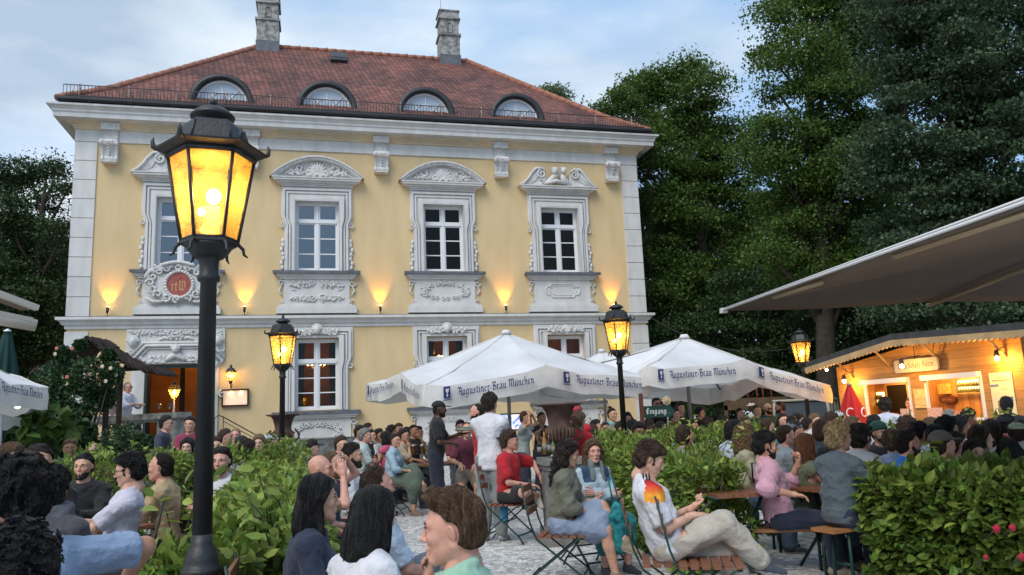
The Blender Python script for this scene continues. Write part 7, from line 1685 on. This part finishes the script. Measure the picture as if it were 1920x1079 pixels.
 (1822,806,9.9,30,'guest with long auburn hair between the thick curls and the chestnut hair',dict(fem=True,hair='long',hc='red')),
 (1575,786,12.8,30,'guest in a white cap beside the closed red parasol',dict(cap=('backcap',(.55,.55,.55)),hair='short',hc='brown')),
 (1781,783,12.6,0,'grey haired guest low in front of the right hut window',dict(hair='short',hc='grey')),
 (1818,784,12.,20,'black haired guest low beside the right hut window',dict(hair='messy',hc='black')),
 (690,806,16.,10,'guest with short dark hair deep in the back row left of the waiter',dict(hair='short',hc='dark',shirt=W_)),
 (748,806,16.4,-50,'guest with light brown hair at the very back above the man in beige',dict(hair='short',hc='mid')),
 (762,812,15.4,160,'woman with a dark pony tail turned away between the back tables',dict(fem=True,hair='pony',hc='dark',shirt=(.1,.15,.3))),
 (640,835,11.5,-30,'guest with brown hair behind the raised arms of the bald men',dict(hair='short',hc='brown',shirt=(.25,.22,.2))),
 (585,842,11.,20,'guest in a dark baseball cap just right of the left urn',dict(cap=('cap',BK),hair='short',hc='dark',shirt=GY)),
 (536,838,11.6,-40,'guest with sandy hair under the left urn',dict(hair='short',hc='light',shirt=(.3,.1,.1))),
 (465,846,10.,60,'guest with dark hair low behind the left hedge, right of the black beanie',dict(hair='messy',hc='dark')),
 (380,850,9.6,-50,'guest with a white cap just left of the large lamp post',dict(cap=('cap',(.5,.5,.5)),hair='short',hc='brown')),
 (1100,818,12.4,-10,'guest with black hair close behind the two seated women',dict(hair='short',hc='black',sk=2)),
 (1150,812,12.8,40,'guest in a grey hood left of the middle lamp post',dict(hair='short',hc='grey',shirt=GY)),
 (1270,812,13.4,-60,'guest with sunburnt face under the tip of the arrow sign',dict(hair='short',hc='light',sk=5)),
 (1318,812,13.4,10,'guest with dark pony tail behind the hedge, right of the high forehead',dict(fem=True,hair='pony',hc='dark')),
 (1345,806,13.,-70,'guest in a red cap low beside the white top',dict(cap=('cap',(.3,.03,.03)),hair='short',hc='brown')),
 (1440,800,12.4,20,'guest in a teal shirt right behind the man with sideburns',dict(hair='short',hc='brown',shirt=(.05,.2,.2))),
 (1528,790,14.,-40,'guest with fair hair right of the row of three by the vehicle',dict(hair='short',hc='light')),
 (1640,797,10.6,30,'guest with black hair above the dark green beanie',dict(hair='short',hc='black',sk=2)),
 (1600,800,10.2,0,'guest with light brown hair above the dark parted hair',dict(hair='short',hc='mid')),
 (1840,822,8.,-20,'guest with brown bob between the camera facing woman and chestnut hair',dict(fem=True,hair='bob',hc='brown')),
 (1755,822,8.,60,'guest with dark short hair and olive shirt behind the backwards cap',dict(hair='short',hc='dark',shirt=OL)),
 (1660,762,13.2,62,'dark haired man in a white shirt waiting at the left hut window',dict(sit=False,hair='messy',hc='dark',shirt=(.55,.6,.72),loose=1.4,arms='lap',sk=1)),
 (1887,760,10.9,72,'man with black cropped hair and black t-shirt seen from behind at the tall poster',dict(sit=False,hair='fade',hc='black',shirt=BK,sk=4,arms='lap')),
 (1706,758,15.6,-158,'hut attendant with tied hair leaning out beside the left hut window',dict(sit=False,fem=True,hair='tied',hc='dark',shirt=BK,sk=1,scale=.95)),
): P(*a[:5],**a[5])
P(240,727,18.6,-12,'grey haired man in glasses and a white shirt sitting above the terrace balustrade',floor=1.15,hair='receding',hc='grey',glasses=1,shirt=(.58,.62,.72),sleeve='roll',loose=1.5,sk=1,arms='table',legs='normal',pants=(.3,.33,.4))
P(212,738,19.3,-60,'guest in a pale shirt just behind the man in white at the balustrade',floor=1.15,hair='short',hc='grey',sk=5,shirt=(.3,.25,.24))
# --- waiter with tray
IW=P(824,768,11.9,2,'waiter in a black cap, black polo shirt and dark apron carrying a tray of plates',sit=False,hy=-6,hp=4,sk=4,hair='fade',hc='black',beard=1,cap=('cap',BK),shirt=BK,pants=(.018,.02,.035),arms=(dict(w=(.36,.16,.26),h='flat',d=(1,0,.05),b=(0,0,-1)),dict(w=(.27,-.10,.14),h='grip',d=(.9,.3,-.3))),shoes=(.03,.05,.1),bottom='wide')
# --- standing man with his back to us
IB=P(919,759,10.0,74,'tall man in white t-shirt and grey joggers standing with his back to the camera',sit=False,hair='messy',hc='dark',sk=0,shirt=(.62,.62,.65),loose=1.2,pants=(.24,.25,.25),bottom='wide',arms='crossed',shoes=(.35,.35,.35),hy=-12,scale=1.03)
sleeve=None
paint(IB,garment(IB,'trousers'),cloth((.08,.32,.55)),lambda c:(c[:,1]<-.125)&(c[:,2]<-.12)&(c[:,2]>-.78)&(c[:,0]<.05+.03*np.sin(c[:,2]*30)))
# --- seated man in red
IR=P(957,828,9.8,-24,'seated man in red football shirt, black shorts and cap, ankle on his knee',hy=14,lean=3,hair='messy',hc='brown',sk=5,cap=('backcap',BK),shirt=RD,loose=1.5,bottom='shorts',pants=BK,shoes=(.5,.48,.42),
  arms=(dict(w=(.33,.24,.22),p=(.1,1,.2),d=(.5,.3,-.9),b=(.8,0,.3)),dict(w=(.32,-.10,.13),d=(.9,.4,-.1),b=(0,0,1))),legs=(dict(a=(.46,.22,-.47),p=(1,.3,.3),f=(1,.25,0)),dict(a=(.36,.07,-.02),p=(.7,-1,.25),f=(.6,-.55,-.5))))
# --- two women by the hedge
IO=P(1066,852,7.3,-12,'woman in an olive jacket and blue-grey skirt with crossed legs, looking down',fem=True,hp=16,hair='wavy',hc='dark',sk=1,shirt=(.13,.13,.095),sleeve='roll',collar=True,loose=1.6,bottom='skirt',pants=(.22,.27,.38),arms=('phone',dict(w=(.30,-.0,.10),d=(1,.4,.1))),shoes=(.25,.19,.13),lean=8,
  legs=(dict(a=(.62,-.10,-.18),p=(.6,0,1),f=(.85,-.1,-.25)),dict(a=(.50,-.06,-.47),p=(1,-.1,.6),f=(1,0,0))))
IV=P(1112,848,7.9,-66,'woman in a light denim jacket with dark yoke and grey scarf beside the olive jacket',fem=True,hair='long',hc='mid',sk=5,shirt=(.38,.46,.52),sleeve='long',loose=1.4,arms='crossed',bottom='maxiskirt',pants=(.01,.16,.16),hy=-10)
paint(IV,garment(IV,'top'),cloth((.03,.06,.12)),lambda c:(c[:,2]>.33)&(np.abs(c[:,1])<.15)&(np.abs(c[:,1])>.05)&(c[:,0]>0))
torso_patch(IV,'scarf',cloth((.16,.20,.20)),lambda a,b,c: np.maximum(np.maximum(.12-c,-a),np.abs(np.abs(b)-.06)-.022),.040)
# --- man in white football shirt on his phone
IG=P(1219,862,5.9,-8,'young man in a white football shirt with a flame coloured shoulder, bent over his phone',lean=-16,stoop=22,hp=26,hair='bowlside',hc='brown',sk=0,shirt=(.64,.64,.68),loose=1.6,bottom='wide',pants=(.44,.40,.34),shoes=(.05,.06,.08),
  arms=(dict(w=(.20,.03,.27),h='grip',d=(.7,-.2,.5),b=(.5,0,-.8),p=(-.5,.5,-.8)),dict(w=(.18,-.05,.22),h='relaxed',d=(.8,.3,.1),b=(.3,0,.9),p=(-.5,-.6,-.8))),
  legs=(dict(a=(.55,.12,-.46),p=(1,.1,.5),f=(1,.1,0)),dict(a=(.66,.06,-.13),p=(.5,-.1,1),f=(.95,-.1,-.15))))
def flame():
    m=mat('flame_print',(.8,.1,.02),.8); nt=m.node_tree; b=nt.nodes['Principled BSDF']; tc=nt.nodes.new('ShaderNodeTexCoord'); sp=nt.nodes.new('ShaderNodeSeparateXYZ'); nt.links.new(tc.outputs['Generated'],sp.inputs[0]); nt.links.new(_ramp(nt,sp.outputs[2],[(.77,(.85,.36,.03)),(.82,(.8,.14,.02)),(.88,(.55,.02,.02)),(.96,(.04,.01,.01))]),b.inputs['Base Color']); return m
def _fl(c):
    a=IG['sh'][-1]; d=IG['el'][-1]-a; L=np.linalg.norm(d); u=d/L; f=(c-a)@u/L; r=np.linalg.norm(c-a-np.outer((c-a)@u,u),axis=1)
    return (c[:,1]<-.10)&(np.linalg.norm((c-a-np.array([.035,.0,-.02]))*[1,1,.8],axis=1)<.098)
paint(IG,garment(IG,'shirt'),flame(),_fl)

for dz in (.0,.022,.044):
    q=-1; a=IG['sh'][q]; n_=IG['N']; mb=MB(); P0=n_+np.array([.03-dz,q*.06,.02]); P1=a+np.array([.02-dz,q*.0,.062]); mb.tube([P0+IG['oz']+(0,0,.03),(P0+P1)/2+IG['oz']+(0,0,.040),P1+IG['oz']+(0,0,.012)],.0065,5); mb.build('shoulder_stripe',cloth(BK),IG['t'])
sleeve_patch(IG,'sock',cloth((.28,.02,.05)),1,0,.01,.0) if 0 else None
s=SDF(); q=-1; kk,aa=IG['kn'][q],IG['an'][q]; s.cone(aa+(kk-aa)*.0,aa+(kk-aa)*.38,.042,.052,.01); V,F=s.mesh(.010); mesh_np('sock',V+IG['oz'],F,cloth((.28,.02,.05)),IG['t'],S=True)
# --- right table group
IC=P(1398,820,8.5,-6,'curly haired woman in glasses, beige t-shirt and wide jeans beside the beers',fem=True,hair='curlylong',hc='light',sk=0,glasses=1,shirt=(.36,.34,.24),bottom='wide',pants=JN,arms='knee',loose=1.3)
IP=P(1436,836,7.35,-6,'black haired bearded man in a pink shirt, chin on hand, elbow on table',lean=-8,hp=8,hair='bowlside',hc='black',beard=1,sk=1,shirt=(.55,.30,.38),sleeve='roll',collar=True,loose=1.4,pants=NV,shoes=(.3,.26,.2),
  arms=(dict(w=(.24,.08,.48),p=(.5,.4,-1),h='fist',d=(.0,-.2,1),b=(1,.3,0)),dict(w=(.06,-.34,.24),p=(-1,-.6,0),d=(1,.0,-.15))),legs=('ext','normal'))
IS=P(1512,838,7.7,14,'woman with long straight auburn hair in an olive sleeveless top, seen from behind',fem=True,hair='longstraight',hc='red',sk=0,shirt=(.13,.15,.09),sleeve='none',pants=JN,arms='table')
ID=P(1574,822,6.9,22,'person with blond curls in a dark slate t-shirt at the end of the bench',hair='messy',hc='blond',sk=5,shirt=(.075,.10,.115),loose=1.6,pants=NV,arms='table',shoes=(.25,.2,.13))
# ================================================================ FURNITURE AND THINGS ON TABLES
M_slat=mat('brown_slat',(.22,.085,.045),.5,var=.35,vscale=10,stretch=(1,6,6)); M_gmet=mat('green_metal',(.008,.04,.03),.4,var=.2,vscale=5)
def garden_chair(loc,rz,label,zs=.45):
    t=thing('garden_chair',label,'chair',(loc[0],loc[1],0),rz,'green folding garden chairs'); k=zs/.45
    for i,x in enumerate((-.17,-.10,-.03,.04,.11,.18)): pass
    mb=MB()
    for x in (-.17,-.095,-.02,.055,.13,.205): mb.box((x,0,zs-.01),(.055,.42,.02))
    mb.build('seat',M_slat,t); mb=MB()
    for j,(x,z) in enumerate(((-.275,.66),(-.295,.76),(-.315,.86))): mb.box((x,0,z*k),(.02,.42,.06))
    mb.build('backrest',M_slat,t)
    for y in (-.205,.205):
        mb=MB(); mb.tube([(.27,y,.01),(.2,y,.10*k),(-.2,y,zs-.03),(-.255,y,.56*k),(-.33,y,.92*k)],.014,6,flat=.6); mb.build('leg',M_gmet,t)
        mb=MB(); mb.tube([(-.33,y*.93,.01),(-.26,y*.93,.09*k),(.17,y*.93,zs-.035),(.22,y*.93,zs-.03)],.014,6,flat=.6); mb.build('leg',M_gmet,t)
    mb=MB(); mb.tube([(.2,-.2,.1*k),(.2,.2,.1*k)],.01,5); mb.tube([(-.26,-.19,.1*k),(-.26,.19,.1*k)],.01,5); mb.tube([(0,-.2,zs*.55),(0,.2,zs*.55)],.008,5); mb.build('crossbar',M_gmet,t)
    for x in (-.17,-.02,.13):
        pass
    return t
for I,lb in ((IR,'green folding chair under the seated man in red'),(IO,'green folding chair under the woman in the olive jacket'),(IV,'green folding chair under the woman with the dark yoke'),(IG,'green folding chair with brown slats under the man in the white football shirt'),(I7,'green folding chair under the smiling man in the lilac t-shirt')):
    garden_chair(I['root'],I['face'],lb,max(.38,min(.55,I['seat'])))
for k_,lb in (('mint collared','green folding chair under the young man with the mint collar'),('dark navy top','green folding chair under the black haired woman in navy'),('very long straight','green folding chair under the woman in the white blouse'),('thinning brown','green folding chair under the man in the light blue shirt'),('light denim jacket and long','green folding chair under the woman in the long olive skirt'),('tan t-shirt','green folding chair under the man in the tan t-shirt'),('raised forearm','green folding chair under the bald man shading his eyes'),('laid over his head','green folding chair under the bald man in the navy polo'),('white shirt in profile beside','green folding chair under the bearded man in the white shirt'),('mint polo','green folding chair under the white haired man'),('below the tray with','green folding chair under the man in burgundy below the tray')):
    I=find(k_); garden_chair(I['root'],I['face'],lb,max(.38,min(.56,I['seat'])))
pg=atz(1275,1040,.44); garden_chair((pg[0]+.12,pg[1]-.35),rad(-10),'empty green folding chair with brown slats in front of the white football shirt')
def beer_table(A,B,w,label,z=.75):
    A=np.array(A[:2]);B=np.array(B[:2]); c=(A+B)/2; d=B-A; L=np.linalg.norm(d); t=thing('beer_table',label,'table',(c[0],c[1],0),math.atan2(d[1],d[0]),'beer garden tables')
    mb=MB(); n=4
    for k in range(n): mb.box((0,-w/2+w*(k+.5)/n,z-.015),(L,w/n-.008,.03))
    mb.build('tabletop',M_slat,t); mb=MB()
    mb.tube([(-L/2+.02,-w/2+.01,z-.035),(L/2-.02,-w/2+.01,z-.035)],.014,5); mb.tube([(-L/2+.02,w/2-.01,z-.035),(L/2-.02,w/2-.01,z-.035)],.014,5); mb.build('rim',M_gmet,t)
    for x in (-L/2+.2,L/2-.2):
        for s in (-1,1): mb=MB(); mb.tube([(x,s*w*.42,0),(x,-s*w*.1,z*.5),(x,-s*w*.36,z-.03)],.015,6); mb.build('leg',M_gmet,t)
    return t
def bench(A,B,label,z=.45):
    A=np.array(A[:2]);B=np.array(B[:2]); c=(A+B)/2; d=B-A; L=np.linalg.norm(d); t=thing('bench',label,'bench',(c[0],c[1],0),math.atan2(d[1],d[0]),'beer garden benches')
    mb=MB(); mb.box((0,0,z-.015),(L,.25,.03)); mb.build('seat',mat('orange_bench_wood',(.36,.16,.06),.45,var=.3,vscale=6,stretch=(1,8,8)),t)
    for x in (-L/2+.2,L/2-.2):
        for s in (-1,1): mb=MB(); mb.tube([(x,s*.1,0),(x,s*.09,z-.03)],.016,6); mb.build('leg',M_gmet,t)
        mb=MB(); mb.tube([(x,-.1,z*.35),(x,.1,z*.35)],.012,5); mb.build('crossbar',M_gmet,t)
    return t
def gl(px,py,z=.75): p=atz(px,py,z); return p
beer_table(gl(215,992),gl(95,945),.62,'brown slatted table on the left with empty glasses',.75)
beer_table(gl(1405,926),gl(1300,905),.6,'brown table with two beers between the hedge and the pink shirt',.75)
beer_table(gl(1495,915),gl(1640,900),.6,'brown table behind the woman in the olive sleeveless top',.75)
beer_table(at(765,866,14.0),at(870,866,14.4),.7,'brown table with glasses left of the waiter',.76)
beer_table(at(640,850,12),at(560,850,12.4),.7,'table behind the left hedge',.76)
b1=IP['root']; bench((b1[0]-.42,b1[1]+.1),(b1[0]+.55,b1[1]-.05),'orange wooden bench under the man in the pink shirt',max(.4,IP['seat']))
b1=ID['root']; bench((b1[0]-.22,b1[1]-.1),(b1[0]+1.1,b1[1]+.5),'orange wooden bench under the person with blond curls',max(.4,ID['seat']))
b1=IC['root']; bench((b1[0]-.5,b1[1]),(b1[0]+.5,b1[1]),'wooden bench under the curly haired woman',max(.4,IC['seat']))
M_glass=glass_mat('clear_glass',1.45,(.93,.95,.95)); M_beer=mat('pale_beer',(.45,.22,.05),.15,trans=.35,spec=.5); M_foam=mat('beer_foam',(.8,.76,.65),.8)
def mug(P,label,full=True,z=None,s=1.,grp=None):
    t=thing('beer_glass',label,'glass',tuple(P),0,grp)
    mb=MB(); mb.lathe([(.036*s,0),(.042*s,.02*s),(.040*s,.14*s),(.043*s,.17*s)],16)
    mb.tube([(.04*s,0,.03*s),(.075*s,0,.045*s),(.078*s,0,.11*s),(.04*s,0,.13*s)],.007*s,6); mb.build('mug',M_glass,t)
    if full: mb=MB(); mb.lathe([(.032*s,.012),(.036*s,.02),(.035*s,.125*s)],14,0); mb.build('beer',M_beer,t); mb=MB(); mb.lathe([(.035*s,.125*s),(.037*s,.15*s)],14); mb.build('foam',M_foam,t)
mug(gl(1352,912),'beer mug with pale beer beside the hedge, left one of the two',s=1.15,grp='beer mugs on the right table'); mug(gl(1383,890),'beer mug with pale beer next to the curly haired woman',s=1.25,grp='beer mugs on the right table')
for k,(px,py) in enumerate(((126,950),(140,952),(153,948),(168,953),(178,950))): mug(gl(px,py),'empty glass on the left table, '+('leftmost of five','second from the left of five','middle one of five','second from the right of five','rightmost of five, near the red capped bottle')[k],False,s=1.0,grp='empty glasses on the left table')
def bottle(P,label,m,m2,h=.26,r=.034):
    t=thing('bottle',label,'bottle',tuple(P)); mb=MB(); mb.lathe([(r,0),(r,h*.55),(r*.38,h*.75),(r*.36,h*.93)],14); mb.build('body',m,t); mb=MB(); mb.lathe([(r*.44,h*.92),(r*.44,h)],12); mb.build('cap',m2,t); mb=MB(); mb.lathe([(r+.001,h*.15),(r+.001,h*.45)],14); mb.build('paper_label',mat('bottle_label',(.2,.18,.15),.6),t)
bottle(gl(193,955),'small red capped condiment bottle on the left table',mat('white_plastic',(.6,.6,.62),.4),mat('red_plastic',(.5,.02,.02),.4),.17,.028)
bottle(gl(1342,905),'clear water bottle with white cap on the right table',M_glass,mat('white_plastic'),.24)
pz=IR['world']([.46,.42,.15]); pz=atz(1022,862,.96)
for k,(px,h) in enumerate(((1012,.2),(1022,.3),(1030,.26),(1038,.22))):
    p=at(px,853,9.5); t=0; bottle(p,('short clear','dark brown','tall dark','green')[k]+' bottle standing on the urn pedestal',[M_glass,M_beer,mat('dark_bottle',(.02,.015,.01),.1,spec=.9),M_bott][k],M_blk,h,.03)
for k,px in enumerate((776,783,792,800)): mug(at(px,852,13.9),'glass on the table left of the waiter, number %s of the row'%('first','second','third','fourth')[k],k%2==0,s=1.1,grp='glasses on the table left of the waiter')
for k,(px,py,fl) in enumerate(((1500,905,1),(1522,899,0),(1548,903,1),(1590,897,1),(1420,905,0))): mug(gl(px,py),'beer mug on the far right table, '+('leftmost, beside the pink shirt','empty one beside the auburn hair','full one behind the blond curls','rightmost one','empty one next to the beers by the hedge')[k],bool(fl),s=1.15,grp='beer mugs on the far right table')
for k,(px,Y) in enumerate(((822,14.1),(836,14.2),(850,14.3),(862,14.2))): mug(at(px,850,Y),'glass on the table right of the waiter, '+('first','second','third','fourth')[k]+' from the left',k%2==1,s=1.1,grp='glasses on the table right of the waiter')
t=thing('plate','white plate with food left on the brown table by the hedge','plate',tuple(gl(1330,916)))
mb=MB(); mb.lathe([(.05,0),(.10,.012),(.12,.02),(.118,.022)],24); mb.build('dish',mat('white_china',(.7,.7,.68),.25),t); mb=MB(); r=random.Random(2)
for k in range(9): mb.ball((r.uniform(-.06,.06),r.uniform(-.06,.06),.025),(.022,.018,.012),8,6)
mb.build('food',mat('fried_food',(.35,.17,.05),.6,var=.4,vscale=30),t)
# tray with plates
p=IW['world'](IW['wr'][1])+np.array([.16,-.0,.05]); t=thing('serving_tray','round tray stacked with pale green plates on the hand of the waiter','tray',tuple(p))
mb=MB(); mb.lathe([(.20,0),(.23,.012),(.235,.03),(.22,.028),(.2,.012)],28); mb.build('tray',mat('tray_green',(.20,.27,.22),.4),t)
mb=MB(); mb.lathe([(.05,.014),(.13,.022),(.135,.028)],20,0,(-.05,0,0)); mb.lathe([(.05,.03),(.13,.038),(.135,.044)],20,0,(-.03,0.02,0)); mb.lathe([(.04,.046),(.11,.056),(.115,.06)],20,0,(-.04,0,0)); mb.build('plate',mat('plate_green',(.42,.52,.45),.3),t)
def phone(I,q,label,off=(.0,0,.0)):
    d,b=I['hd'][q]; d=d/np.linalg.norm(d); p=I['wr'][q]+d*.11*I['S']; w=I['world'](p+np.array(off)); t=thing('phone',label,'phone',tuple(w),I['face']); mb=MB(); T=np.eye(4); T[:3,:3]=rot_to((-.6,0,.8),(.8,0,.6)); mb.box((0,0,0),(.15,.072,.009),0,T); o=mb.build('case',mat('phone_black',(.01,.01,.012),.25),t); return t
phone(IG,-1,'smartphone held by the man in the white football shirt',(-.01,.02,.03)); phone(I7,-1,'smartphone held by the smiling man in the lilac t-shirt',(.03,0,.02))
# wine glasses on the terrace rail
for k,(px,py) in enumerate(((298,773),(318,775))):
    p=at(px,py,17.3); t=thing('wine_glass','wine glass on the terrace rail, '+('left one' if k==0 else 'right one, by the lantern'),'glass',(p[0],p[1],zr)); mb=MB(); mb.lathe([(.035,0),(.005,.01),(.005,.09),(.03,.11),(.042,.15),(.034,.21)],14); mb.build('bowl',glass_mat('wine_glass_clear',1.8,(.9,.9,.85)),t)
# teal bag by the women
p=at(1158,985,7.15); t=thing('teal_bag','teal patterned cloth bag hanging beside the woman in the olive jacket','bag',(p[0],p[1],0)); s=SDF(); s.ell((0,0,p[2]+.05),(.07,.07,.17),k=.05); s.ell((.015,0,p[2]-.12),(.065,.07,.14),k=.06); s.fn=lambda X,Y,Z: wobble(X,Y,Z,.012,28,2); V,F=s.mesh(.014); mesh_np('pouch',V,F,mat('teal_pattern',(.01,.18,.18),.8,var=.8,vscale=22,col2=(.002,.05,.07)),t,S=True)
mb=MB(); mb.tube([(-.03,0,p[2]+.2),(-.06,-.02,p[2]+.4),(-.02,.05,p[2]+.42),(.03,0,p[2]+.2)],.008,5); mb.build('strap',mat('teal_pattern'),t)
EXPO=0.72
# ================================================================ CAMERA, LIGHT, SKY
cam=bpy.data.cameras.new('camera'); co=bpy.data.objects.new('camera',cam); COL.objects.link(co); SC.camera=co
co.matrix_world=Matrix(((CX[0],CU[0],-CW[0],0),(CX[1],CU[1],-CW[1],0),(CX[2],CU[2],-CW[2],1.5),(0,0,0,1)))
cam.sensor_width=36; cam.lens=36*FPX/1920; cam.clip_end=800; cam.clip_start=.05
w=bpy.data.worlds.new('World'); SC.world=w; w.use_nodes=True; nt=w.node_tree; L=nt.links.new; bg=nt.nodes['Background']
SUN_EL=rad(48); SUN_AZ=rad(205) # azimuth clockwise from +Y: behind the camera, a little to the left
sk=nt.nodes.new('ShaderNodeTexSky'); sk.sky_type='NISHITA'; sk.sun_disc=False; sk.sun_elevation=SUN_EL; sk.sun_rotation=SUN_AZ; sk.air_density=1.2; sk.dust_density=.6; sk.ozone_density=1.5
tc=nt.nodes.new('ShaderNodeTexCoord'); mp=nt.nodes.new('ShaderNodeMapping'); mp.inputs['Scale'].default_value=(1,1,2.6); mp.inputs['Location'].default_value=(.35,.1,.2); L(tc.outputs['Generated'],mp.inputs[0])
n1=nt.nodes.new('ShaderNodeTexNoise'); n1.inputs['Scale'].default_value=2.1; n1.inputs['Detail'].default_value=9; n1.inputs['Roughness'].default_value=.55; L(mp.outputs[0],n1.inputs[0])
sx=nt.nodes.new('ShaderNodeSeparateXYZ'); L(tc.outputs['Generated'],sx.inputs[0])
gx=nt.nodes.new('ShaderNodeMapRange'); gx.inputs[1].default_value=-.75; gx.inputs[2].default_value=.35; gx.inputs[3].default_value=.20; gx.inputs[4].default_value=-.07; L(sx.outputs[0],gx.inputs[0])
ad=nt.nodes.new('ShaderNodeMath'); L(n1.outputs[0],ad.inputs[0]); L(gx.outputs[0],ad.inputs[1])
cf=_ramp(nt,ad.outputs[0],[(.40,(0,0,0)),(.66,(1,1,1))])
n2=nt.nodes.new('ShaderNodeTexNoise'); n2.inputs['Scale'].default_value=3.1; n2.inputs['Detail'].default_value=7; L(mp.outputs[0],n2.inputs[0])
cc=_ramp(nt,n2.outputs[0],[(.36,(2.9,3.7,4.7)),(.66,(5.7,6.3,6.8))])
sb=nt.nodes.new('ShaderNodeMix'); sb.data_type='RGBA'; sb.inputs[0].default_value=.8; L(sk.outputs[0],sb.inputs[6]); sb.inputs[7].default_value=(2.3,3.8,6.0,1)
mx=nt.nodes.new('ShaderNodeMix'); mx.data_type='RGBA'; L(cf,mx.inputs[0]); L(sb.outputs[2],mx.inputs[6]); L(cc,mx.inputs[7]); L(mx.outputs[2],bg.inputs[0]); bg.inputs[1].default_value=.1
sl=bpy.data.lights.new('sun','SUN'); sl.energy=1.5; sl.angle=rad(38); sl.color=(1,.95,.88); so=bpy.data.objects.new('sun',sl); COL.objects.link(so)
dv=np.array([math.sin(SUN_AZ)*math.cos(SUN_EL),math.cos(SUN_AZ)*math.cos(SUN_EL),math.sin(SUN_EL)]); so.rotation_euler=Matrix(rot_to(dv).tolist()).to_euler()
SC.view_settings.view_transform='Standard'; SC.view_settings.look='None'; SC.view_settings.gamma=1; SC.view_settings.exposure=EXPO
SC.render.engine='CYCLES'; SC.cycles.use_denoising=True; SC.cycles.max_bounces=6; SC.cycles.transparent_max_bounces=16; SC.cycles.sample_clamp_indirect=4; SC.cycles.use_adaptive_sampling=True; SC.cycles.adaptive_threshold=.02
